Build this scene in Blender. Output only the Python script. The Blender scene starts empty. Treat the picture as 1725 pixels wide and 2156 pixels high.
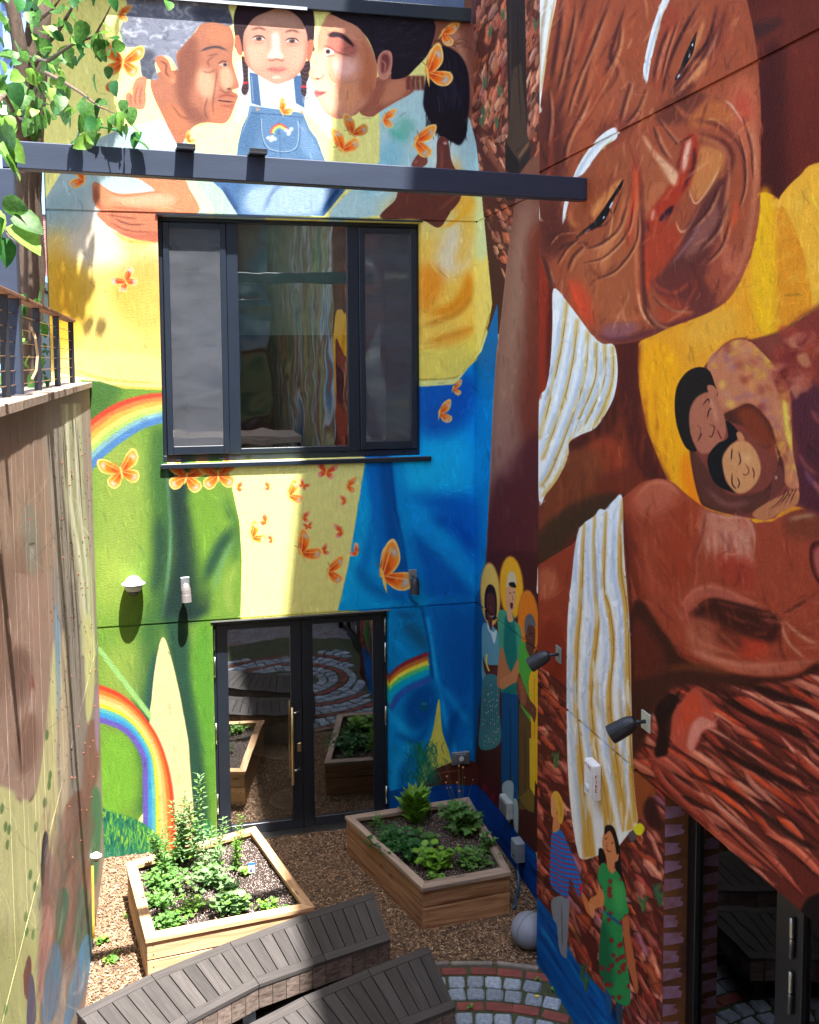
import bpy, bmesh, math, random
import numpy as np
from mathutils import Vector, Matrix
C = bpy.context.scene.collection
PI = math.pi
# ---------------------------------------------------------------- camera
EYE = 5.25                                    # a first-floor balcony
CF, CX, CY = 2074., 862.5, 913.               # focal length and principal point, for a picture 1725 wide
PITCH, ROLL, YAW = math.atan(153/2074.), math.atan(.0064), math.atan(506/2074.)
FWD = np.array([math.sin(YAW)*math.cos(PITCH), math.cos(YAW)*math.cos(PITCH), -math.sin(PITCH)])
_r = np.array([math.cos(YAW), -math.sin(YAW), 0.]); _u = np.cross(_r, FWD)
RGT = _r*math.cos(ROLL)-_u*math.sin(ROLL); UPV = _u*math.cos(ROLL)+_r*math.sin(ROLL)
cam = bpy.data.cameras.new('camera'); co = bpy.data.objects.new('camera', cam); C.objects.link(co)
M = Matrix([[RGT[i], UPV[i], -FWD[i]] for i in range(3)]).to_4x4(); M.translation = (0, 0, EYE); co.matrix_world = M
cam.sensor_fit = 'VERTICAL'; cam.sensor_height = 36.; cam.lens = CF/2156.25*36.
cam.shift_x = 0.; cam.shift_y = (CY-1078.1)/2156.25
cam.clip_start = .05; cam.clip_end = 400
bpy.context.scene.camera = co
# ---------------------------------------------------------------- sky, sun, exposure
SUN = Vector((.113, -.35, 1.)).normalized()
w = bpy.data.worlds.new('World'); bpy.context.scene.world = w; w.use_nodes = True
nt = w.node_tree; bg = nt.nodes['Background']; sk = nt.nodes.new('ShaderNodeTexSky'); sk.sky_type = 'NISHITA'; sk.sun_disc = False
sk.sun_elevation = math.asin(SUN.z); sk.sun_rotation = math.atan2(SUN.x, SUN.y); sk.altitude = 20; sk.air_density = 1.; sk.dust_density = 1.6; sk.ozone_density = 1.
nt.links.new(sk.outputs[0], bg.inputs[0]); bg.inputs[1].default_value = .138
sl = bpy.data.lights.new('sun', 'SUN'); sl.energy = 4.6; sl.angle = math.radians(.53); sl.color = (1., .955, .88)
so = bpy.data.objects.new('sun', sl); C.objects.link(so); so.rotation_euler = SUN.to_track_quat('Z', 'Y').to_euler(); so.location = (3, -5, 25)
vs = bpy.context.scene.view_settings; vs.view_transform = 'Standard'; vs.look = 'None'; vs.exposure = 2.52; vs.gamma = 1; vs.use_curve_mapping = False
bpy.context.scene.render.resolution_x = 819; bpy.context.scene.render.resolution_y = 1024
# ---------------------------------------------------------------- measuring helpers: a point of the photo on a plane of the place
def ray(x, y): return FWD + RGT*(x-CX)/CF - UPV*(y-CY)/CF
def on(x, y, ax, v):
    d = ray(x, y); t = (v-(EYE if ax == 2 else 0))/d[ax]; p = d*t; p[2] += EYE; return p
def at(fr, x, y, ax, v):
    x0, y0, w_ = fr; return on((x0+x*w_/1725)*.69, (y0+y*w_/1725)*.69, ax, v)
FC = (900, 2300, 800); FB = (200, 2300, 800); FL = (200, 1350, 1100); FP = (1100, 1350, 900); F1 = (0, 0, 850); F4 = (0, 600, 850); FW = (450, 600, 1100); FD = (600, 1800, 700); A3 = (1500, 1400, 1000); A4 = (1500, 2200, 1000)
FY, WX, PX, EY, LX = 10.604, 3.003, 3.366, 7.745, -.785   # facade, right wall, return wall, right wall's edge, fence
import numpy as np, math, random
# ---------------------------------------------------------------- mural paint: small vector painter
def _rs(pts, smooth=True, closed=True, n=6):
    p = np.asarray(pts, float)
    if not smooth or len(p) < 3: return p
    if closed: q = np.vstack([p[-1:], p, p[:2]])
    else: q = np.vstack([p[:1]*2-p[1:2], p, p[-1:]*2-p[-2:-1]])
    t = np.linspace(0, 1, n, endpoint=False)[:, None]; out = []
    for i in range(len(q)-3):
        a, b, c, d = q[i], q[i+1], q[i+2], q[i+3]
        out.append(b + .5*t*((c-a) + t*((2*a-5*b+4*c-d) + t*(3*b-a-3*c+d))))
    if not closed: out.append(p[-1:])
    return np.vstack(out)
def _blur(m, r):
    r = int(round(r))
    if r < 1: return m
    for _ in range(2):
        for ax in (0, 1):
            k = 2*r+1
            pad = [(0, 0), (0, 0)]; pad[ax] = (r+1, r)
            c = np.cumsum(np.pad(m, pad), axis=ax)
            m = (c[k:] - c[:-k])/k if ax == 0 else (c[:, k:] - c[:, :-k])/k
    return m
def raster(p, x0, y0, w, h):
    """anti-aliased coverage of a closed polygon on the window x0, y0, w, h"""
    S = 3; a = p; b = np.roll(p, -1, 0)
    ys = (np.arange(h*S)+.5)/S + y0
    d = b[:, 1]-a[:, 1]; ok = np.abs(d) > 1e-9; a, b, d = a[ok], b[ok], d[ok]
    up = d > 0
    acc = np.zeros((h*S, w+2), np.float32)
    lo = np.minimum(a[:, 1], b[:, 1]); hi = np.maximum(a[:, 1], b[:, 1])
    i0 = np.clip(np.ceil((lo-y0)*S-.5), 0, h*S).astype(int); i1 = np.clip(np.ceil((hi-y0)*S-.5), 0, h*S).astype(int)
    for j in range(len(a)):
        if i1[j] <= i0[j]: continue
        r = np.arange(i0[j], i1[j])
        x = a[j, 0] + (ys[r]-a[j, 1])*(b[j, 0]-a[j, 0])/d[j] - x0
        x = np.clip(x, 0, w); xi = x.astype(int); f = x-xi
        s = 1. if up[j] else -1.
        acc[r, xi] += s*(1-f); acc[r, xi+1] += s*f
    c = np.clip(np.abs(np.cumsum(acc, 1)[:, :w]), 0, 1)
    return c.reshape(h, S, w).mean(1)
class Layer:
    def __init__(s, x0, y0, w, h, base):
        s.x0, s.y0, s.w, s.h = x0, y0, w, h
        s.a = np.zeros((h, w, 3), np.float32); s.a[:] = np.array(base, np.float32)/255
        s.fx, s.fy, s.fk = 0, 0, 1; s.clip = None; s.tint = None
    def fr(s, x0, y0, w, iw=1725):
        s.fx, s.fy, s.fk = x0*.69, y0*.69, w/iw*.69
    def T(s, pts):
        return np.asarray(pts, float)*s.fk + np.array([s.fx-s.x0, s.fy-s.y0])
    def _mask(s, p, soft):
        pad = soft*2+2
        x0 = int(max(0, math.floor(p[:, 0].min()-pad))); x1 = int(min(s.w, math.ceil(p[:, 0].max()+pad)))
        y0 = int(max(0, math.floor(p[:, 1].min()-pad))); y1 = int(min(s.h, math.ceil(p[:, 1].max()+pad)))
        if x1 <= x0 or y1 <= y0: return None
        # pad the window so a blur does not leak at canvas borders
        m = raster(p, x0-int(pad), y0-int(pad), x1-x0+2*int(pad), y1-y0+2*int(pad))
        m = _blur(m, soft); q = int(pad)
        m = m[q:q+y1-y0, q:q+x1-x0]
        return x0, y0, m
    def _put(s, M, col, a):
        if M is None: return
        x0, y0, m = M; h, w = m.shape
        if s.clip is not None:
            m = m*s.clip[y0:y0+h, x0:x0+w]
        m = (m*a)[..., None]
        c = np.array(col, np.float32)/255
        if s.tint is not None: c = np.array(s.tint(col), np.float32)/255
        r = s.a[y0:y0+h, x0:x0+w]
        r += (c-r)*m
    def P(s, pts, col, soft=0, a=1, sm=True):
        p = _rs(s.T(pts), sm); s._put(s._mask(p, soft*s.fk), col, a)
    def K(s, pts, wd, col, soft=0, a=1, taper=1):
        if len(pts) == 2: pts = [pts[0], ((pts[0][0]+pts[1][0])/2, (pts[0][1]+pts[1][1])/2), pts[1]]
        p = _rs(s.T(pts), True, False); n = len(p)
        t = np.gradient(p, axis=0); t /= np.linalg.norm(t, axis=1)[:, None]+1e-9
        nn = np.stack([-t[:, 1], t[:, 0]], 1); u = np.linspace(0, 1, n)
        if isinstance(wd, (list, tuple)): ww = np.interp(u, np.linspace(0, 1, len(wd)), wd)
        else:
            ww = np.full(n, float(wd))
            if taper: ww = ww*np.clip(np.sin(np.pi*np.clip(u, .02, .98))*1.6, .12, 1)
        ww = (ww*s.fk/2)[:, None]
        s._put(s._mask(np.vstack([p+nn*ww, (p-nn*ww)[::-1]]), soft*s.fk), col, a)
    def B(s, x, y, rx, ry, col, a=1, rot=0, soft=.6):
        t = np.linspace(0, 2*np.pi, 20, endpoint=False); c, q = math.cos(rot), math.sin(rot)
        k = 1-soft*.5
        X = rx*k*np.cos(t); Y = ry*k*np.sin(t)
        p = s.T(np.stack([x+X*c-Y*q, y+X*q+Y*c], 1)); s._put(s._mask(p, soft*min(rx, ry)*.5*s.fk), col, a)
    def setclip(s, pts=None, soft=0, sm=True):
        if pts is None: s.clip = None; return
        M = s._mask(_rs(s.T(pts), sm), soft*s.fk); c = np.zeros((s.h, s.w), np.float32)
        if M is not None: c[M[1]:M[1]+M[2].shape[0], M[0]:M[0]+M[2].shape[1]] = M[2]
        s.clip = c
    def rocks(s, pts, n, ang, ln, wd, cols, seed=1, base=None, gap=(58, 28, 24), sm=False, fan=0, hl=1.25):
        """a patch of painted rock: jagged shards with a dark gap under each and a light edge on top"""
        R = random.Random(seed); P = np.asarray(pts, float)
        old = s.clip; s.setclip(pts, 1, sm)
        if old is not None: s.clip = s.clip*old
        if base is not None: s.P(pts, base, sm=False)
        x0, y0 = P.min(0); x1, y1 = P.max(0)
        for i in range(n):
            x = R.uniform(x0, x1); y = R.uniform(y0, y1)
            th = ang + R.gauss(0, .14) + fan*(y-y0)/(y1-y0+1e-9); l = ln*R.uniform(.5, 1.4); w = wd*R.uniform(.5, 1.3)
            c, q = math.cos(th), math.sin(th); j = lambda a, b: R.uniform(a, b)
            sh = [(-.55, j(-.3, .3)), (-.3, -j(.3, .6)), (-.05, -j(.25, .45)), (.25, -j(.35, .65)), (.5, j(-.4, .1)), (.38, j(.0, .3)), (.1, j(.25, .55)), (-.2, j(.2, .45)), (-.35, j(.3, .6))]
            def tr(k, ox=0, oy=0, kk=None): return [(x+ox+u*l*k*c-v*w*(kk or k)*q, y+oy+u*l*k*q+v*w*(kk or k)*c) for u, v in sh]
            nx, ny = -q, c
            if ny < 0: nx, ny = -nx, -ny
            s.P(tr(1.04, nx*w*.12, ny*w*.12), gap, soft=w*.03, a=.62, sm=False)
            m = R.uniform(.8, 1.12); col = tuple(v*m for v in R.choice(cols)); s.P(tr(1), col, soft=w*.025, a=.85, sm=False)
            hi = tuple(min(255, v*hl+12) for v in col); dk = tuple(v*.66 for v in col)
            s.P(tr(.8, -nx*w*.14, -ny*w*.14, .4), hi, soft=w*.05, a=.6)
            u0 = R.uniform(-.4, 0)
            s.K([(x+u0*l*c+nx*w*.2, y+u0*l*q+ny*w*.2), (x+(u0+.25)*l*c+nx*w*.12, y+(u0+.25)*l*q+ny*w*.12), (x+(u0+.45)*l*c+nx*w*.25, y+(u0+.45)*l*q+ny*w*.25)], w*.14, dk, soft=w*.03, a=.75)
            if R.random() < .3: s.K([(x-l*.3*c-nx*w*.3, y-l*.3*q-ny*w*.3), (x+l*.3*c-nx*w*.3, y+l*.3*q-ny*w*.3)], w*.12, tuple(min(255, v*1.3+20) for v in hi), soft=w*.03, a=.6)
        for i in range(int(n*.9)):
            x = R.uniform(x0, x1); y = R.uniform(y0, y1); th = ang+R.gauss(0, .12)+fan*(y-y0)/(y1-y0+1e-9); l = ln*R.uniform(.4, 1.1); c, q = math.cos(th), math.sin(th)
            col = tuple(min(255, v*R.uniform(.75, 1.3)) for v in R.choice(cols)); b_ = R.uniform(-.12, .12)*l
            s.K([(x-l*.5*c, y-l*.5*q), (x-b_*q, y+b_*c), (x+l*.5*c, y+l*.5*q)], wd*R.uniform(.1, .32), col, soft=wd*.05, a=.5)
        s.clip = old
    def bf(s, x, y, z, rot=0, kind=0, flip=1, sun=0, red=0):
        """orange butterfly; z = overall span in frame units"""
        z = z*1.22
        cr, oc, og, rd, bl = (250, 205, 120), (245, 150, 50), (238, 110, 30), (205, 60, 25), (175, 195, 215)
        if red: og = (222, 70, 30); oc = (240, 150, 110)
        if kind == 2: cr, oc = (235, 160, 60), (235, 130, 40)
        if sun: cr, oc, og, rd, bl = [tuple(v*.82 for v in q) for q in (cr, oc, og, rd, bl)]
        c, q = math.cos(rot), math.sin(rot)
        def tr(l, k=1, ox=0, oy=0): return [(x+flip*z*((u*k+ox)*c-(v*k+oy)*q), y+z*((u*k+ox)*q+(v*k+oy)*c)) for u, v in l]
        up = [(0, 0), (.12, -.22), (.3, -.42), (.5, -.47), (.55, -.3), (.48, -.12), (.25, 0)]
        lo = [(0, 0), (.22, .02), (.4, .1), (.42, .26), (.3, .38), (.15, .34), (.05, .2)]
        def wing(w, m=1):
            w = [(u*m, v) for u, v in w]
            cx_ = sum(u for u, v in w)/len(w); cy_ = sum(v for u, v in w)/len(w)
            s.P(tr(w), cr)
            s.P(tr([(cx_+(u-cx_)*.82, cy_+(v-cy_)*.82) for u, v in w]), oc)
            s.B(*tr([(cx_*1.25, cy_*1.25)])[0], z*.11, z*.11, bl, .85)
            s.P(tr([(u*.66, v*.66) for u, v in w]), og, soft=z*.02)
            s.P(tr([(u*.4, v*.4) for u, v in w]), rd, soft=z*.02, a=.8)
            e = w[3]; s.K(tr([(0, 0), (e[0]*.8, e[1]*.8)]), z*.025, cr, a=.7)
        if kind == 0:
            for m in (-1, 1): wing(up, m); wing(lo, m)
        else:
            u2 = [(u*.75-.02, v*1.15) for u, v in up]; l2 = [(u*1.15, v*.9) for u, v in lo]
            wing([(u*.6-.1+.05, v*1.0) for u, v in up]); wing(l2); wing(u2)
        s.K(tr([(-.02, .3 if kind else .22), (0, 0), (.01, -.14)]), z*.05, (235, 190, 90) if not sun else (200, 160, 80))
        for m in (-1, 1): s.K(tr([(0, -.14), (.07*m, -.26)]), z*.016, (120, 90, 40), a=.8)
    def brush(s, n, seed=1, l=(8, 34), w=(1.5, 4.5), a=.4, box=None, j=.13, fallback=1.4, skip=()):
        """goes over the whole picture with short strokes in the colour already there, following its forms"""
        R = random.Random(seed); g = _blur(s.a.mean(2), 4); gy, gx = np.gradient(g); x0, y0, x1, y1 = box or (0, 0, s.w, s.h); A = s.a.copy()
        old = s.fx, s.fy, s.fk, s.tint; s.fx, s.fy, s.fk, s.tint = s.x0, s.y0, 1, None
        for i in range(n):
            x, y = R.uniform(x0+8, x1-8), R.uniform(y0+8, y1-8); ix, iy = int(x), int(y); u, v = -gy[iy, ix], gx[iy, ix]; m = math.hypot(u, v)
            th = math.atan2(v, u) if m > .0012 else fallback; th += R.gauss(0, .18); L_ = R.uniform(*l); c, q = math.cos(th), math.sin(th)
            ex, ey = x+L_*c, y+L_*q
            if not (2 < ex < s.w-2 and 2 < ey < s.h-2) or any(p[0] < x+s.x0 < p[2] and p[1] < y+s.y0 < p[3] for p in skip): continue
            c0 = A[iy, ix]; c1 = A[int(ey), int(ex)]
            if abs(c0-c1).max() > .09: L_ *= .35; ex, ey = x+L_*c, y+L_*q
            k = 1+R.gauss(0, j); t = R.gauss(0, .02); col = np.clip(c0*k+np.array((t, 0, -t)), 0, 1)*255; b = R.uniform(-.12, .12)*L_
            s.K([(x, y), (x+L_*.5*c-b*q, y+L_*.5*q+b*c), (ex, ey)], R.uniform(*w), tuple(col), a=a)
        s.fx, s.fy, s.fk, s.tint = old
DIM = lambda c: tuple(v*.76 for v in c)
def paint_facade():
    L = Layer(60, -40, 1110, 1960, (224, 221, 134)); P, K, B = L.P, L.K, L.B
    F1 = lambda: L.fr(0, 0, 850); F2 = lambda: L.fr(650, 0, 850); F4 = lambda: L.fr(0, 600, 850); FW = lambda: L.fr(450, 600, 1100)
    FL = lambda: L.fr(200, 1350, 1100); FP = lambda: L.fr(1100, 1350, 900); FD = lambda: L.fr(600, 1800, 700); FB = lambda: L.fr(200, 2300, 800)
    FC = lambda: L.fr(900, 2300, 800); R1 = lambda: L.fr(1400, 0, 1100); R2 = lambda: L.fr(1400, 800, 1100)
    R = random.Random(3)
    # ---- rock on the return wall
    R1()
    rc = [(168, 98, 76), (188, 114, 86), (146, 80, 62), (204, 134, 100), (124, 64, 52), (176, 94, 64), (166, 112, 94)]
    L.rocks([(-60, -60), (420, -60), (420, 960), (60, 700), (-60, 200)], 330, 1.95, 92, 32, rc, 1, (84, 44, 36), fan=-.1)
    L.rocks([(60, 560), (420, 900), (420, 1600), (140, 1600), (60, 900)], 150, 1.15, 60, 34, rc, 2, (84, 44, 36))
    for x, y in ((215, 70), (150, 155), (125, 400), (120, 540), (185, 590), (370, 120), (198, 440), (110, 580)):
        for i in range(9): K([(x, y+30), (x+R.uniform(-8, 8), y), (x+R.uniform(-18, 18), y-R.uniform(10, 40))], 5, (70, 98, 70), a=.8)
    P([(228, -60), (318, -60), (330, 650), (345, 690), (345, 960), (228, 960), (222, 690), (240, 640)], (46, 38, 36), sm=False)
    P([(262, 330), (300, 300), (330, 650), (345, 700), (290, 780), (232, 690)], (72, 56, 46), sm=False)
    P([(232, 690), (288, 770), (288, 860), (228, 860)], (36, 30, 30), sm=False)
    K([(285, 760), (340, 680)], 14, (120, 84, 56)); K([(283, -50), (286, 300), (300, 600)], 5, (30, 26, 26), a=.8)
    K([(248, -50), (250, 300), (258, 600)], 4, (92, 74, 58), a=.7)
    P([(60, 540), (110, 620), (190, 820), (420, 1000), (420, 880), (300, 860), (210, 800), (130, 650), (80, 560)], (128, 72, 54), soft=4, a=.9)
    # dark root below
    P([(130, 1050), (170, 1200), (250, 1411), (290, 1600), (160, 1600)], (74, 44, 34), sm=False)
    # mother's brown shoulder behind hair on the corner
    F2(); P([(1350, 60), (1600, 60), (1605, 700), (1560, 700), (1350, 300)], (128, 76, 60)); P([(1480, 130), (1560, 300), (1590, 620), (1530, 420), (1450, 260)], (176, 118, 92), soft=14)
    for i in range(14):
        x = 1400+R.random()*180; y = 260+R.random()*60
        K([(x-60, y+R.uniform(-20, 20)), (x, y-18), (x+60, y+R.uniform(-10, 50))], 6, (86, 46, 38), a=.5)
    # ---- blue trousers
    bl1, bl2, bl3, bl4 = (0, 128, 208), (0, 86, 176), (0, 52, 130), (20, 160, 222)
    L.tint = lambda c: (c[0]*1.05+4, min(255, c[1]*1.13+10), min(255, c[2]*1.04+8))
    L.fr(0, 0, 2500)     # D frame, 1725 wide
    P([(772, 960), (886, 790), (887, 815), (960, 810), (1015, 740), (1048, 640), (1050, 760), (1040, 830), (1030, 1100), (1028, 1270), (1012, 1500), (1015, 1640), (935, 1720), (820, 1720), (815, 1290), (712, 1286), (735, 1190), (756, 1060)], bl1, sm=False)
    L.setclip([(772, 960), (886, 790), (887, 815), (960, 810), (1015, 740), (1048, 640), (1050, 760), (1040, 830), (1030, 1100), (1028, 1270), (1012, 1500), (1015, 1640), (935, 1720), (820, 1720), (815, 1290), (712, 1286), (735, 1190), (756, 1060)], sm=False)
    P([(880, 790), (1004, 790), (1004, 850), (975, 900), (940, 930), (880, 900)], (12, 70, 160), soft=16); P([(1003, 600), (1060, 600), (1060, 800), (1003, 830)], (0, 84, 150), soft=2)
    P([(1003, 840), (1050, 840), (1040, 1290), (1003, 1290)], (0, 96, 170), soft=1, a=.7)
    P([(905, 930), (990, 920), (1000, 1010), (960, 1060), (880, 1050), (830, 1010), (830, 960)], bl4, soft=18, a=.8)
    P([(772, 960), (822, 960), (836, 1080), (850, 1180), (860, 1290), (800, 1200), (790, 1100), (778, 1040)], bl2, soft=6)
    P([(800, 970), (822, 970), (838, 1100), (858, 1210), (850, 1240), (820, 1150), (806, 1060)], (0, 62, 140), soft=6)
    K([(762, 1040), (770, 1120), (745, 1200), (722, 1280)], 22, bl4, soft=8, a=.45); K([(800, 1040), (780, 1140), (760, 1220)], 20, bl2, soft=8, a=.8)
    K([(745, 1190), (790, 1240), (850, 1265)], 26, bl3, soft=9, a=.55); K([(735, 1230), (780, 1275), (860, 1280)], 16, bl1, soft=6, a=.7)
    P([(850, 1045), (900, 1070), (960, 1130), (1003, 1190), (1003, 1060), (940, 1040)], (0, 80, 178), soft=14)
    P([(860, 1120), (920, 1160), (1000, 1250), (1000, 1265), (900, 1260), (868, 1200)], (0, 74, 168), soft=10)
    K([(860, 1060), (900, 1120), (960, 1180), (1003, 1215)], 18, (10, 116, 205), soft=8, a=.8); K([(905, 1090), (960, 1110), (1003, 1160)], 26, (0, 62, 160), soft=9, a=.8)
    K([(822, 965), (832, 1060), (852, 1160), (862, 1250), (880, 1275)], 5, (0, 40, 110), soft=2, a=.9, taper=0)
    P([(826, 962), (850, 962), (862, 1060), (880, 1150), (900, 1240), (880, 1266), (858, 1180), (838, 1060)], (0, 110, 190), soft=6, a=.6)
    # lower legs
    P([(818, 1284), (1010, 1272), (1020, 1640), (820, 1720)], (0, 100, 184), sm=False)
    P([(818, 1284), (880, 1282), (905, 1370), (903, 1380), (818, 1410)], (0, 104, 180), soft=4); K([(848, 1310), (880, 1340), (903, 1372)], 26, (20, 66, 110), soft=7, a=.85); K([(835, 1290), (870, 1300)], 14, (16, 60, 120), soft=5, a=.7)
    K([(826, 1340), (850, 1375), (880, 1385)], 14, (0, 122, 205), soft=6, a=.7)
    P([(905, 1270), (1000, 1272), (1000, 1500), (975, 1560), (950, 1620), (930, 1530), (908, 1420), (900, 1340)], (0, 88, 176), soft=3)
    P([(925, 1300), (990, 1290), (1000, 1400), (970, 1470), (940, 1420)], (0, 66, 150), soft=14, a=.8)
    K([(900, 1300), (915, 1400), (935, 1500), (960, 1590)], 10, (16, 140, 220), soft=3, a=.9, taper=0); K([(888, 1278), (903, 1350), (912, 1430), (925, 1500)], 4, (0, 40, 100), soft=2, taper=0)
    K([(980, 1480), (955, 1520), (945, 1590)], 18, (0, 60, 140), soft=6); K([(925, 1440), (965, 1490), (990, 1530)], 12, (16, 130, 210), soft=5, a=.7)
    P([(1000, 1280), (1030, 1280), (1016, 1500), (1018, 1660), (1000, 1660)], (0, 62, 124), soft=2)
    # knee below the rainbow
    P([(820, 1470), (912, 1430), (925, 1500), (895, 1600), (880, 1720), (818, 1720)], (0, 112, 196), soft=4)
    P([(870, 1450), (915, 1440), (920, 1500), (880, 1540), (850, 1500)], (0, 62, 140), soft=10); K([(822, 1500), (860, 1560), (840, 1620)], 16, (20, 150, 222), soft=6, a=.7); K([(830, 1545), (880, 1560), (905, 1520)], 12, (0, 70, 150), soft=5)
    K([(880, 1580), (850, 1640), (860, 1700)], 22, (0, 84, 165), soft=8); K([(835, 1580), (828, 1690)], 10, (20, 146, 215), soft=4, a=.7)
    for i, c in enumerate([(128, 26, 42), (176, 88, 40), (226, 190, 60), (70, 170, 110), (0, 140, 190), (40, 70, 160)]):
        o = i*9.2
        K([(816, 1482+o*.5), (822, 1432+o*.9), (850, 1402+o), (903, 1378+o)] if i < 5 else [(822, 1494), (850, 1458), (908, 1430)], 12, c, soft=1, taper=0)
    P([(886, 1477), (901, 1477), (901, 1498), (886, 1498)], (10, 66, 110), sm=False); P([(888, 1480), (899, 1480), (899, 1485), (888, 1485)], (20, 96, 140), sm=False)
    L.setclip()
    # yellow gap between the blue legs
    L.tint = None
    P([(925, 1472), (932, 1540), (948, 1590), (950, 1640), (885, 1650), (895, 1590), (912, 1540)], (214, 208, 88))
    # ---- mother's shirt, light blue to yellow
    sh = [(800, 200), (905, 180), (990, 250), (1003, 300), (1010, 360), (1037, 640), (1030, 680), (1003, 760), (960, 798), (887, 803), (886, 470), (820, 450), (690, 470), (700, 440), (800, 340)]
    P(sh, (170, 204, 206), sm=False); L.setclip(sh, sm=False)
    P([(870, 460), (1040, 440), (1050, 800), (870, 810)], (240, 196, 84), soft=12)
    P([(800, 450), (880, 400), (990, 420), (1005, 480), (900, 500)], (226, 206, 120), soft=14, a=.9)
    P([(950, 470), (1003, 500), (985, 560), (925, 590), (915, 560)], (224, 216, 200), soft=14, a=.85)
    P([(887, 560), (935, 575), (925, 625), (887, 660)], (232, 142, 36), soft=10, a=.9)
    K([(985, 570), (985, 610), (950, 650), (895, 662)], 22, (224, 140, 30), soft=7); K([(1003, 600), (975, 650), (930, 675), (887, 685)], 10, (196, 120, 30), soft=4, a=.8)
    K([(1003, 690), (960, 705), (900, 720)], 14, (220, 140, 40), soft=5, a=.9); K([(1000, 700), (950, 722), (890, 740)], 12, (240, 170, 60), soft=5, a=.8)
    P([(887, 740), (960, 730), (1010, 700), (1000, 770), (960, 798), (887, 803)], (236, 216, 96), soft=6, a=.85)
    P([(1003, 440), (1040, 440), (1040, 640), (1003, 760)], (236, 220, 112), soft=3, a=.8); P([(1003, 380), (1022, 380), (1030, 520), (1003, 540)], (206, 222, 170), soft=5, a=.8)
    K([(887, 800), (960, 795), (1003, 760), (1033, 660)], 4, (170, 150, 60), a=.7, taper=0)
    K([(985, 430), (980, 520), (960, 560)], 24, (236, 180, 60), soft=9, a=.8)
    L.setclip(sh, sm=False)
    P([(845, 250), (875, 262), (850, 300), (825, 285)], (80, 170, 140), soft=8, a=.6); K([(815, 270), (860, 300)], 10, (60, 180, 150), soft=4, a=.5)
    P([(790, 330), (830, 290), (850, 330), (800, 400), (760, 400)], (120, 186, 206), soft=9, a=.7); P([(900, 280), (960, 300), (960, 400), (910, 400)], (200, 222, 214), soft=9)
    P([(955, 330), (985, 400), (1000, 440), (960, 450)], (238, 180, 70), soft=8)
    L.setclip()
    # ---- green trousers
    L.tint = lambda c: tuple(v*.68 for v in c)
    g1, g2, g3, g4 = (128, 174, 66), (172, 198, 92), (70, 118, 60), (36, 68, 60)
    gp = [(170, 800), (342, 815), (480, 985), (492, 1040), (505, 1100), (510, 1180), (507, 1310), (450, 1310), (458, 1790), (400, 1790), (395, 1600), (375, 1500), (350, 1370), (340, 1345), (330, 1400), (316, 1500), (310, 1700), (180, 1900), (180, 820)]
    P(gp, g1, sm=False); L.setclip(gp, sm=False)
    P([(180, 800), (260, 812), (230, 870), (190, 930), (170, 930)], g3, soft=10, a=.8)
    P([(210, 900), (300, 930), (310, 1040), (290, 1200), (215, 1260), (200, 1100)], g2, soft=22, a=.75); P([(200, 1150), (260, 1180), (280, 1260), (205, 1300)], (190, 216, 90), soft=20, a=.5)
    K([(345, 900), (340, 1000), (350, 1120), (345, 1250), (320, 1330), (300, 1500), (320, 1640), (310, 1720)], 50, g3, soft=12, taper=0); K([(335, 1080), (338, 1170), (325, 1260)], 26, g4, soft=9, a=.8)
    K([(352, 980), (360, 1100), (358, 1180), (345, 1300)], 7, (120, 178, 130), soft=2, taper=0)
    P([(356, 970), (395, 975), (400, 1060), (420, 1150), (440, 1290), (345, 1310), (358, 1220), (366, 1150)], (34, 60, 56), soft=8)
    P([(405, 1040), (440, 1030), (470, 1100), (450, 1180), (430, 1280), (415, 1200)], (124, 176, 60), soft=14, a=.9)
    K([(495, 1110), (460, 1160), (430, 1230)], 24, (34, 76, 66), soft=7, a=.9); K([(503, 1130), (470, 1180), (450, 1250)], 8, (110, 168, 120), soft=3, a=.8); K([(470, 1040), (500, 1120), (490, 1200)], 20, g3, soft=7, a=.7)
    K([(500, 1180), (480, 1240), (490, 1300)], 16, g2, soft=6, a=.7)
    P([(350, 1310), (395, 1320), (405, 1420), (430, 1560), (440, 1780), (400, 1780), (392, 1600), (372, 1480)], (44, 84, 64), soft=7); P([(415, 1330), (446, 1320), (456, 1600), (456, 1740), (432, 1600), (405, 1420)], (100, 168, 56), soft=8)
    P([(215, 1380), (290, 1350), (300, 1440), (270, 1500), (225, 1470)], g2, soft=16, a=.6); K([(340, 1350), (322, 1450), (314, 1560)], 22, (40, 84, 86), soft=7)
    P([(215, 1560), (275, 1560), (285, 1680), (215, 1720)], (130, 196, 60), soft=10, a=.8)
    L.setclip()
    # pale gap between legs, beam of light
    L.tint = DIM
    P([(345, 1342), (370, 1420), (392, 1530), (400, 1600), (404, 1800), (308, 1800), (312, 1640), (318, 1500), (328, 1400)], (244, 216, 160), sm=True)
    P([(204, 1368), (212, 1362), (318, 1500), (320, 1522)], (150, 200, 120), sm=False, soft=1)
    # upper rainbow, left of the window
    for i, c in enumerate([(214, 72, 50), (232, 128, 70), (238, 176, 80), (240, 214, 110), (170, 206, 110), (130, 180, 190), (80, 130, 190)]):
        K([(160, 975+i*15), (170, 938+i*15), (187, 902+i*14.5), (215, 876+i*13.5), (253, 854+i*12), (300, 840+i*9.5), (348, 834+i*8)], 14.5, c, soft=1, taper=0)
    P([(150, 985), (188, 950), (190, 1010), (186, 1040)], (60, 110, 170), sm=False, a=0)
    # lower rainbow
    cols = [(222, 66, 44), (236, 120, 50), (244, 176, 100), (246, 206, 130), (210, 206, 60), (90, 180, 190), (60, 150, 210), (104, 90, 180)]
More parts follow.
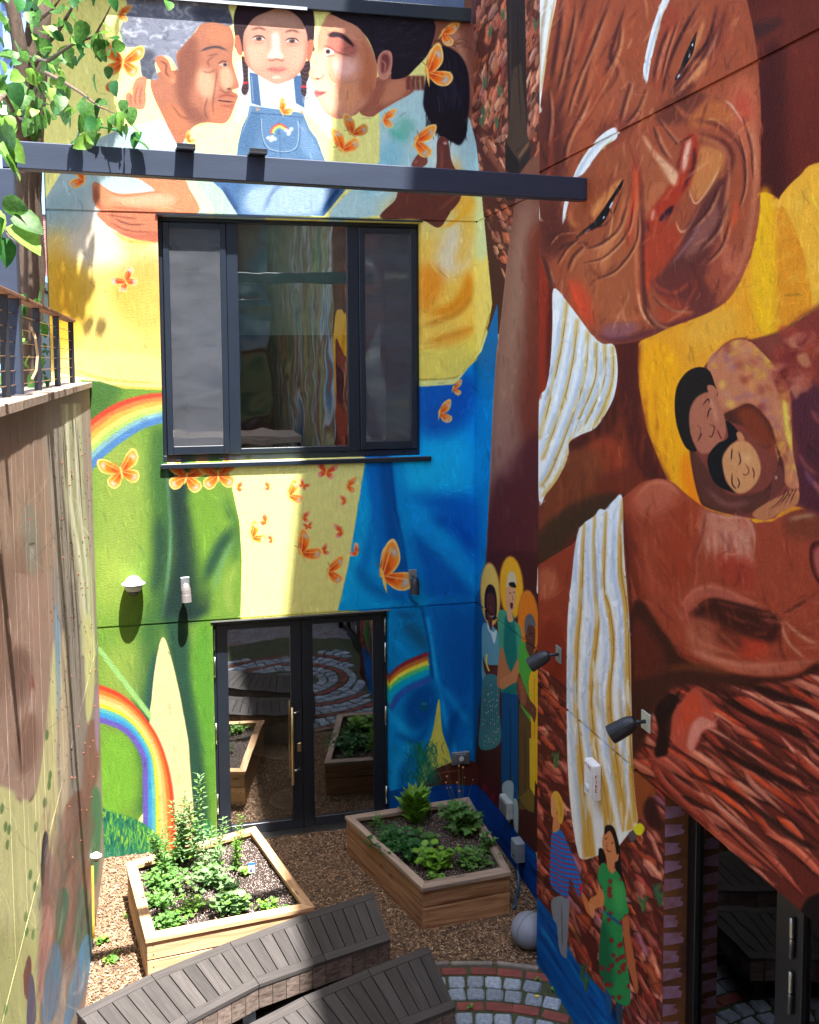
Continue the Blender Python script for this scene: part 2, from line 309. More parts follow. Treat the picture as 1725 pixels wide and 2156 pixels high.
    for i, c in enumerate(cols):
        o = i*9.6
        K([(190, 1446+o), (215, 1450+o), (258, 1470+o*.95), (300-o*.2, 1512+o*.75), (335-o*.45, 1570+o*.45), (357-o*.75, 1650), (364-o*.85, 1740), (366-o*.9, 1840)], 11.5, c, soft=1, taper=0)
    # grass knoll
    gk = [(190, 1700), (225, 1708), (262, 1718), (310, 1740), (350, 1800), (350, 2000), (190, 2000)]
    P(gk, (46, 122, 84), soft=2); L.setclip(gk)
    for i in range(900):
        x = R.uniform(200, 345); y = 1700+R.random()**1.3*170; c = R.choice([(150, 200, 60), (70, 150, 70), (30, 100, 90), (24, 80, 84), (110, 180, 70)]) if y < 1790 else R.choice([(40, 110, 90), (90, 150, 110), (60, 130, 110)])
        K([(x, y+9), (x+R.uniform(-1, 2), y), (x+R.uniform(-4, 4), y-9)], 2.6, c, a=.8)
    L.setclip()
    for i in range(70):
        x = R.uniform(405, 458); y = R.uniform(1735, 1800); K([(x, y+9), (x+R.uniform(-4, 4), y-9)], 3, R.choice([(90, 170, 60), (40, 110, 90)]), a=.8)
    # ---- grandmother's shirt to hem
    sh = [(96, 420), (150, 330), (200, 295), (245, 276), (340, 250), (560, 450), (560, 480), (345, 470), (345, 822), (260, 818), (186, 796), (90, 780)]
    P(sh, (186, 214, 218), sm=False); L.setclip(sh, sm=False)
    P([(90, 500), (230, 470), (350, 540), (350, 840), (90, 840)], (250, 214, 118), soft=16)
    P([(150, 430), (240, 440), (270, 540), (350, 520), (345, 600), (280, 600), (230, 560), (150, 560)], (232, 226, 220), soft=16, a=.8)
    P([(96, 540), (170, 560), (190, 640), (140, 740), (90, 700)], (238, 186, 52), soft=16, a=.9); P([(120, 560), (150, 640), (130, 720)], (228, 158, 30), soft=12, a=.6)
    P([(250, 560), (340, 540), (345, 660), (300, 690), (240, 640)], (246, 170, 70), soft=16, a=.85); P([(280, 630), (345, 600), (345, 700), (310, 740)], (246, 190, 96), soft=12, a=.7)
    P([(150, 740), (350, 760), (350, 830), (150, 800)], (250, 224, 140), soft=6, a=.8); K([(150, 778), (230, 800), (345, 808)], 4, (220, 170, 70), soft=1, a=.8); K([(150, 790), (240, 814), (345, 821)], 6, (238, 186, 60), a=.8, taper=0)
    P([(100, 420), (180, 400), (170, 480), (100, 480)], (150, 186, 190), soft=12, a=.6)
    F1(); P([(930, 500), (1010, 700), (1110, 900), (1300, 1320), (1000, 1100), (900, 760)], (206, 226, 230), soft=20, a=.9); K([(760, 600), (900, 760), (1080, 920)], 10, (160, 200, 190), soft=5, a=.7); K([(620, 640), (600, 760), (610, 880)], 30, (140, 186, 196), soft=12, a=.6); K([(700, 700), (680, 900)], 30, (150, 194, 200), soft=12, a=.5)
    K([(480, 780), (430, 880)], 24, (120, 176, 186), soft=10, a=.7)
    L.setclip()
    # cyan-yellow sleeve left of the jeans (under the forearm)
    F1(); P([(1090, 1100), (1330, 1110), (1420, 1320), (1240, 1320)], (176, 216, 190), soft=8); P([(1150, 1110), (1200, 1110), (1330, 1320), (1270, 1320)], (236, 236, 190), soft=8, a=.8)
    # forearm and hand
    sk1, sk2, sk3 = (218, 140, 100), (236, 184, 150), (166, 88, 62)
    P([(575, 1140), (600, 1130), (650, 1160), (700, 1190), (780, 1200), (920, 1190), (960, 1180), (880, 1120), (800, 1090), (1100, 1090), (1180, 1180), (1230, 1320), (1000, 1330), (760, 1320), (620, 1300), (585, 1250), (575, 1190)], sk1)
    P([(660, 1220), (800, 1215), (1000, 1200), (1100, 1240), (1000, 1280), (800, 1270)], sk2, soft=18, a=.8); K([(590, 1150), (600, 1240), (640, 1310)], 26, sk3, soft=8, a=.9); K([(640, 1170), (760, 1215), (950, 1190), (1020, 1195)], 7, sk3, soft=2, a=.8)
    K([(620, 1290), (760, 1290), (900, 1305), (990, 1310)], 14, sk3, soft=5, a=.7)
    P([(620, 1310), (990, 1315), (990, 1490), (900, 1490), (800, 1470), (720, 1430), (660, 1390)], (204, 124, 92)); K([(700, 1350), (800, 1390), (900, 1390)], 9, (110, 60, 60), soft=3); K([(680, 1375), (800, 1430), (985, 1440)], 7, (130, 66, 56), soft=3); K([(650, 1330), (760, 1345), (860, 1360)], 7, (130, 66, 56), soft=3)
    P([(720, 1440), (860, 1490), (990, 1492), (990, 1440), (850, 1450)], (176, 96, 76), soft=6, a=.7)
    K([(690, 1430), (780, 1485), (880, 1503), (990, 1503)], 12, (246, 176, 80), soft=4, a=.9)
    # ---- kid's jeans and shirt
    F2(); P([(160, 380), (280, 440), (520, 440), (620, 400), (660, 470), (690, 600), (760, 880), (560, 700), (240, 700), (150, 760), (160, 560)], (208, 222, 226), soft=3)
    for i in range(60):
        x, y = R.uniform(180, 640), R.uniform(500, 650)
        if 290 < x < 500 or x > 560 or x < 230: B(x, y, 14, 8, R.choice([(226, 228, 224), (190, 212, 222), (222, 214, 200)]), .8)
    J = [(230, 655), (560, 700), (600, 800), (650, 870), (690, 980), (720, 1060), (840, 1110), (820, 1180), (690, 1340), (160, 1340), (60, 1180), (-30, 1100), (140, 1060), (155, 900), (180, 790), (215, 720)]
    j1, j2, j3 = (92, 130, 172), (150, 182, 214), (44, 72, 116)
    P(J, j1, sm=False); L.setclip(J, sm=False)
    P([(230, 1180), (440, 1130), (700, 1150), (720, 1240), (620, 1330), (240, 1330)], (168, 196, 226), soft=22, a=.9); P([(-30, 1110), (180, 1110), (160, 1200), (140, 1300)], (70, 108, 156), soft=10)
    K([(60, 1150), (110, 1240), (170, 1340)], 30, j3, soft=9, a=.9); K([(470, 1120), (380, 1180), (310, 1320)], 22, (90, 120, 160), soft=8, a=.8); K([(40, 1140), (80, 1260), (160, 1340)], 5, (160, 190, 210), a=.7)
    K([(800, 1150), (740, 1220), (680, 1330)], 34, (30, 72, 130), soft=9); K([(770, 1160), (700, 1250), (650, 1330)], 5, (130, 170, 210), a=.7)
    P([(170, 800), (230, 700), (300, 700), (260, 900), (160, 960)], (70, 108, 150), soft=14, a=.7); P([(560, 760), (640, 900), (680, 980), (600, 980), (540, 900)], (120, 158, 200), soft=12, a=.8)
    L.setclip()
    K([(300, 735), (310, 850), (350, 920), (440, 940), (510, 920), (532, 850), (530, 750)], 5, (190, 206, 220), a=.8, taper=0); K([(295, 735), (305, 850), (345, 925), (440, 948), (518, 925), (540, 850), (537, 745)], 4, j3, a=.8, taper=0)
    K([(235, 700), (400, 712), (560, 730)], 4, (40, 60, 100), a=.7, taper=0); K([(415, 750), (418, 1000)], 4, (50, 80, 120), a=.6, taper=0)
    K([(170, 850), (215, 740), (240, 660)], 5, (170, 190, 210), a=.6); K([(590, 740), (620, 820), (660, 880)], 5, (170, 190, 210), a=.6)
    for i, c in enumerate([(210, 70, 70), (240, 150, 80), (236, 220, 110), (120, 190, 130), (100, 130, 190)]):
        K([(356+i*8, 825), (372+i*6, 790+i*5), (415, 769+i*8), (455-i*6, 790+i*5), (462-i*4, 812)], 8, c, taper=0)
    for x, y in ((345, 855), (370, 850), (362, 870), (385, 862), (455, 808), (475, 815), (488, 800), (470, 830)): B(x, y, 17, 14, (236, 240, 246), 1)
    # straps
    for a in (0, 1):
        P([(228, 450), (280, 460), (300, 660), (240, 640)] if not a else [(500, 470), (570, 470), (568, 670), (515, 640)], (70, 104, 150), sm=False)
        K([(240, 470), (252, 630)] if not a else [(560, 490), (560, 640)], 5, (170, 190, 214), a=.7, taper=0)
        B(278 if not a else 552, 678 if not a else 695, 16, 15, (206, 150, 110), 1)
    # kid's head
    hk = (52, 36, 44)
    P([(180, 350), (215, 380), (220, 480), (222, 560), (195, 590), (178, 560), (190, 500), (185, 420)], hk); P([(545, 400), (600, 380), (600, 460), (580, 520), (582, 560), (572, 600), (548, 570), (552, 500), (540, 440)], hk)
    for y in range(370, 590, 26):
        K([(188, y), (202, y+14), (218, y+4)], 5, (110, 84, 92), a=.7, taper=0); K([(556, y+20), (572, y+34), (592, y+22)], 5, (110, 84, 92), a=.7, taper=0)
    P([(188, 508), (216, 505), (216, 522), (188, 524)], (190, 50, 60), sm=False); P([(548, 530), (580, 530), (580, 545), (548, 545)], (190, 50, 60), sm=False)
    P([(130, 120), (150, 40), (200, -40), (560, -40), (610, 30), (630, 120), (625, 260), (590, 330), (180, 320), (140, 230)], hk)
    P([(138, 230), (165, 225), (185, 330), (160, 340), (140, 290)], (190, 112, 90)); P([(590, 260), (622, 250), (625, 300), (600, 380), (580, 350)], (190, 112, 90))
    f = [(205, 180), (260, 110), (350, 70), (410, 50), (480, 70), (550, 130), (585, 220), (585, 320), (570, 400), (520, 470), (450, 510), (395, 522), (340, 500), (260, 450), (205, 390), (190, 300), (190, 230)]
    s1, s2, s3 = (214, 156, 134), (246, 218, 202), (168, 102, 84)
    P(f, s1); L.setclip(f, 2)
    P([(300, 110), (420, 80), (520, 140), (500, 180), (400, 160), (310, 180)], (224, 170, 146), soft=16); P([(210, 290), (330, 290), (320, 400), (240, 400)], (232, 176, 150), soft=18, a=.9); P([(450, 300), (560, 300), (550, 400), (480, 420)], (226, 170, 146), soft=18, a=.9)
    K([(195, 200), (195, 330), (230, 440), (330, 510)], 26, s3, soft=10, a=.7); K([(588, 220), (584, 340), (540, 460), (450, 515)], 26, s3, soft=10, a=.7)
    P([(370, 210), (410, 210), (420, 320), (440, 360), (340, 360), (365, 300)], s2, soft=9, a=.9); K([(335, 365), (360, 375), (400, 368), (430, 378), (445, 362)], 8, (130, 70, 60), soft=2, a=.9)
    K([(330, 430), (380, 432), (400, 436), (460, 432)], 6, (120, 56, 60), soft=1, a=.9); P([(335, 430), (380, 412), (400, 418), (425, 412), (460, 430), (400, 456)], (190, 104, 96), soft=4, a=.6); B(395, 480, 40, 14, s2, .6)
    L.setclip()
    for ex, ey in ((286, 240), (492, 255)):
        P([(ex-44, ey+3), (ex-15, ey-13), (ex+20, ey-10), (ex+40, ey+8), (ex, ey+12)], (216, 196, 190)); B(ex, ey, 21, 15, (58, 38, 40), 1, soft=.3); K([(ex-40, ey+6), (ex, ey+13), (ex+38, ey+9)], 5, (150, 90, 78), a=.8); B(ex-6, ey-6, 4, 4, (240, 240, 240), 1)
        K([(ex-48, ey+2), (ex-15, ey-16), (ex+22, ey-13), (ex+44, ey+8)], 8, (60, 34, 38), a=.9); K([(ex-50, ey-52), (ex, ey-66), (ex+50, ey-50)], 11, (96, 60, 56), soft=3, a=.85); K([(ex-40, ey+20), (ex, ey+30), (ex+40, ey+22)], 5, (170, 100, 84), soft=2, a=.7)
    # grandmother's head
    F1(); t1, t2, t3, t4 = (180, 116, 92), (228, 172, 140), (124, 74, 62), (80, 44, 44)
    P([(1250, 150), (1330, 135), (1420, 160), (1452, 250), (1442, 340), (1445, 400), (1465, 470), (1482, 540), (1440, 562), (1476, 590), (1462, 640), (1448, 680), (1420, 740), (1380, 768), (1280, 760), (1220, 775), (1170, 820), (1115, 905), (1060, 820), (1000, 700), (950, 590), (935, 500), (1000, 440), (1100, 430), (1090, 340), (1210, 200)], t1)
    P([(1220, 440), (1300, 440), (1340, 520), (1300, 620), (1230, 560)], t2, soft=18, a=.9); P([(1370, 430), (1420, 420), (1450, 500), (1410, 560), (1370, 520)], t2, soft=10, a=.9)
    P([(1120, 300), (1210, 230), (1230, 400), (1180, 620), (1300, 740), (1180, 760), (1100, 620), (1090, 440)], t3, soft=18, a=.75); P([(1290, 170), (1400, 170), (1430, 260), (1300, 260)], (196, 124, 94), soft=12)
    P([(1030, 640), (1130, 680), (1170, 800), (1110, 880), (1040, 760)], (196, 120, 86), soft=12, a=.8); P([(1320, 640), (1400, 660), (1430, 700), (1380, 750), (1310, 740)], (200, 120, 90), soft=8)
    K([(1240, 320), (1290, 300), (1350, 292), (1418, 318)], 13, (60, 56, 66), soft=3); K([(1350, 400), (1380, 380), (1412, 384)], 7, t4, a=.9); P([(1356, 404), (1382, 393), (1414, 394), (1404, 413), (1375, 410)], (190, 164, 150)); B(1396, 402, 13, 11, (24, 18, 24), 1, soft=.3)
    for w in ([(1330, 350), (1290, 380), (1300, 420)], [(1340, 430), (1300, 450), (1250, 440)], [(1345, 430), (1340, 500), (1320, 640), (1330, 720)], [(1360, 340), (1320, 340), (1290, 350)], [(1360, 550), (1400, 575), (1440, 566)], [(1290, 590), (1270, 680), (1290, 740)], [(1060, 640), (1120, 720), (1180, 740)]): K(w, 7, t4, soft=2, a=.65)
    K([(1345, 622), (1390, 628), (1452, 634)], 8, (80, 34, 38), soft=1); K([(1350, 604), (1410, 590), (1470, 604)], 16, (150, 70, 62), soft=4, a=.8); K([(1360, 655), (1420, 660), (1450, 650)], 16, (168, 86, 70), soft=4, a=.8); B(1420, 552, 20, 8, (60, 28, 30), .9)
    hg = [(840, -60), (1370, -60), (1420, 60), (1440, 160), (1330, 138), (1250, 150), (1200, 210), (1130, 290), (1092, 340), (1108, 440), (1060, 360), (990, 352), (962, 400), (980, 490), (890, 480), (870, 400), (850, 300), (780, 290), (745, 190), (790, 80)]
    P(hg, (138, 144, 164)); L.setclip(hg, 2)
    for i in range(190):
        x, y = R.uniform(750, 1440), R.uniform(-40, 490); r = R.uniform(20, 44); a0 = R.uniform(0, 6); sc = 1
        K([(x+r*math.cos(a0+k*.8), y+r*.7*math.sin(a0+k*.8)) for k in range(5)], R.uniform(9, 18), R.choice([(206, 212, 226), (236, 240, 250), (98, 104, 124), (172, 178, 198), (120, 126, 146)]), soft=4, a=.62)
    P([(1200, 60), (1430, 60), (1430, 160), (1250, 140)], (50, 54, 70), soft=14, a=.6); P([(870, 330), (960, 330), (960, 490), (880, 480)], (44, 48, 62), soft=12, a=.6)
    L.setclip()
    P([(962, 370), (1000, 345), (1045, 375), (1065, 430), (1092, 475), (1086, 515), (1060, 527), (1030, 490), (1000, 450)], (196, 122, 92)); K([(985, 375), (1030, 400), (1030, 450), (1055, 480)], 12, t3, soft=4); B(1068, 500, 18, 16, (226, 160, 124), .8)
    # small hand on the shoulder
    P([(860, 480), (910, 485), (905, 560), (905, 640), (880, 680), (800, 665), (780, 600), (800, 570), (820, 590), (830, 520)], (214, 140, 108))
    for x in (810, 840, 868): K([(x+20, 520), (x, 600), (x+5, 660)], 6, (140, 76, 60), soft=2)
    # mother's head
    L.tint = None; F2(); m1, m2, m3, m4 = (192, 130, 104), (222, 164, 134), (146, 78, 66), (96, 44, 46)
    P([(1020, 480), (1200, 470), (1250, 560), (1120, 640), (1040, 690), (980, 725), (910, 680)], (150, 88, 70)); P([(1090, 500), (1200, 490), (1210, 560), (1100, 640), (1040, 640)], (184, 118, 88), soft=14)
    mh = [(720, 90), (900, 40), (1340, 100), (1350, 300), (1250, 430), (1190, 480), (1110, 490), (1100, 440), (1020, 400), (1000, 330), (960, 240), (900, 180), (800, 130)]
    P(mh, (30, 24, 34))
    f = [(718, 90), (800, 120), (900, 170), (960, 250), (1000, 340), (1020, 420), (1010, 520), (990, 600), (940, 660), (870, 720), (790, 738), (730, 722), (690, 680), (650, 610), (640, 590), (620, 575), (640, 555), (625, 520), (600, 480), (600, 440), (640, 360), (650, 300), (650, 220), (680, 150)]
    P(f, m1); L.setclip(f, 2)
    P([(640, 340), (700, 330), (720, 460), (800, 620), (740, 700), (640, 600), (600, 480)], (226, 172, 140), soft=14, a=.85); P([(740, 370), (880, 370), (880, 450), (790, 480)], (226, 176, 168), soft=20, a=.8)
    P([(900, 220), (1000, 340), (1020, 520), (960, 620), (900, 560), (930, 400)], (168, 96, 64), soft=20, a=.8); K([(870, 720), (960, 650), (1010, 540)], 30, m3, soft=10, a=.8); P([(720, 230), (880, 260), (890, 340), (780, 330), (720, 300)], (160, 88, 80), soft=10, a=.8); P([(790, 540), (880, 520), (900, 640), (820, 680)], (206, 138, 96), soft=18, a=.8)
    L.setclip()
    P([(712, 212), (750, 198), (810, 212), (860, 260), (875, 292), (840, 270), (790, 235), (730, 232)], (44, 28, 36), soft=2)
    P([(692, 304), (732, 304), (752, 325), (728, 340), (702, 340)], (214, 194, 188)); B(714, 321, 18, 18, (44, 30, 34), 1, soft=.3); K([(682, 285), (720, 292), (770, 325), (880, 355)], 7, (70, 34, 40), soft=2, a=.85); K([(700, 350), (760, 345)], 5, m3, a=.8); K([(780, 330), (850, 290), (895, 330)], 6, m4, soft=3, a=.4)
    K([(600, 470), (640, 492), (680, 480), (690, 440)], 6, (120, 60, 56), soft=2, a=.8); K([(640, 485), (660, 492)], 9, (70, 34, 36), a=.9)
    P([(632, 560), (670, 566), (706, 566), (690, 585), (640, 602)], (190, 96, 96)); K([(630, 575), (670, 580), (708, 565)], 5, (90, 36, 44))
    P([(1020, 380), (1040, 330), (1075, 312), (1108, 330), (1112, 400), (1095, 470), (1060, 497), (1030, 480)], (192, 128, 108)); P([(1045, 350), (1080, 335), (1098, 380), (1080, 440), (1045, 450)], (110, 56, 56), soft=6); K([(1040, 370), (1070, 400), (1060, 460)], 9, (190, 120, 104), soft=3)
    for i in range(60):
        a0 = R.uniform(0, 1); x, y = 950+R.uniform(0, 380), 130+R.uniform(0, 250)
        K([(x, y), (x+30, y-18), (x+60, y-14)], 3, (84, 76, 92), a=.35)
    # hand at neck, pony tail
    for i, x in enumerate((1190, 1222, 1250, 1280)):
        K([(x+30-i*4, 470), (x+20, 510), (x+24, 560)], 26, (112, 60, 52), soft=2, taper=0); B(x+24, 560, 8, 8, (190, 140, 120), .8)
    pt = [(1350, 300), (1440, 290), (1530, 340), (1580, 440), (1592, 600), (1580, 740), (1565, 850), (1530, 900), (1480, 880), (1400, 840), (1350, 760), (1305, 660), (1310, 560), (1330, 420)]
    P(pt, (26, 22, 32), soft=2)
    for i in range(150):
        x = R.uniform(1320, 1580); y = R.uniform(720, 860) - abs(x-1480)*.35; K([(x, y-60), (x+R.uniform(-5, 5), y), (x+R.uniform(-9, 9), y+R.uniform(20, 75))], 4, (28, 22, 26), a=.85)
    for i in range(60):
        x = R.uniform(1380, 1550); y = R.uniform(330, 600); K([(x, y), (x+14, y+60), (x+16, y+120)], 3, (70, 64, 84), a=.4)
    # raised hands by the pony tail
    P([(1390, 880), (1420, 845), (1450, 860), (1465, 900), (1480, 1000), (1530, 1130), (1380, 1150), (1388, 1000)], (104, 56, 50)); B(1440, 888, 18, 12, (214, 160, 150), 1); K([(1410, 900), (1420, 1000), (1400, 1100)], 16, (146, 84, 66), soft=5, a=.8)
    P([(1235, 1010), (1280, 950), (1320, 965), (1330, 1010), (1290, 1040), (1240, 1040)], (128, 70, 58)); B(1260, 1005, 18, 8, (190, 120, 100), .7, -.6)
    P([(1160, 1170), (1300, 1150), (1530, 1120), (1535, 1230), (1470, 1320), (1400, 1411), (1280, 1360), (1040, 1350), (1130, 1240)], (98, 52, 42)); K([(1300, 1170), (1420, 1200), (1500, 1150)], 20, (130, 76, 54), soft=8, a=.7); K([(1380, 1320), (1500, 1220), (1535, 1190)], 16, (140, 76, 56), soft=6, a=.7)
    K([(1600, 1150), (1590, 1280), (1500, 1370), (1400, 1420)], 26, (240, 178, 50), soft=7, a=.9)
    # ---- butterflies
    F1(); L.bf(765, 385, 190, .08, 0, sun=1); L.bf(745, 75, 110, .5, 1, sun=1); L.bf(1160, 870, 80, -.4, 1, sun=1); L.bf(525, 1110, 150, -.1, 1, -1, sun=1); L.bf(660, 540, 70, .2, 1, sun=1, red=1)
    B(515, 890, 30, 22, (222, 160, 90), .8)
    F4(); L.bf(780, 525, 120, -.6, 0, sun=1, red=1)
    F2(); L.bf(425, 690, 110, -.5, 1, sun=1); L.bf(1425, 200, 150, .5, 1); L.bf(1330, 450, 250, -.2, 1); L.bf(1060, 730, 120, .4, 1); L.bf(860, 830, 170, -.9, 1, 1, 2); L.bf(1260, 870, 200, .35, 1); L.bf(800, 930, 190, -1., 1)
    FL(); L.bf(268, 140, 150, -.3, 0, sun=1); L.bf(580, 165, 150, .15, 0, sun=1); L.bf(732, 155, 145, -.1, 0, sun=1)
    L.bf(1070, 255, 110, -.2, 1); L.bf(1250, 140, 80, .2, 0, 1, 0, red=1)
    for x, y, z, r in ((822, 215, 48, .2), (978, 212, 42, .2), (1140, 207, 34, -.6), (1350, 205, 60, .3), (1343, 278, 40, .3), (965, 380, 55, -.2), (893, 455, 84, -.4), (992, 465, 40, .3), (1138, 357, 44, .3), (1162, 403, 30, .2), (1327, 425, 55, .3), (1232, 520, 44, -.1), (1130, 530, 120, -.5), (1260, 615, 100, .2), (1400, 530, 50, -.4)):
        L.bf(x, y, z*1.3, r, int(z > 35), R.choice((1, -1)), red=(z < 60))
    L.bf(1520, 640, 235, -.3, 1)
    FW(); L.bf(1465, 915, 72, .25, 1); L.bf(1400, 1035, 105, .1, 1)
    # ---- brown arm on the return wall
    R2(); arm = [(290, -420), (250, -150), (232, 0), (205, 260), (180, 450), (165, 700), (152, 1000), (138, 1290), (130, 1500), (420, 1500), (420, -520), (350, -500)]
    P(arm, (122, 76, 60), sm=False); L.setclip(arm, 1, False)
    P([(235, 0), (330, -300), (350, 0), (300, 400), (260, 700), (200, 1000), (150, 1050), (170, 600)], (158, 116, 96), soft=30, a=.8); P([(330, -100), (430, -100), (430, 900), (300, 800), (330, 300)], (114, 46, 32), soft=22, a=.85)
    P([(160, 1100), (280, 900), (430, 850), (430, 1500), (130, 1500)], (84, 34, 34), soft=20); P([(180, 900), (260, 700), (290, 900), (220, 1050)], (150, 104, 92), soft=26, a=.6)
    for i in range(40):
        x = R.uniform(160, 400); y = R.uniform(0, 1400); K([(x, y), (x+4, y+R.uniform(60, 140))], R.uniform(5, 16), R.choice([(140, 70, 56), (90, 40, 36), (120, 80, 70)]), soft=5, a=.3)
    K(arm[1:9], 5, (190, 150, 120), soft=2, a=.6)
    L.setclip()
    FP(); P([(740, 640), (1060, 640), (1060, 1760), (760, 1760)], (70, 28, 26), soft=10, sm=False)
    P([(700, 1500), (1060, 1300), (1060, 2400), (640, 2400)], (62, 30, 26), sm=False)
    # three standing people with halos
    for hx, hy, rx, ry, c in ((762, 890, 58, 190, (222, 186, 92)), (885, 850, 70, 188, (230, 168, 30)), (985, 1060, 62, 200, (216, 120, 26))):
        B(hx, hy, rx+3, ry+3, (170, 110, 40), 1, -.04, .05); B(hx, hy, rx, ry, c, 1, -.04, .08)
    P([(1040, 730), (1060, 730), (1060, 870), (1034, 880), (1036, 800)], (226, 222, 214))
    # left woman
    P([(715, 1075), (750, 1060), (790, 1090), (820, 1150), (820, 1300), (810, 1400), (720, 1400), (712, 1240)], (96, 150, 172)); P([(745, 1060), (775, 1110), (800, 1100), (785, 1180), (765, 1120), (750, 1100)], (190, 214, 220))
    P([(718, 1250), (740, 1300), (820, 1310), (822, 1370), (760, 1385), (728, 1340)], (84, 42, 38)); K([(742, 1240), (738, 1290), (755, 1340)], 9, (226, 206, 70), taper=0)
    P([(722, 1380), (810, 1380), (815, 1560), (818, 1760), (700, 1790), (705, 1600)], (62, 120, 128))
    for i in range(9): K([(728+i*10, 1400), (722+i*12, 1700)], 4, (40, 84, 96), a=.8)
    for i in range(70): B(R.uniform(712, 812), R.uniform(1420, 1780), 4, 5, R.choice([(214, 220, 210), (190, 60, 60), (200, 206, 180)]), .9)
    P([(728, 900), (750, 835), (785, 850), (800, 930), (795, 1030), (770, 1040), (735, 1030)], (36, 26, 26)); P([(742, 900), (765, 880), (788, 910), (790, 990), (775, 1040), (768, 1100), (755, 1080), (742, 1000)], (84, 44, 40))
    K([(748, 945), (758, 942)], 5, (30, 16, 16)); K([(772, 945), (782, 948)], 5, (30, 16, 16)); K([(755, 1015), (770, 1022), (782, 1010)], 5, (200, 190, 184)); K([(765, 950), (764, 985)], 4, (130, 78, 66))
    # capped man
    P([(805, 1010), (850, 985), (900, 1040), (935, 1080), (945, 1160), (930, 1260), (915, 1500), (830, 1480), (815, 1250)], (70, 150, 120)); P([(850, 1020), (905, 1050), (915, 1500), (835, 1480), (840, 1200)], (26, 110, 104), soft=3)
    P([(828, 1460), (925, 1480), (925, 2100), (885, 2100), (880, 1700), (868, 2100), (826, 2100)], (18, 72, 124), sm=False); K([(880, 1560), (878, 2080)], 7, (12, 46, 84), a=.9, taper=0)
    P([(820, 1210), (840, 1220), (860, 1300), (890, 1370), (850, 1440), (820, 1440), (800, 1400)], (176, 112, 72)); P([(920, 1270), (935, 1320), (925, 1390), (880, 1420), (830, 1440), (820, 1390), (880, 1350)], (186, 122, 80))
    P([(852, 870), (870, 820), (900, 830), (912, 880), (905, 960), (890, 1000), (895, 1045), (865, 1045), (855, 960)], (206, 156, 116)); P([(856, 850), (865, 775), (885, 755), (905, 770), (915, 830), (895, 850), (880, 825)], (206, 190, 160)); P([(870, 825), (900, 820), (912, 850), (880, 845)], (30, 22, 22))
    K([(872, 880), (884, 886)], 5, (40, 24, 20)); K([(894, 876), (904, 880)], 5, (40, 24, 20)); P([(878, 940), (894, 944), (890, 975), (880, 968)], (90, 30, 34)); K([(888, 890), (893, 920), (884, 926)], 4, (150, 96, 70))
    # old man in green
    P([(930, 1200), (975, 1180), (1010, 1250), (1034, 1290), (1034, 1500), (1000, 1650), (940, 1560)], (78, 160, 60)); P([(990, 1370), (1060, 1340), (1060, 1800), (1040, 2000), (1008, 1900), (998, 1600)], (222, 172, 34)); K([(1020, 1380), (1018, 1880)], 5, (180, 130, 24), a=.8, taper=0)
    P([(930, 1530), (1000, 1640), (1000, 1700), (1000, 2150), (930, 2150)], (92, 70, 40), sm=False); K([(965, 1640), (966, 2150)], 5, (60, 44, 28), a=.9)
    P([(930, 1350), (950, 1400), (990, 1500), (1030, 1560), (1020, 1640), (1000, 1600), (940, 1530), (915, 1440)], (104, 58, 42)); P([(925, 1370), (970, 1450), (965, 1540), (940, 1520)], (140, 84, 58), soft=2)
    P([(965, 1080), (985, 1060), (1015, 1075), (1025, 1110), (1020, 1200), (1000, 1290), (990, 1250), (970, 1200)], (92, 54, 44)); P([(962, 1070), (970, 1020), (1000, 1005), (1022, 1040), (1025, 1080), (985, 1070), (972, 1130), (964, 1120)], (96, 96, 100)); K([(990, 1120), (1015, 1118)], 6, (50, 26, 24)); K([(996, 1190), (1016, 1186)], 5, (50, 24, 22)); K([(985, 1145), (1005, 1150)], 4, (140, 90, 72))
    for i in range(40): B(R.uniform(940, 1030), R.uniform(1230, 1600), 4, 4, (110, 190, 80), .6)
    # shoes, roots, river along the foot of the return wall
    FC(); P([(1370, 200), (1440, 200), (1420, 440), (1395, 430), (1375, 330)], (150, 170, 180)); P([(1440, 300), (1470, 330), (1470, 520), (1450, 510), (1435, 400)], (150, 170, 180)); P([(1470, 300), (1580, 200), (1575, 390), (1540, 380), (1500, 330), (1470, 270)], (110, 92, 40), sm=False)
    P([(1545, -100), (1590, -100), (1580, 280), (1548, 220)], (214, 176, 40), sm=False)
    P([(1220, 120), (1340, 200), (1370, 430), (1300, 380), (1240, 250)], (70, 26, 30)); B(1250, 230, 16, 40, (130, 24, 44), .9); B(1305, 290, 16, 46, (130, 24, 44), .9)
    P([(620, 250), (760, 215), (1000, 200), (1190, 195), (1260, 270), (1370, 400), (1470, 530), (1590, 660), (1640, 1000), (1640, 1400), (1500, 1200), (1300, 700), (1100, 600), (620, 500)], (6, 62, 140), sm=False)
    L.setclip([(620, 250), (760, 215), (1000, 200), (1190, 195), (1260, 270), (1370, 400), (1470, 530), (1590, 660), (1640, 1000), (1640, 1400), (1500, 1200), (1300, 700), (1100, 600), (620, 500)], sm=False)
    for i in range(70):
        x = R.uniform(1150, 1600); y = R.uniform(200, 1200); K([(x, y), (x+60, y+90), (x+140, y+170)], R.uniform(6, 22), R.choice([(0, 84, 176), (0, 42, 104), (0, 30, 84), (10, 100, 190)]), soft=4, a=.5)
    P([(600, 240), (900, 240), (900, 420), (600, 420)], (0, 90, 160), soft=8, a=.5); L.setclip()
    # brown bank and grass below the yellow gap
    P([(620, 270), (840, 200), (900, 120), (1040, 60), (1190, 60), (1200, 200), (1000, 205), (760, 235)], (82, 38, 32)); K([(860, 190), (960, 130), (1100, 110)], 12, (150, 90, 64), soft=4, a=.6)
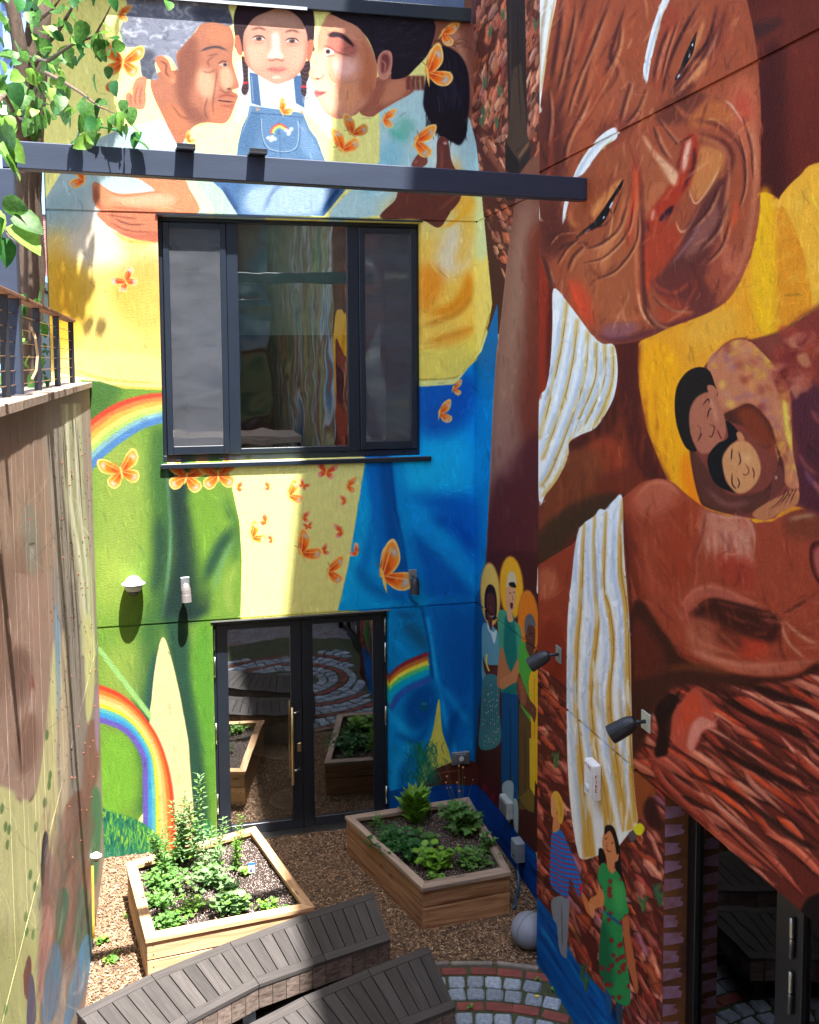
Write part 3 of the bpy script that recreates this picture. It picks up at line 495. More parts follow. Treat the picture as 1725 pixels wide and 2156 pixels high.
    for i in range(240):
        x = R.gauss(850, 60); y = R.uniform(-60, 190); K([(x, y+50), (x+R.uniform(-20, 20), y), (x+R.uniform(-60, 60), y-40)], 5, R.choice([(20, 96, 96), (26, 116, 86), (24, 80, 84), (60, 130, 70)]), a=.7)
    # joint lines are built in geometry
    return L
def paint_right():
    L = Layer(1100, -180, 880, 2560, (92, 40, 30)); P, K, B = L.P, L.K, L.B
    A1 = lambda: L.fr(1400, 0, 1100); A2 = lambda: L.fr(1400, 800, 1100); A3 = lambda: L.fr(1500, 1400, 1000); A4 = lambda: L.fr(1500, 2200, 1000)
    R = random.Random(11)
    def streaks(x0, x1, y0, y1, n, cols, l=(60, 160), w=(5, 18), a=.3, sl=.0, soft=4):
        for i in range(n):
            x = R.uniform(x0, x1); y = R.uniform(y0, y1); k = R.uniform(*l)
            K([(x, y), (x+sl*k*.5+R.uniform(-6, 6), y+k/2), (x+sl*k, y+k)], R.uniform(*w), R.choice(cols), soft=soft, a=a)
    A1()
    P([(1350, -300), (2500, -300), (2500, 1500), (1400, 1500)], (92, 36, 26), sm=False)
    P([(1440, 60), (2000, -100), (2000, 300), (1500, 400)], (104, 46, 32), soft=40); P([(1440, 300), (1560, 260), (1560, 900), (1450, 1000)], (76, 26, 22), soft=24); P([(1600, 300), (1800, 250), (1800, 900), (1600, 800)], (112, 46, 30), soft=40, a=.7)
    P([(1400, 130), (1480, 95), (1560, 100), (1480, 160), (1420, 190)], (64, 34, 34), soft=14, a=.8)
    # halos
    og = (226, 148, 40)
    A2(); P([(1440, -330), (1545, -290), (1600, -200), (1725, -110), (1900, -60), (2300, 0), (2300, 1500), (1400, 1300), (1230, 1240), (1150, 1170), (1080, 1120), (1000, 1050), (940, 930), (895, 790), (868, 640), (857, 500), (862, 390), (960, 300), (1300, -200)], og, soft=1)
    P([(1530, -280), (1560, -340), (1630, -410), (1740, -480), (2200, -520), (2300, 400), (1550, 400), (1505, 200), (1510, -100)], (232, 164, 58), soft=1); P([(1540, -270), (1590, -200), (1640, -80), (1672, 60), (1680, 230), (1500, 400), (1508, 100), (1515, -120)], (216, 138, 36), soft=2)
    P([(1430, -300), (1500, -300), (1520, 300), (1440, 320), (1400, 100)], (238, 178, 22), soft=14, a=.7)
    P([(870, 430), (960, 380), (1060, 480), (1100, 900), (1180, 1130), (1080, 1110), (960, 950), (880, 700)], (240, 156, 18), soft=16, a=.9); P([(1100, 920), (1180, 1180), (1100, 1130), (1060, 1000)], (238, 132, 10), soft=12)
    P([(1150, 260), (1300, 220), (1330, 330), (1180, 420), (1080, 360)], (222, 158, 62), soft=30, a=.8)
    for i in range(80): B(R.uniform(880, 1500), R.uniform(-100, 480), R.uniform(10, 40), R.uniform(10, 34), R.choice([(236, 176, 70), (206, 138, 40), (224, 150, 60)]), .25)
    for i in range(50): B(R.uniform(1500, 1900), R.uniform(-350, 350), R.uniform(14, 44), R.uniform(14, 40), R.choice([(240, 186, 96), (226, 160, 60)]), .3)
    # neck and chest behind the cloth
    P([(387, 700), (450, 600), (520, 870), (760, 500), (745, 400), (860, 360), (857, 560), (900, 800), (1000, 1050), (1080, 1130), (840, 1120), (780, 1200), (560, 1300), (460, 1411), (387, 1411)], (112, 48, 28), sm=False)
    P([(760, 380), (862, 370), (862, 620), (930, 900), (1010, 1060), (900, 1050), (800, 800), (760, 600)], (84, 32, 24), soft=14); P([(600, 860), (750, 850), (800, 980), (640, 1010), (560, 940)], (150, 66, 34), soft=16, a=.8); P([(390, 1140), (520, 900), (640, 880), (700, 1000), (560, 1200), (390, 1330)], (118, 66, 38), soft=24, a=.85)
    P([(530, 860), (640, 800), (740, 640), (770, 760), (640, 860), (560, 900)], (70, 28, 22), soft=14, a=.8)
    P([(387, 1290), (600, 1130), (800, 1120), (700, 1220), (560, 1300), (460, 1411), (387, 1430)], (72, 46, 28), soft=12); streaks(420, 1000, 600, 1150, 90, [(150, 70, 36), (88, 34, 24), (166, 84, 44)])
    # face
    A1(); f1, f2, f3, f4, f5 = (150, 82, 54), (190, 118, 76), (92, 42, 34), (170, 68, 36), (58, 26, 28)
    face = [(470, -300), (1300, -300), (1350, -120), (1385, 20), (1415, 160), (1435, 320), (1447, 520), (1447, 760), (1442, 1000), (1425, 1120), (1400, 1230), (1390, 1255), (1340, 1365), (1280, 1445), (1180, 1505), (1020, 1565), (900, 1620), (780, 1647), (690, 1640), (620, 1585), (560, 1505), (500, 1415), (450, 1380), (400, 1280), (385, 1200), (385, 700), (400, 420), (430, 200)]
    P(face, f1, soft=1); L.setclip(face, 1)
    # forehead folds
    P([(420, 300), (560, 100), (640, -100), (560, 500), (500, 760), (400, 780)], (110, 58, 40), soft=24, a=.7); P([(380, 480), (520, 640), (500, 1000), (560, 1100), (480, 1200), (380, 1200)], (88, 42, 34), soft=30, a=.9)
    for w in ([(620, -40), (540, 260), (520, 420), (470, 560)], [(730, -20), (640, 240), (590, 440), (530, 600)], [(800, 20), (730, 260), (760, 360), (640, 520)], [(500, -60), (480, 160), (440, 400)]):
        K(w, 20, f5, soft=5, a=.75); K([(x+24, y+6) for x, y in w], 22, (182, 106, 70), soft=8, a=.7)
    for w in ([(580, 60), (560, 300), (500, 500)], [(690, 60), (600, 330), (540, 560), (500, 700)], [(760, 300), (660, 560), (580, 700)], [(860, -40), (800, 200), (790, 300)]): K(w, 34, (158, 88, 56), soft=12, a=.7)
    for w in ([(700, 380), (620, 560), (520, 700)], [(660, 40), (560, 330)], [(450, 620), (440, 800), (420, 1000)]): K(w, 16, (140, 60, 40), soft=6, a=.8)
    K([(790, 80), (770, 260), (740, 340), (640, 520), (560, 640)], 9, (196, 130, 92), soft=3, a=.6)
    P([(760, 350), (880, 380), (930, 480), (880, 560), (770, 600), (740, 480)], (150, 86, 58), soft=20, a=.8); P([(660, 640), (800, 540), (860, 560), (800, 640), (700, 720)], (128, 66, 50), soft=18)
    # far eye (upper right)
    K([(1180, -40), (1100, 160), (1030, 330), (980, 480)], 60, (150, 84, 54), soft=14, a=.9); K([(1160, 0), (1060, 180), (1000, 330), (975, 470)], 14, f5, soft=4); K([(1240, 20), (1200, 180), (1150, 260), (1060, 380), (1010, 460)], 16, f5, soft=4)
    K([(1180, 80), (1150, 180), (1100, 280), (1050, 350)], 22, (196, 134, 88), soft=6, a=.8)
    P([(1142, 150), (1132, 210), (1120, 260), (1085, 320), (1045, 382), (1038, 372), (1060, 330), (1082, 270), (1110, 210)], (20, 20, 26)); K([(1122, 208), (1118, 224)], 7, (210, 220, 230)); K([(1108, 255), (1102, 280)], 5, (190, 200, 215)); K([(1060, 355), (1046, 378)], 7, (210, 214, 220))
    K([(1290, 10), (1220, 240), (1100, 420), (1000, 510)], 36, f3, soft=10, a=.8); K([(1190, 290), (1130, 360), (1040, 430)], 30, (200, 132, 84), soft=7, a=.8); K([(1300, 60), (1260, 220), (1180, 330)], 30, (146, 76, 52), soft=10); P([(1120, 300), (1190, 280), (1180, 350), (1120, 400)], (190, 120, 80), soft=9, a=.8)
    P([(980, 60), (1060, 60), (1020, 240), (960, 430), (930, 380)], (150, 70, 50), soft=12, a=.7)
    # brow bridge and right cheek
    P([(1000, 480), (1180, 440), (1120, 560), (1000, 600), (940, 560)], (100, 52, 40), soft=14, a=.8); K([(1020, 490), (1120, 560), (1240, 420)], 22, (168, 100, 64), soft=7, a=.8)
    P([(1300, 420), (1420, 400), (1430, 900), (1380, 760), (1300, 640)], (186, 104, 74), soft=18, a=.8); P([(1340, 440), (1400, 500), (1390, 600), (1330, 560)], (176, 74, 56), soft=16, a=.7); P([(1120, 540), (1240, 480), (1320, 560), (1260, 600), (1130, 610)], (176, 104, 58), soft=12, a=.8)
    K([(1270, 480), (1310, 510), (1370, 600)], 9, (220, 190, 170), soft=3, a=.7); K([(1150, 580), (1240, 580), (1330, 690), (1380, 830)], 9, (222, 170, 130), soft=3, a=.6)
    K([(1110, 570), (1240, 600), (1330, 680), (1370, 790), (1375, 900)], 20, (100, 44, 38), soft=6, a=.9); K([(1150, 640), (1270, 680), (1310, 750), (1280, 860), (1200, 980)], 22, (96, 44, 36), soft=7, a=.9); K([(1140, 655), (1240, 690), (1296, 770)], 22, (170, 110, 78), soft=7, a=.7)
    P([(1170, 700), (1270, 740), (1240, 860), (1150, 960), (1110, 900), (1130, 780)], (190, 124, 72), soft=10, a=.9); K([(1100, 900), (1135, 975), (1200, 900), (1250, 800)], 9, (230, 178, 140), soft=3, a=.8)
    # nose
    P([(1085, 660), (1120, 640), (1145, 680), (1140, 780), (1110, 880), (1050, 960), (1020, 1030), (960, 1100), (920, 1112), (900, 1070), (930, 990), (1000, 900), (1050, 850), (1065, 740)], (160, 60, 36), soft=4); K([(1110, 660), (1090, 740), (1075, 830)], 26, (236, 196, 176), soft=7, a=.85); K([(1130, 700), (1125, 800), (1070, 920)], 16, (80, 34, 34), soft=5)
    K([(1130, 640), (1070, 680), (1030, 690)], 9, (84, 40, 34), soft=3); K([(1080, 660), (1060, 760), (1040, 840)], 12, (110, 40, 30), soft=4, a=.8)
    P([(960, 1050), (1000, 1000), (1030, 985), (1020, 1020), (980, 1058)], (60, 28, 36), soft=3); K([(905, 1060), (915, 1105), (960, 1110), (1010, 1040)], 10, (90, 34, 34), soft=3); K([(935, 1000), (925, 1060)], 16, (220, 160, 140), soft=5, a=.8); K([(960, 1080), (1010, 1020)], 9, (120, 90, 110), soft=3, a=.7)
    P([(880, 640), (940, 720), (1000, 780), (1050, 830), (1040, 890), (1000, 860), (920, 740)], (230, 176, 140), soft=6, a=.85); P([(850, 700), (900, 700), (1000, 860), (930, 980), (880, 960), (860, 820)], (158, 92, 60), soft=14, a=.9); K([(850, 720), (870, 900), (890, 1100), (920, 1400)], 24, (100, 48, 40), soft=8, a=.8)
    P([(900, 900), (1000, 880), (920, 1000), (890, 1060)], (180, 110, 74), soft=9, a=.7)
    # near eye
    P([(560, 800), (700, 720), (800, 720), (850, 820), (840, 1000), (760, 1150), (620, 1180), (540, 1050)], (148, 84, 54), soft=16, a=.9); K([(840, 730), (850, 900), (820, 1100), (790, 1260)], 28, (206, 74, 40), soft=9, a=.8)
    P([(640, 1000), (720, 900), (790, 860), (760, 930), (700, 990), (650, 1040)], (204, 134, 80), soft=6, a=.9)
    P([(788, 860), (780, 900), (740, 960), (715, 1030), (680, 1080), (620, 1110), (560, 1142), (600, 1100), (650, 1060), (700, 990), (740, 930)], (22, 20, 26)); K([(740, 965), (722, 1000)], 8, (200, 206, 216)); K([(700, 1035), (690, 1050)], 7, (190, 200, 215)); K([(634, 1095), (600, 1120)], 9, (220, 216, 210)); K([(555, 1145), (640, 1095), (720, 1060), (790, 900)], 7, (60, 26, 28), a=.8)
    K([(800, 900), (780, 1050), (720, 1180), (640, 1200)], 26, (196, 126, 80), soft=8, a=.8); K([(740, 990), (730, 1100), (700, 1200)], 8, (220, 170, 120), soft=3, a=.6); K([(640, 1195), (590, 1160), (500, 1180), (450, 1240)], 14, f5, soft=5, a=.7); K([(530, 1000), (540, 1060), (570, 1090)], 20, (190, 120, 70), soft=6, a=.8)
    # lower face: cheeks, mouth, chin
    P([(540, 1180), (700, 1200), (820, 1150), (840, 1411), (800, 1560), (640, 1500), (540, 1340)], (156, 92, 58), soft=20, a=.85); P([(540, 1340), (620, 1400), (640, 1560), (560, 1480)], (200, 76, 44), soft=16, a=.8); K([(530, 1330), (560, 1420), (600, 1500)], 18, (220, 84, 50), soft=6, a=.7)
    K([(600, 1250), (690, 1330), (760, 1250)], 16, (110, 56, 42), soft=6, a=.6); K([(640, 1290), (740, 1200), (800, 1100)], 12, (206, 146, 104), soft=5, a=.6); P([(650, 1200), (740, 1160), (700, 1300)], (190, 120, 78), soft=12, a=.7)
    K([(850, 800), (855, 1000), (850, 1200), (860, 1411), (900, 1560)], 16, (198, 118, 78), soft=5, a=.7); K([(880, 1000), (885, 1200), (890, 1411), (930, 1540), (1010, 1555)], 22, (84, 40, 38), soft=6, a=.9); K([(900, 1120), (905, 1300), (910, 1411)], 18, (212, 74, 36), soft=6, a=.8); K([(856, 1400), (880, 1500), (930, 1570)], 10, (232, 176, 140), soft=3, a=.7)
    P([(900, 1120), (1000, 1060), (1060, 1100), (1060, 1200), (960, 1330), (920, 1340)], (160, 66, 40), soft=12, a=.9); K([(1040, 1060), (1065, 1110), (1110, 1080), (1170, 960)], 10, (230, 176, 136), soft=3, a=.8)
    P([(1110, 1060), (1240, 860), (1280, 900), (1250, 1150), (1180, 1260), (960, 1340), (1050, 1200)], (92, 48, 44), soft=12, a=.85); P([(1130, 1120), (1230, 980), (1240, 1060), (1150, 1200), (1080, 1230)], (140, 92, 80), soft=12, a=.8); K([(1170, 1060), (1110, 1150), (1010, 1280)], 12, (150, 120, 134), soft=5, a=.6)
    P([(930, 1340), (1060, 1290), (1200, 1260), (1180, 1340), (1240, 1411), (1180, 1500), (1050, 1480), (960, 1411)], (104, 50, 44), soft=10, a=.9); K([(930, 1330), (960, 1380), (1040, 1400), (1120, 1340)], 16, (160, 76, 56), soft=5, a=.8); P([(960, 1420), (1080, 1460), (1120, 1560), (980, 1560)], (156, 70, 44), soft=14, a=.8)
    P([(1240, 1150), (1330, 1160), (1360, 1280), (1300, 1380), (1220, 1411), (1200, 1300)], (150, 78, 56), soft=18); P([(1260, 1180), (1330, 1200), (1330, 1300), (1270, 1300)], (184, 108, 80), soft=14, a=.7); K([(1330, 950), (1320, 1050), (1260, 1150)], 24, (200, 80, 44), soft=8, a=.7); K([(1300, 740), (1290, 900), (1260, 1100), (1270, 1180)], 12, (216, 160, 124), soft=4, a=.5)
    K([(1390, 500), (1420, 700), (1420, 900), (1390, 1120), (1340, 1300), (1240, 1440)], 26, (190, 120, 90), soft=9, a=.7); K([(1290, 1440), (1100, 1530), (900, 1600), (760, 1630), (650, 1600)], 34, (96, 46, 48), soft=10, a=.8); P([(700, 1560), (820, 1540), (860, 1580), (760, 1620), (690, 1610)], (130, 92, 110), soft=12, a=.6); K([(700, 1500), (820, 1530), (900, 1500)], 22, (180, 104, 70), soft=9, a=.7)
    def fold(w, d=16, dk=(66, 30, 28), hl=(206, 142, 104), k=1):
        K(w, d, dk, soft=d*.25, a=.75); K([(x+d*.9*k, y+d*.35) for x, y in w], d*.9, hl, soft=d*.3, a=.65)
    for w in ([(590, 1130), (520, 1190), (470, 1270)], [(610, 1170), (550, 1230), (520, 1300)], [(560, 1110), (480, 1120), (430, 1170)], [(840, 960), (810, 1110), (700, 1230), (600, 1260)], [(815, 930), (770, 1090), (680, 1170), (610, 1190)], [(860, 1010), (850, 1160), (760, 1290), (660, 1340)],
              [(1240, 120), (1180, 260), (1090, 380), (1010, 470)], [(1010, 120), (960, 260), (930, 400)], [(1050, 100), (1000, 250), (970, 380)], [(900, 420), (860, 520), (800, 600)], [(830, 380), (800, 480), (770, 590)], [(950, 560), (1010, 640), (1060, 700)], [(930, 600), (970, 700), (1010, 760)],
              [(1360, 560), (1400, 700), (1410, 860)], [(1330, 620), (1370, 760), (1370, 900), (1340, 1000)], [(1250, 880), (1200, 1000), (1110, 1100)], [(1290, 960), (1240, 1100), (1150, 1200)], [(1300, 1050), (1260, 1180), (1180, 1270)], [(930, 1420), (1010, 1480), (1120, 1490)], [(880, 1460), (930, 1540), (1020, 1580)], [(700, 60), (650, 200), (560, 420), (520, 560)], [(560, 20), (540, 160), (500, 320), (470, 450)], [(640, 420), (580, 560), (520, 680), (500, 800)], [(780, 120), (760, 240), (700, 360)], [(430, 420), (440, 560), (420, 700)]):
        fold(w, R.uniform(9, 17))
    for i in range(170):
        x, y = R.uniform(430, 1400), R.uniform(-60, 1560); l = R.uniform(40, 150); th = 2.0+R.gauss(0, .25) if y < 640 else 1.75+R.gauss(0, .35)
        K([(x, y), (x+l*.5*math.cos(th)+R.uniform(-8, 8), y+l*.5*math.sin(th)), (x+l*math.cos(th), y+l*math.sin(th))], R.uniform(4, 14), R.choice([(204, 138, 98), (190, 112, 72), (104, 50, 40), (84, 40, 36), (176, 84, 54), (214, 158, 124)]), soft=3, a=.38)
    streaks(420, 1420, 0, 1600, 300, [(176, 100, 64), (104, 50, 38), (190, 90, 54), (140, 80, 60), (90, 46, 44)], (30, 110), (3, 12), .28, -.3, 3)
    K([(1447, 300), (1450, 700), (1445, 1000), (1400, 1230), (1290, 1440)], 5, (190, 130, 100), soft=1, a=.6)
    L.setclip()
    # ear
    P([(385, 1190), (420, 1240), (440, 1290), (462, 1340), (465, 1390), (448, 1405), (420, 1380), (395, 1300), (385, 1260)], (120, 66, 50), soft=1); K([(395, 1210), (425, 1290), (445, 1380)], 12, (74, 38, 34), soft=4); K([(440, 1290), (462, 1360)], 6, (176, 120, 96), soft=2)
    # white hair strands
    wh, wg = (226, 226, 220), (170, 176, 186)
    P([(340, -300), (520, -300), (470, 0), (440, 150), (415, 330), (395, 480), (385, 600), (372, 830), (340, 830)], wh, sm=True); K([(440, -100), (400, 130), (386, 330), (382, 500)], 14, (150, 130, 96), soft=4, a=.8); K([(470, -60), (440, 120), (412, 320), (392, 460)], 10, (190, 150, 86), soft=3, a=.8)
    K([(372, 500), (376, 900), (390, 1060)], 10, wh)
    P([(1005, -60), (1012, 0), (975, 80), (945, 200), (920, 300), (905, 392), (895, 394), (884, 350), (890, 290), (920, 160), (960, 40)], wh); K([(985, 30), (940, 160), (905, 300), (900, 380)], 10, wg, soft=3, a=.9); K([(1000, 10), (960, 120), (925, 280)], 5, (190, 170, 130), a=.7)
    P([(760, 625), (755, 665), (700, 700), (650, 760), (600, 830), (560, 860), (530, 960), (505, 1060), (497, 1070), (505, 980), (530, 900), (570, 800), (620, 720), (680, 650), (740, 612)], wh); K([(740, 640), (650, 710), (590, 800), (540, 900)], 12, wg, soft=4, a=.9); K([(745, 660), (680, 720)], 9, (170, 160, 80), soft=3, a=.6)
    # left strip of neck right beside the wall's edge
    A2(); P([(380, -100), (400, 0), (440, 140), (460, 180), (450, 400), (430, 600), (387, 700), (370, 700)], (138, 52, 30), sm=False); P([(430, 130), (455, 160), (448, 400), (440, 600), (420, 500)], (96, 34, 26), soft=6)
    # cloth behind the neck
    wc, tc, gc = (226, 226, 222), (196, 158, 84), (168, 180, 200)
    c1 = [(450, 150), (470, 130), (520, 190), (580, 270), (640, 350), (690, 390), (745, 400), (762, 500), (755, 600), (730, 680), (660, 790), (580, 830), (530, 865), (525, 930), (480, 1030), (420, 1110), (385, 1140), (385, 690), (420, 600), (440, 480), (450, 300)]
    P(c1, wc); L.setclip(c1)
    for w in ([(520, 180), (490, 400), (440, 640), (385, 850)], [(570, 270), (540, 500), (490, 700), (400, 950)], [(620, 330), (600, 560), (520, 800), (440, 1000), (390, 1080)], [(660, 380), (650, 560), (580, 740), (530, 870)], [(700, 390), (695, 560), (640, 700), (580, 820)], [(738, 400), (735, 560), (690, 700), (640, 790)]):
        K(w, 22, tc, soft=6, a=.85, taper=0); K([(x-20, y) for x, y in w], 16, gc, soft=5, a=.8); K([(x+4, y) for x, y in w], 4, (110, 84, 50), soft=1, a=.7)
    K([(525, 860), (500, 980), (430, 1090), (390, 1130)], 24, tc, soft=7, a=.9); K([(740, 560), (690, 740), (600, 820)], 14, tc, soft=5, a=.8)
    for i in range(60):
        x, y = R.uniform(400, 740), R.uniform(200, 900); K([(x, y), (x-8, y+50), (x-22, y+100)], R.uniform(4, 12), R.choice([(240, 240, 236), (190, 200, 214), (210, 214, 222)]), soft=3, a=.6)
    L.setclip()
    # big arm and shoulder
    A3(); b1, b2, b3, b4 = (150, 72, 46), (176, 104, 80), (88, 38, 28), (160, 60, 32)
    P([(250, 560), (430, 450), (560, 300), (700, 200), (760, 150), (830, 112), (900, 108), (960, 130), (1040, 200), (1130, 265), (1240, 300), (1330, 305), (1390, 340), (1480, 330), (1580, 280), (1700, 250), (2300, 200), (2300, 1900), (250, 1900)], b1, sm=False, soft=1)
    P([(250, 560), (435, 455), (400, 900), (395, 1300), (245, 1200)], (138, 62, 38), sm=False); P([(255, 600), (330, 580), (350, 700), (260, 740)], (168, 100, 72), soft=14, a=.8); P([(250, 900), (380, 900), (390, 1250), (250, 1200)], (126, 46, 26), soft=20, a=.8)
    arm = [(695, 230), (760, 150), (830, 112), (900, 108), (960, 130), (1040, 200), (1130, 265), (1240, 300), (1330, 305), (1385, 345), (1395, 400), (1392, 560), (1470, 800), (1500, 815), (1530, 820), (1700, 700), (1900, 640), (1900, 1080), (1700, 1090), (1600, 1130), (1450, 1145), (1300, 1130), (1100, 1080), (950, 1000), (800, 800), (730, 600), (700, 400)]
    P(arm, b1, soft=3); L.setclip(arm, 3)
    P([(740, 200), (880, 110), (980, 150), (940, 260), (800, 300)], (176, 98, 72), soft=26, a=.9); P([(700, 300), (760, 400), (800, 700), (900, 950), (1100, 1080), (800, 1000), (690, 600)], (112, 44, 26), soft=26, a=.9); P([(980, 240), (1080, 260), (1060, 600), (940, 700), (880, 500)], (150, 64, 34), soft=30, a=.7)
    P([(1130, 270), (1340, 300), (1395, 420), (1380, 560), (1300, 520), (1200, 520), (1120, 400)], (184, 118, 94), soft=18, a=.9); P([(1180, 480), (1320, 500), (1380, 600), (1380, 680), (1240, 660)], (160, 58, 40), soft=24, a=.55); K([(1090, 300), (1110, 420), (1080, 520)], 20, (180, 124, 104), soft=7, a=.6)
    for i in range(26):
        x = R.uniform(1120, 1360); K([(x, R.uniform(360, 420)), (x+8, R.uniform(460, 560))], R.uniform(6, 16), R.choice([(196, 144, 120), (150, 84, 64), (206, 160, 140)]), soft=4, a=.5)
    P([(1400, 330), (1480, 350), (1500, 560), (1520, 800), (1470, 800), (1420, 600), (1392, 480)], (100, 46, 32), soft=14, a=.9); K([(1450, 400), (1470, 560), (1500, 760)], 22, (206, 140, 116), soft=7, a=.8); P([(1500, 420), (1600, 400), (1610, 560), (1540, 640)], (150, 60, 28), soft=18, a=.9); K([(1540, 760), (1640, 600), (1700, 560)], 40, (180, 112, 88), soft=14, a=.8)
    P([(1000, 760), (1120, 670), (1250, 700), (1400, 790), (1480, 810), (1300, 780), (1150, 740), (1050, 800), (1000, 860)], (166, 92, 72), soft=14, a=.9); P([(1060, 830), (1150, 745), (1260, 760), (1400, 800), (1520, 830), (1500, 960), (1400, 960), (1250, 900)], (72, 30, 20), soft=14); K([(1050, 820), (1140, 745), (1280, 765), (1440, 806), (1520, 812), (1620, 770), (1725, 700)], 12, (60, 26, 18), soft=4)
    P([(1020, 880), (1120, 840), (1200, 900), (1180, 1020), (1060, 1020)], (160, 92, 66), soft=22, a=.9); P([(1300, 960), (1420, 960), (1460, 1020), (1340, 1050)], (190, 60, 36), soft=18, a=.55); P([(1200, 880), (1300, 930), (1320, 1010), (1200, 980)], (100, 44, 28), soft=18, a=.8)
    K([(1000, 960), (1150, 1060), (1350, 1115), (1550, 1110), (1725, 1050)], 40, (180, 108, 84), soft=14, a=.8); K([(1520, 830), (1560, 960), (1660, 1060)], 16, (206, 150, 120), soft=5, a=.7); K([(1540, 850), (1640, 940), (1725, 980)], 16, (214, 164, 130), soft=5, a=.6); K([(1530, 830), (1520, 980), (1560, 1080)], 14, (90, 36, 26), soft=5, a=.8)
    for i in range(150):
        x, y = R.uniform(720, 1680), R.uniform(140, 1100); l = R.uniform(60, 190); th = .9+.9*(x-720)/900*(-1 if y > 700 else .3)+R.gauss(0, .2) if y > 700 else 1.5+R.gauss(0, .25)
        K([(x, y), (x+l*.5*math.cos(th)+R.uniform(-10, 10), y+l*.5*math.sin(th)), (x+l*math.cos(th), y+l*math.sin(th))], R.uniform(6, 20), R.choice([(184, 104, 76), (122, 54, 36), (166, 78, 48), (200, 130, 104), (98, 42, 30)]), soft=5, a=.33)
    K([(1140, 290), (1240, 310), (1340, 312), (1385, 400), (1390, 520)], 16, (214, 156, 132), soft=5, a=.6); K([(1170, 340), (1280, 370), (1350, 440)], 44, (200, 140, 116), soft=14, a=.5); K([(760, 200), (840, 130), (920, 130), (1020, 220)], 18, (200, 128, 100), soft=7, a=.6)
    K([(1040, 1000), (1200, 1060), (1400, 1090), (1600, 1070)], 26, (206, 138, 112), soft=9, a=.55); K([(1030, 870), (1070, 950), (1180, 1000), (1300, 1030)], 26, (186, 116, 88), soft=10, a=.6); K([(1000, 780), (1080, 690), (1200, 680), (1330, 740), (1450, 790)], 20, (196, 122, 98), soft=7, a=.6)
    K([(1400, 360), (1420, 520), (1450, 680), (1500, 810)], 14, (70, 30, 24), soft=4, a=.8); K([(1130, 275), (1110, 400), (1060, 540)], 14, (112, 50, 36), soft=6, a=.7)
    L.setclip()
    P([(1680, 460), (1725, 430), (1800, 440), (1800, 680), (1725, 660), (1680, 560)], (84, 30, 24), soft=2); P([(1700, 480), (1800, 460), (1800, 640), (1720, 620)], (160, 88, 76), soft=8); P([(1540, 300), (1700, 262), (2100, 230), (2100, 420), (1600, 420)], (118, 62, 40), soft=22, a=.8); K([(1560, 320), (1725, 290)], 22, (180, 150, 120), soft=8, a=.6)
    streaks(720, 1700, 150, 1100, 150, [(170, 84, 54), (104, 44, 30), (188, 90, 58), (150, 70, 50)], (40, 120), (5, 18), .28, .25, 5)
    P([(735, 800), (900, 900), (1000, 1040), (1150, 1110), (1400, 1150), (1600, 1140), (1725, 1080), (1725, 1250), (1200, 1300), (900, 1200), (850, 1600), (720, 1900)], (70, 32, 20), soft=8)
    P([(735, 860), (900, 1000), (920, 1180), (840, 1400), (740, 1552)], (96, 42, 28), soft=14)
    P([(930, 1100), (1100, 1080), (1250, 1130), (1200, 1200), (1000, 1180)], (110, 60, 34), soft=12)
    # mother and child in the halo
    A2(); P([(1190, 480), (1300, 380), (1400, 370), (1560, 320), (1725, 210), (2100, 40), (2100, 1200), (1620, 1170), (1500, 1230), (1360, 1220), (1200, 1180), (1150, 1130), (1110, 900), (1150, 600)], (126, 66, 52), soft=1)
    P([(1600, 600), (2100, 500), (2100, 1200), (1640, 1170), (1620, 900)], (88, 42, 50), soft=14); P([(1560, 330), (1900, 160), (1900, 560), (1640, 560)], (130, 60, 46), soft=14)
    pc = [(200, 150, 60), (210, 140, 80), (140, 66, 48), (160, 80, 60), (180, 130, 110), (120, 50, 50), (226, 190, 80), (150, 100, 110)]
    L.setclip([(1190, 480), (1300, 380), (1380, 372), (1450, 430), (1560, 560), (1595, 680), (1600, 900), (1630, 1080), (1560, 1050), (1500, 850), (1420, 690), (1330, 700), (1270, 740), (1220, 620)])
    P([(1190, 300), (1700, 300), (1700, 1100), (1190, 1100)], (180, 116, 84), sm=False)
    for i in range(140): B(R.uniform(1190, 1620), R.uniform(370, 1060), R.uniform(16, 50), R.uniform(12, 34), R.choice(pc), .5, R.uniform(-1, 1))
    K([(1450, 430), (1540, 560), (1575, 800), (1600, 930)], 22, (226, 196, 80), soft=6, a=.9); L.setclip()
    K([(1190, 500), (1280, 390), (1390, 372), (1500, 470), (1580, 600), (1600, 800), (1630, 1060)], 6, (110, 50, 40), soft=2); K([(1400, 375), (1560, 320), (1725, 215), (1900, 130)], 8, (150, 110, 40), soft=2)
    for i in range(60): 
        x = R.uniform(1480, 1900); y = R.uniform(330, 640) - (x-1480)*.35
        P([(x, y), (x+R.uniform(30, 70), y-R.uniform(0, 20)), (x+R.uniform(40, 90), y+R.uniform(20, 50)), (x+R.uniform(0, 30), y+R.uniform(20, 60))], R.choice([(104, 36, 34), (170, 100, 80), (196, 140, 100), (130, 56, 46), (150, 70, 50)]), soft=4, a=.6)
    for i in range(34):
        x = R.uniform(1620, 1900); y = R.uniform(600, 1120); K([(x, y), (x+30, y+50), (x+90, y+110)], R.uniform(10, 26), R.choice([(130, 88, 110), (100, 44, 44), (150, 90, 80), (70, 34, 40)]), soft=5, a=.6)
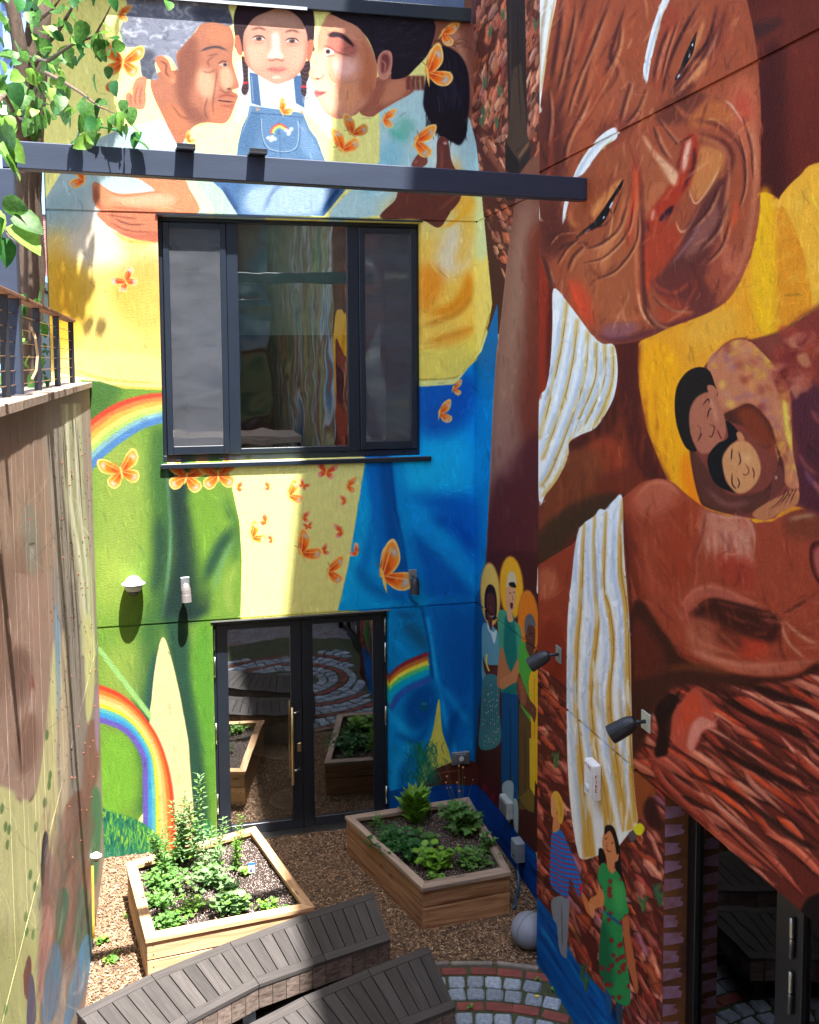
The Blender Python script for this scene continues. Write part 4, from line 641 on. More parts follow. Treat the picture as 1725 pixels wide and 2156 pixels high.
    P([(1270, 750), (1330, 700), (1400, 680), (1490, 770), (1525, 900), (1530, 960), (1500, 1050), (1420, 1120), (1300, 1120), (1200, 1030), (1120, 900), (1108, 920), (1150, 1120), (1200, 1180), (1340, 1200), (1450, 1150), (1560, 1050), (1500, 850)], (84, 42, 30), soft=2); P([(1330, 710), (1410, 700), (1490, 800), (1510, 900), (1440, 860), (1360, 780)], (124, 58, 32), soft=14)
    P([(1115, 905), (1200, 1000), (1290, 1110), (1400, 1110), (1500, 1080), (1560, 1060), (1430, 1190), (1300, 1205), (1190, 1165), (1150, 1100)], (96, 54, 42), soft=4); K([(1180, 1080), (1280, 1160), (1400, 1150)], 22, (140, 90, 84), soft=8, a=.7)
    P([(1035, 700), (1045, 600), (1090, 530), (1150, 503), (1200, 520), (1225, 580), (1240, 640), (1180, 640), (1130, 680), (1110, 760), (1115, 840), (1140, 905), (1090, 890), (1050, 800)], (34, 26, 24), soft=1)
    P([(1110, 700), (1150, 640), (1220, 625), (1260, 700), (1280, 780), (1270, 850), (1220, 905), (1160, 915), (1125, 860), (1105, 780)], (166, 104, 80), soft=2); K([(1200, 650), (1220, 700), (1240, 780)], 16, (206, 146, 116), soft=6, a=.6)
    P([(1190, 595), (1215, 590), (1238, 615), (1235, 640), (1205, 640)], (170, 108, 84)); K([(1165, 690), (1195, 655), (1200, 680)], 5, (50, 24, 22)); K([(1190, 750), (1200, 710), (1215, 700)], 5, (40, 20, 20)); K([(1145, 860), (1160, 830), (1165, 820)], 5, (40, 20, 20)); K([(1200, 780), (1225, 790), (1212, 835), (1195, 830)], 5, (80, 36, 30)); K([(1238, 800), (1250, 830), (1262, 850)], 7, (120, 40, 44)); K([(1140, 780), (1160, 800), (1150, 850)], 5, (110, 60, 50), a=.7)
    P([(1195, 930), (1240, 870), (1290, 840), (1280, 760), (1330, 800), (1340, 840), (1290, 890), (1270, 960), (1280, 1050), (1330, 1105), (1240, 1070), (1200, 1000)], (24, 22, 24), soft=1)
    P([(1265, 930), (1310, 870), (1370, 855), (1420, 900), (1447, 980), (1430, 1050), (1380, 1100), (1330, 1105), (1290, 1060), (1268, 1000)], (196, 136, 92), soft=2); P([(1330, 820), (1350, 815), (1370, 850), (1345, 860)], (186, 124, 84)); K([(1310, 890), (1305, 950)], 6, (60, 34, 26)); K([(1340, 905), (1350, 950), (1340, 975)], 5, (50, 26, 22)); K([(1310, 1010), (1310, 1060), (1330, 1090)], 6, (60, 34, 26)); K([(1335, 1030), (1345, 1060), (1335, 1085)], 5, (50, 26, 22)); K([(1370, 960), (1390, 1000), (1375, 1020), (1355, 1010)], 5, (110, 60, 44)); K([(1405, 980), (1415, 1010), (1412, 1040)], 6, (110, 44, 40)); B(1380, 940, 30, 30, (220, 164, 116), .6)
    P([(1410, 1200), (1480, 1150), (1540, 1120), (1600, 1090), (1632, 1100), (1620, 1160), (1560, 1190), (1480, 1235), (1430, 1230)], (176, 114, 78), soft=1)
    for k in range(4): K([(1500+k*28, 1180-k*6), (1550+k*20, 1130-k*10), (1570+k*18, 1080)], 5, (80, 40, 34))
    P([(1500, 1050), (1530, 980), (1550, 990), (1560, 1040), (1530, 1110), (1500, 1130)], (110, 60, 50)); B(1520, 1032, 7, 12, (230, 214, 200), 1)
    # rock below the arm
    A3(); rr = [(186, 96, 72), (206, 120, 94), (162, 70, 48), (140, 60, 44), (214, 134, 108), (196, 80, 46), (176, 84, 62)]
    zone = [(760, 1340), (860, 1230), (1000, 1160), (1280, 1190), (1560, 1180), (1725, 1120), (2400, 1050), (2400, 3300), (1850, 2560), (960, 1830), (800, 1700), (740, 1600), (740, 1400)]
    L.setclip(zone, 10, False); P(zone, (104, 46, 34), sm=False)
    for i in range(250):
        u = i/250; x = R.uniform(740, 1900); y = 1150+(x-760)*.02+R.random()*1000 if i > 90 else 1200+(x-760)*.02+R.random()*900
        th = .50+.22*min(1, max(0, (y-1200)/600))+R.gauss(0, .09); l = R.uniform(180, 560); wd = R.uniform(20, 74)*(1.1-.5*u); c, q = math.cos(th), math.sin(th); b_ = R.uniform(-.07, .07)*l
        pts = lambda o, k=1.: [(x-l*.5*c*k-o*q*.2, y-l*.5*q*k+o*.5), (x-l*.2*c-b_*q-o*q, y-l*.2*q+b_*c+o*c), (x+l*.15*c-b_*q*.6-o*q, y+l*.15*q+b_*.6*c+o*c), (x+l*.5*c*k-o*q*.2, y+l*.5*q*k+o*.5)]
        col = R.choice(rr+[(150, 62, 42), (120, 50, 38), (104, 44, 34)]); m = R.uniform(.75, 1.05); col = tuple(v*m for v in col)
        K(pts(wd*.42), [3, wd*.5, wd*.42, 3], (46, 20, 15), soft=5, a=.75, taper=0); K(pts(0), [4, wd, wd*.8, 5], col, soft=3, a=.9, taper=0)
        K(pts(-wd*.18, .8), [2, wd*.34, wd*.26, 2], tuple(min(255, v*1.28+16) for v in col), soft=4, a=.6, taper=0)
        if R.random() < .4: K(pts(-wd*.4, .7), [2, wd*.12, wd*.1, 2], (228, 170, 148), soft=2, a=.6, taper=0)
    L.setclip()
    # the dark hollow between arm and rock, and the jagged pale rock at its foot
    P([(735, 1200), (850, 1150), (1000, 1110), (1150, 1125), (1320, 1160), (1250, 1200), (1060, 1190), (940, 1230), (860, 1330), (800, 1500), (735, 1560)], (74, 36, 24), soft=12)
    P([(1000, 1280), (1090, 1210), (1190, 1400), (1120, 1430), (1090, 1500), (1040, 1552), (960, 1500), (930, 1400)], (176, 84, 62), soft=4); P([(1080, 1360), (1188, 1405), (1110, 1440), (1060, 1540), (1030, 1500)], (214, 140, 122), soft=5, a=.8); P([(1000, 1300), (1080, 1240), (1110, 1340), (1020, 1400)], (190, 78, 48), soft=8, a=.8)
    P([(860, 1330), (900, 1260), (960, 1240), (980, 1290), (920, 1400), (930, 1550), (860, 1560), (880, 1440)], (46, 20, 15), soft=5)
    for w in ([(1000, 1210), (940, 1330), (920, 1480), (870, 1580)], [(1190, 1250), (1400, 1360), (1725, 1500)], [(1150, 1500), (1400, 1640), (1725, 1780)], [(1020, 1650), (1300, 1780), (1600, 2000), (1725, 2060)], [(1300, 1180), (1500, 1240), (1725, 1330)]): K(w, 34, (44, 20, 14), soft=6, a=.85)
    A4(); P([(1640, 980), (1700, 920), (1900, 900), (1900, 1300), (1725, 1120), (1640, 1040)], (26, 14, 14), soft=4)
    # rock round the two children, left and lower part
    r2 = [(150, 80, 64), (180, 104, 84), (122, 56, 44), (104, 46, 36), (196, 124, 104), (160, 76, 50)]
    L.rocks([(200, -330), (395, -180), (400, 300), (430, 560), (560, 760), (460, 1320), (330, 1010), (222, 900), (200, 600)], 170, .95, 120, 44, r2, 7, (90, 40, 32), gap=(44, 20, 18))
    L.rocks([(400, 700), (740, 640), (800, 480), (870, 350), (1010, 500), (1030, 520), (1030, 1900), (640, 1900), (600, 1450), (460, 1300), (380, 1000)], 260, .95, 150, 46, r2+[(150, 96, 110)], 8, (90, 40, 32), gap=(38, 18, 16), fan=.15)
    P([(745, 270), (860, 350), (850, 420), (800, 500), (745, 520)], (140, 78, 40), soft=4); P([(800, 460), (850, 400), (900, 560), (830, 560)], (66, 30, 26), soft=8)
    # river at the foot
    rv = [(215, 890), (260, 950), (330, 1040), (400, 1180), (450, 1270), (520, 1350), (600, 1440), (660, 1540), (700, 1640), (860, 1900), (400, 2000), (200, 1300)]
    P(rv, (0, 92, 160), sm=False); L.setclip(rv, sm=False)
    for i in range(110):
        x = R.uniform(180, 620); y = R.uniform(880, 1700); k = R.uniform(.6, 1.6); K([(x, y), (x+60*k, y+90*k), (x+130*k, y+200*k)], R.uniform(5, 22), R.choice([(0, 130, 196), (0, 60, 120), (10, 110, 180), (0, 44, 96), (40, 150, 205)]), soft=4, a=.5)
    K([(620, 1500), (680, 1600), (760, 1720)], 30, (0, 40, 90), soft=8); L.setclip()
    # hanging white cloth, from shoulder to the children
    A3(); c2 = [(690, 206), (650, 215), (620, 250), (600, 270), (570, 266), (545, 300), (500, 330), (490, 340), (460, 380), (440, 480), (425, 620), (405, 800), (398, 1000), (397, 1300), (402, 1600), (420, 1850), (450, 2050), (480, 2110), (560, 2090), (650, 2060), (720, 1980), (770, 1920), (760, 1800), (745, 1600), (738, 1200), (730, 900), (700, 500)]
    P(c2, (224, 226, 224), sm=True); L.setclip(c2)
    folds = [[(490, 340), (480, 500), (470, 760), (450, 1000), (445, 1300), (470, 1600), (500, 1900), (520, 2100)], [(545, 300), (540, 480), (550, 700), (560, 860), (530, 1150), (525, 1350), (560, 1600), (600, 1800), (640, 2060)], [(605, 270), (595, 480), (590, 680), (620, 800), (640, 1000), (620, 1250), (640, 1500), (680, 1750), (720, 1960)], [(690, 210), (680, 400), (680, 600), (710, 800), (720, 1100), (725, 1400), (740, 1700), (760, 1920)]]
    for i, w in enumerate(folds):
        K(w, [14, 20, 26, 30, 26, 44, 60, 66] if i < 3 else [10, 26, 34, 30, 34, 30, 30, 30], (194, 150, 74), soft=4, a=.95, taper=0); K([(x-34, y) for x, y in w], 22, (160, 176, 200), soft=7, a=.8); K([(x+6, y) for x, y in w], 5, (120, 84, 40), soft=1, a=.6)
    for i in range(110):
        x, y = R.uniform(400, 740), R.uniform(260, 2040); K([(x, y), (x+R.uniform(-8, 8), y+60), (x+R.uniform(-10, 14), y+150)], R.uniform(4, 14), R.choice([(242, 243, 240), (182, 194, 214), (206, 212, 222), (236, 238, 238)]), soft=3, a=.55)
    for i in range(14):
        x, y = R.uniform(440, 720), R.uniform(1000, 2000); K([(x, y), (x+4, y+110), (x+14, y+230)], R.uniform(6, 16), (190, 144, 70), soft=4, a=.6)
    L.setclip(); K([(697, 220), (705, 420), (725, 640), (742, 900), (745, 1200), (748, 1500)], 14, (70, 30, 22), soft=5, a=.8)
    # birds, yellow and dark
    A4(); P([(750, 565), (775, 540), (800, 550), (808, 580), (780, 605), (755, 590)], (210, 200, 40)); P([(725, 590), (750, 580), (760, 620), (740, 640), (725, 615)], (90, 86, 90))
    # boy in the striped shirt
    P([(320, 940), (405, 930), (408, 1050), (400, 1180), (395, 1250), (360, 1210), (345, 1080), (325, 1040)], (128, 132, 140)); K([(370, 960), (375, 1200)], 5, (80, 84, 92), a=.8)
    bs = [(322, 580), (365, 575), (400, 640), (440, 740), (480, 860), (480, 910), (455, 920), (415, 830), (402, 935), (360, 910), (312, 860), (312, 700)]
    P(bs, (34, 110, 184)); L.setclip(bs)
    for k in range(15): K([(300, 590+k*25), (345, 606+k*25), (380, 625+k*25), (480, 640+k*25)], 6, (176, 40, 56), taper=0)
    L.setclip(); P([(465, 860), (482, 865), (480, 915), (468, 910)], (190, 40, 48), sm=False); P([(475, 900), (500, 930), (530, 990), (525, 1030), (500, 1000), (482, 940)], (196, 120, 76))
    P([(330, 500), (355, 500), (360, 570), (325, 585)], (196, 132, 90)); P([(315, 400), (330, 385), (345, 420), (345, 480), (335, 510), (318, 500), (314, 450)], (206, 144, 100)); P([(318, 400), (330, 372), (355, 378), (378, 430), (382, 500), (368, 545), (352, 520), (345, 450), (335, 410)], (204, 158, 64)); K([(350, 400), (370, 470), (362, 520)], 8, (160, 110, 40), soft=2, a=.7)
    # girl in the green dress
    P([(600, 1380), (630, 1400), (635, 1540), (612, 1520)], (40, 90, 130)); P([(655, 1440), (690, 1480), (690, 1640), (665, 1600)], (50, 80, 100))
    P([(565, 690), (575, 670), (600, 690), (600, 740), (570, 760)], (26, 20, 20)); P([(600, 560), (640, 556), (665, 620), (680, 700), (685, 780), (710, 880), (690, 860), (655, 780), (648, 700), (630, 640)], (24, 20, 22))
    gd = [(575, 760), (600, 752), (640, 800), (660, 790), (700, 860), (715, 960), (724, 1010), (690, 1050), (700, 1200), (725, 1340), (732, 1480), (700, 1500), (650, 1470), (600, 1400), (570, 1320), (572, 1150), (590, 1000), (590, 900), (560, 830)]
    P(gd, (52, 138, 84)); L.setclip(gd); P([(560, 1080), (620, 1100), (640, 1400), (560, 1340)], (24, 96, 70), soft=16, a=.8); P([(640, 840), (700, 880), (700, 1000), (650, 980)], (90, 170, 96), soft=14, a=.6)
    for i in range(34):
        x, y = R.uniform(575, 725), R.uniform(780, 1480)
        for a0 in range(3): t = a0*1.05; K([(x-17*math.cos(t), y-19*math.sin(t)), (x+17*math.cos(t), y+19*math.sin(t))], 6.5, (138, 34, 38), a=.95)
    K([(595, 1000), (640, 1040), (690, 1080)], 14, (40, 90, 130)); L.setclip()
    P([(565, 870), (595, 920), (590, 975), (560, 985), (530, 1000), (515, 980), (520, 940), (560, 910)], (200, 128, 84)); P([(515, 960), (540, 975), (545, 1020), (530, 1040), (518, 1000)], (206, 136, 92))
    P([(692, 1050), (720, 1035), (730, 1120), (750, 1230), (765, 1330), (775, 1400), (765, 1440), (745, 1380), (720, 1290), (700, 1160)], (170, 104, 70))
    P([(590, 600), (615, 565), (645, 620), (660, 700), (672, 700), (668, 735), (650, 750), (640, 805), (615, 780), (605, 720), (585, 660)], (196, 130, 90)); P([(600, 560), (625, 555), (645, 590), (620, 580), (598, 600)], (24, 20, 22)); K([(598, 625), (610, 618)], 5, (40, 20, 20)); K([(632, 645), (645, 640)], 5, (40, 20, 20)); K([(605, 672), (620, 690), (632, 685)], 6, (120, 40, 44)); K([(612, 640), (606, 662), (616, 664)], 4, (140, 80, 56))
    for x, y in ((340, 210), (480, 1330), (500, 1390), (870, 900), (800, 970), (890, 940)):
        for i in range(16): K([(x+R.uniform(-8, 8), y+40), (x+R.uniform(-14, 14), y), (x+R.uniform(-34, 34), y-50)], 5, R.choice([(70, 100, 60), (40, 90, 80), (96, 116, 70)]), a=.8)
    return L
def paint_fence():
    L = Layer(-160, 780, 400, 1500, (150, 128, 112)); P, K, B = L.P, L.K, L.B; R = random.Random(5)
    # frame of the tall crop: 0,1150,500 px wide shown at 546
    L.fr(0, 1150, 500, 546)
    for q, c in (([(-200, 0), (300, 0), (300, 700), (-200, 700)], (148, 130, 118)), ([(0, 60), (180, 60), (180, 300), (0, 300)], (140, 114, 98)), ([(-200, 200), (190, 220), (190, 760), (-200, 760)], (160, 122, 96))): P(q, c, soft=24, sm=False)
    P([(60, 560), (130, 560), (120, 900), (60, 900)], (138, 96, 74), soft=14); P([(-200, 700), (170, 700), (165, 1000), (150, 1200), (120, 1380), (90, 1425), (50, 1405), (20, 1370), (-200, 1380)], (160, 120, 100), soft=3)
    P([(-200, 560), (30, 600), (40, 900), (0, 1100), (-200, 1100)], (140, 98, 78), soft=18); P([(100, 640), (160, 680), (150, 860), (110, 900)], (166, 120, 100), soft=14, a=.8); P([(40, 900), (100, 940), (90, 1050), (60, 1100)], (120, 76, 62), soft=14)
    P([(80, 440), (110, 430), (130, 520), (125, 640), (100, 660), (78, 560)], (128, 132, 112), soft=6, a=.7); P([(100, 575), (112, 572), (114, 600), (104, 605)], (170, 158, 144), soft=3, a=.7); K([(95, 560), (120, 555)], 5, (80, 50, 44)); K([(90, 480), (110, 470)], 8, (180, 110, 90))
    P([(24, 810), (36, 810), (38, 860), (28, 850)], (196, 150, 120)); P([(105, 990), (118, 1040), (112, 1120), (96, 1190), (80, 1230), (82, 1150), (95, 1080)], (150, 74, 60)); P([(106, 1040), (116, 1060), (110, 1130), (92, 1180), (90, 1140)], (182, 160, 146), soft=3, a=.7)
    P([(60, 1180), (110, 1120), (130, 1200), (110, 1300), (60, 1320)], (134, 88, 70), soft=10); K([(55, 1400), (90, 1422), (125, 1370), (150, 1210)], 7, (90, 56, 48), soft=2)
    # right column: pale vertical stripes and brown
    P([(175, 640), (240, 640), (330, 900), (320, 1400), (240, 1400), (200, 1000)], (138, 122, 112), soft=6); P([(150, 80), (240, 80), (280, 600), (200, 640)], (150, 134, 118), soft=5)
    for x0, x1, c in ((210, 262, (176, 172, 120)), (222, 272, (206, 200, 160)), (236, 285, (160, 168, 104)), (250, 292, (206, 200, 166)), (264, 298, (170, 172, 120))): K([(x0, 90), (x0+14, 400), (x1, 640), (x1+18, 930)], 12, c, soft=1, taper=0)
    P([(280, 800), (304, 820), (318, 930), (310, 1100), (290, 1150), (284, 1000)], (196, 192, 110), soft=1)
    P([(186, 760), (196, 800), (208, 960), (200, 1090), (190, 1150), (180, 1000)], (100, 140, 170), soft=2)
    P([(150, 1200), (170, 1000), (182, 880), (192, 1100), (190, 1260), (200, 1500), (190, 1660), (160, 1560), (60, 1500), (40, 1420), (90, 1425), (120, 1380)], (196, 186, 110), soft=3)
    P([(206, 860), (222, 880), (230, 1120), (225, 1500), (205, 1500), (200, 1100)], (186, 160, 120), soft=3)
    # lime ground with tan and blue figures
    P([(-200, 1380), (20, 1370), (60, 1415), (100, 1420), (150, 1600), (140, 2200), (-200, 2200)], (188, 184, 106), soft=4); P([(-200, 1900), (120, 1850), (130, 2200), (-200, 2200)], (170, 168, 86), soft=30)
    P([(190, 1560), (240, 1400), (320, 1380), (330, 1500), (300, 1700), (240, 1900), (180, 2100), (130, 2200), (160, 1850)], (132, 78, 62), soft=4); P([(290, 1180), (325, 1150), (332, 1300), (300, 1420), (275, 1400)], (140, 84, 70), soft=3); P([(200, 1500), (240, 1450), (235, 1700), (190, 1900), (175, 1750)], (156, 100, 78), soft=6)
    for i in range(60): K([(R.uniform(190, 300), y := R.uniform(1400, 1900)), (R.uniform(180, 280), y+120)], R.uniform(3, 8), R.choice([(110, 60, 50), (160, 100, 84), (90, 84, 90)]), soft=2, a=.4)
    P([(310, 1380), (336, 1400), (336, 1560), (318, 1700), (300, 1600)], (60, 130, 80), soft=3); P([(318, 1060), (330, 1060), (330, 1250), (318, 1200)], (150, 110, 150), soft=2)
    P([(140, 1560), (152, 1515), (162, 1540), (165, 1620), (168, 1780), (150, 1820), (138, 1700)], (150, 84, 66)); P([(144, 1540), (154, 1514), (162, 1545), (156, 1580), (146, 1700), (137, 1640)], (50, 40, 48)); P([(138, 1800), (170, 1780), (180, 2000), (130, 2080)], (190, 110, 90), soft=2)
    P([(190, 1740), (215, 1700), (230, 1760), (200, 1900), (186, 1860)], (50, 110, 70), soft=2); P([(160, 1940), (185, 1880), (210, 1960), (190, 2120), (140, 2150)], (70, 110, 150), soft=3); P([(262, 1700), (300, 1750), (310, 1900), (270, 1980), (250, 1900)], (60, 110, 80), soft=3)
    P([(250, 1960), (290, 1860), (312, 1900), (300, 2000), (280, 2060), (230, 2160), (215, 2140)], (56, 130, 190), soft=2); K([(240, 2060), (270, 2040), (290, 1960)], 10, (120, 180, 220), soft=3)
    P([(80, 1990), (96, 1930), (106, 1960), (100, 2060), (84, 2070)], (120, 60, 50)); P([(100, 2000), (115, 2020), (120, 2150), (90, 2160)], (80, 70, 100))
    for x, y in ((20, 1500), (32, 1510), (26, 1560), (120, 1500), (102, 1660), (118, 1700), (150, 1420), (165, 1360), (88, 1800), (90, 1850), (112, 1860), (157, 1195), (20, 2110), (8, 1440), (168, 1330)): B(x, y, 7, 20, (92, 130, 52), .95, .1, .2)
    for i in range(260):
        x = R.uniform(130, 325); y = R.uniform(1380, 2100); l = R.uniform(60, 200)
        K([(x, y), (x-l*.04, y+l*.5), (x-l*.14, y+l)], R.uniform(3, 12), R.choice([(132, 78, 62), (160, 104, 84), (104, 60, 50), (90, 110, 120), (176, 140, 120), (60, 110, 80), (120, 70, 90)]), soft=2, a=.3)
    for i in range(220): x, y = R.uniform(-150, 330), R.uniform(60, 2100); K([(x, y), (x+2, y+R.uniform(30, 120))], R.uniform(1.5, 5), R.choice([(110, 90, 80), (180, 160, 140), (96, 76, 66)]), soft=1, a=.22)
    for i in range(120): x, y = R.uniform(165, 310), R.uniform(150, 1500); B(x, y, 2.5, 5, (70, 50, 44), .7)
    return L
# ---------------------------------------------------------------- materials
def lin(c): return tuple(((v/255)/12.92 if v/255 <= .04045 else ((v/255+.055)/1.055)**2.4) for v in c[:3])+(1,)
MATS = {}
def mat(name, col, rough=.6, metal=0, var=.15, scale=8, bump=0, bscale=60, stretch=(1, 1, 1), col2=None, spec=.5, coord='Object', trans=0, detail=5):
    if name in MATS: return MATS[name]
    m = bpy.data.materials.new(name); m.use_nodes = True; n = m.node_tree.nodes; l = m.node_tree.links; b = n['Principled BSDF']
    tc = n.new('ShaderNodeTexCoord'); mp = n.new('ShaderNodeMapping'); mp.inputs['Scale'].default_value = stretch; l.new(tc.outputs[coord], mp.inputs[0])
    nz = n.new('ShaderNodeTexNoise'); nz.inputs['Scale'].default_value = scale; nz.inputs['Detail'].default_value = detail; l.new(mp.outputs[0], nz.inputs[0])
    oi = n.new('ShaderNodeObjectInfo'); 
    cr = n.new('ShaderNodeValToRGB'); c = lin(col); c2 = lin(col2) if col2 else None
    cr.color_ramp.elements[0].position = .3; cr.color_ramp.elements[1].position = .7
    cr.color_ramp.elements[0].color = tuple(v*(1-var) for v in c[:3])+(1,); cr.color_ramp.elements[1].color = c2 or tuple(min(1, v*(1+var)) for v in c[:3])+(1,)
    l.new(nz.outputs[0], cr.inputs[0])
    hs = n.new('ShaderNodeHueSaturation'); ma = n.new('ShaderNodeMapRange'); ma.inputs[3].default_value = 1-var*.9; ma.inputs[4].default_value = 1+var*.9
    l.new(oi.outputs['Random'], ma.inputs[0]); l.new(ma.outputs[0], hs.inputs['Value']); l.new(cr.outputs[0], hs.inputs['Color']); l.new(hs.outputs[0], b.inputs['Base Color'])
    b.inputs['Roughness'].default_value = rough; b.inputs['Metallic'].default_value = metal; b.inputs['Specular IOR Level'].default_value = spec
    if bump:
        n2 = n.new('ShaderNodeTexNoise'); n2.inputs['Scale'].default_value = bscale; n2.inputs['Detail'].default_value = 4; l.new(mp.outputs[0], n2.inputs[0])
        bp = n.new('ShaderNodeBump'); bp.inputs['Strength'].default_value = min(1, bump); bp.inputs['Distance'].default_value = .01; l.new(n2.outputs[0], bp.inputs['Height']); l.new(bp.outputs[0], b.inputs['Normal'])
    if trans:
        tr = n.new('ShaderNodeBsdfTranslucent'); l.new(hs.outputs[0], tr.inputs[0]); mx = n.new('ShaderNodeMixShader'); mx.inputs[0].default_value = trans
        l.new(b.outputs[0], mx.inputs[1]); l.new(tr.outputs[0], mx.inputs[2]); l.new(mx.outputs[0], n['Material Output'].inputs[0])
    MATS[name] = m; return m
def glass(name, tint=(.55, .62, .62), base=.10, k=1.0, rough=.0):
    m = bpy.data.materials.new(name); m.use_nodes = True; n = m.node_tree.nodes; l = m.node_tree.links; n.remove(n['Principled BSDF'])
    g = n.new('ShaderNodeBsdfGlossy'); g.inputs['Roughness'].default_value = rough; g.inputs[0].default_value = (.95, .97, 1, 1); t = n.new('ShaderNodeBsdfTransparent'); t.inputs[0].default_value = tint+(1,)
    wz = n.new('ShaderNodeTexNoise'); wz.inputs['Scale'].default_value = 1.4; wz.inputs['Detail'].default_value = 2; gp = n.new('ShaderNodeNewGeometry'); l.new(gp.outputs['Position'], wz.inputs[0]); wb = n.new('ShaderNodeBump'); wb.inputs['Strength'].default_value = .12; wb.inputs['Distance'].default_value = .02; l.new(wz.outputs[0], wb.inputs['Height']); l.new(wb.outputs[0], g.inputs['Normal'])
    f = n.new('ShaderNodeFresnel'); f.inputs[0].default_value = 1.5; ml = n.new('ShaderNodeMath'); ml.operation = 'MULTIPLY_ADD'; ml.inputs[1].default_value = k; ml.inputs[2].default_value = base; ml.use_clamp = True
    l.new(f.outputs[0], ml.inputs[0]); mx = n.new('ShaderNodeMixShader'); l.new(ml.outputs[0], mx.inputs[0]); l.new(t.outputs[0], mx.inputs[1]); l.new(g.outputs[0], mx.inputs[2]); l.new(mx.outputs[0], n['Material Output'].inputs[0])
    return m
def screen_mat():
    m = bpy.data.materials.new('insect_mesh'); m.use_nodes = True; n = m.node_tree.nodes; l = m.node_tree.links; b = n['Principled BSDF']; b.inputs['Base Color'].default_value = (.065, .072, .09, 1); b.inputs['Roughness'].default_value = .7
    t = n.new('ShaderNodeBsdfTransparent'); mx = n.new('ShaderNodeMixShader'); nz = n.new('ShaderNodeTexNoise'); g_ = n.new('ShaderNodeNewGeometry'); mp = n.new('ShaderNodeMapping'); mp.inputs['Scale'].default_value = (1.2, 1, 3.2); l.new(g_.outputs['Position'], mp.inputs[0]); l.new(mp.outputs[0], nz.inputs[0]); nz.inputs['Scale'].default_value = 1.6; nz.inputs['Detail'].default_value = 6; nz.inputs['Distortion'].default_value = .6; q = n.new('ShaderNodeMapRange'); q.inputs[1].default_value = .3; q.inputs[2].default_value = .7; q.inputs[3].default_value = .22; q.inputs[4].default_value = .62; l.new(nz.outputs[0], q.inputs[0]); l.new(q.outputs[0], mx.inputs[0]); l.new(t.outputs[0], mx.inputs[1]); l.new(b.outputs[0], mx.inputs[2]); l.new(mx.outputs[0], n['Material Output'].inputs[0])
    return m
# painted wall: the rectified painting of one wall, laid out in that wall's own metres
def canvas(name, layer, ax, v, a0, a1, z0, z1, ppm):
    W = int((a1-a0)*ppm); Hh = int((z1-z0)*ppm)
    A, Z = np.meshgrid((np.arange(W)+.5)/W*(a1-a0)+a0, (np.arange(Hh)+.5)/Hh*(z1-z0)+z0)
    d = [None]*3; d[2] = Z-EYE; o = 1-ax; d[ax] = np.full_like(A, v); d[o] = A
    z = d[0]*FWD[0]+d[1]*FWD[1]+d[2]*FWD[2]; z = np.maximum(z, .05)
    x = CX+CF*(d[0]*RGT[0]+d[1]*RGT[1]+d[2]*RGT[2])/z-layer.x0; y = CY-CF*(d[0]*UPV[0]+d[1]*UPV[1]+d[2]*UPV[2])/z-layer.y0
    x = np.clip(x, 0, layer.w-1.01); y = np.clip(y, 0, layer.h-1.01); xi = x.astype(int); yi = y.astype(int); fx = (x-xi)[..., None]; fy = (y-yi)[..., None]; a = layer.a
    c = (a[yi, xi]*(1-fx)+a[yi, xi+1]*fx)*(1-fy)+(a[yi+1, xi]*(1-fx)+a[yi+1, xi+1]*fx)*fy
    px = np.ones((Hh, W, 4), np.float32); px[..., :3] = np.clip(c, 0, 1)
    im = bpy.data.images.new(name, W, Hh); im.pixels.foreach_set(px.ravel()); im.update(); im.pack()
    return im
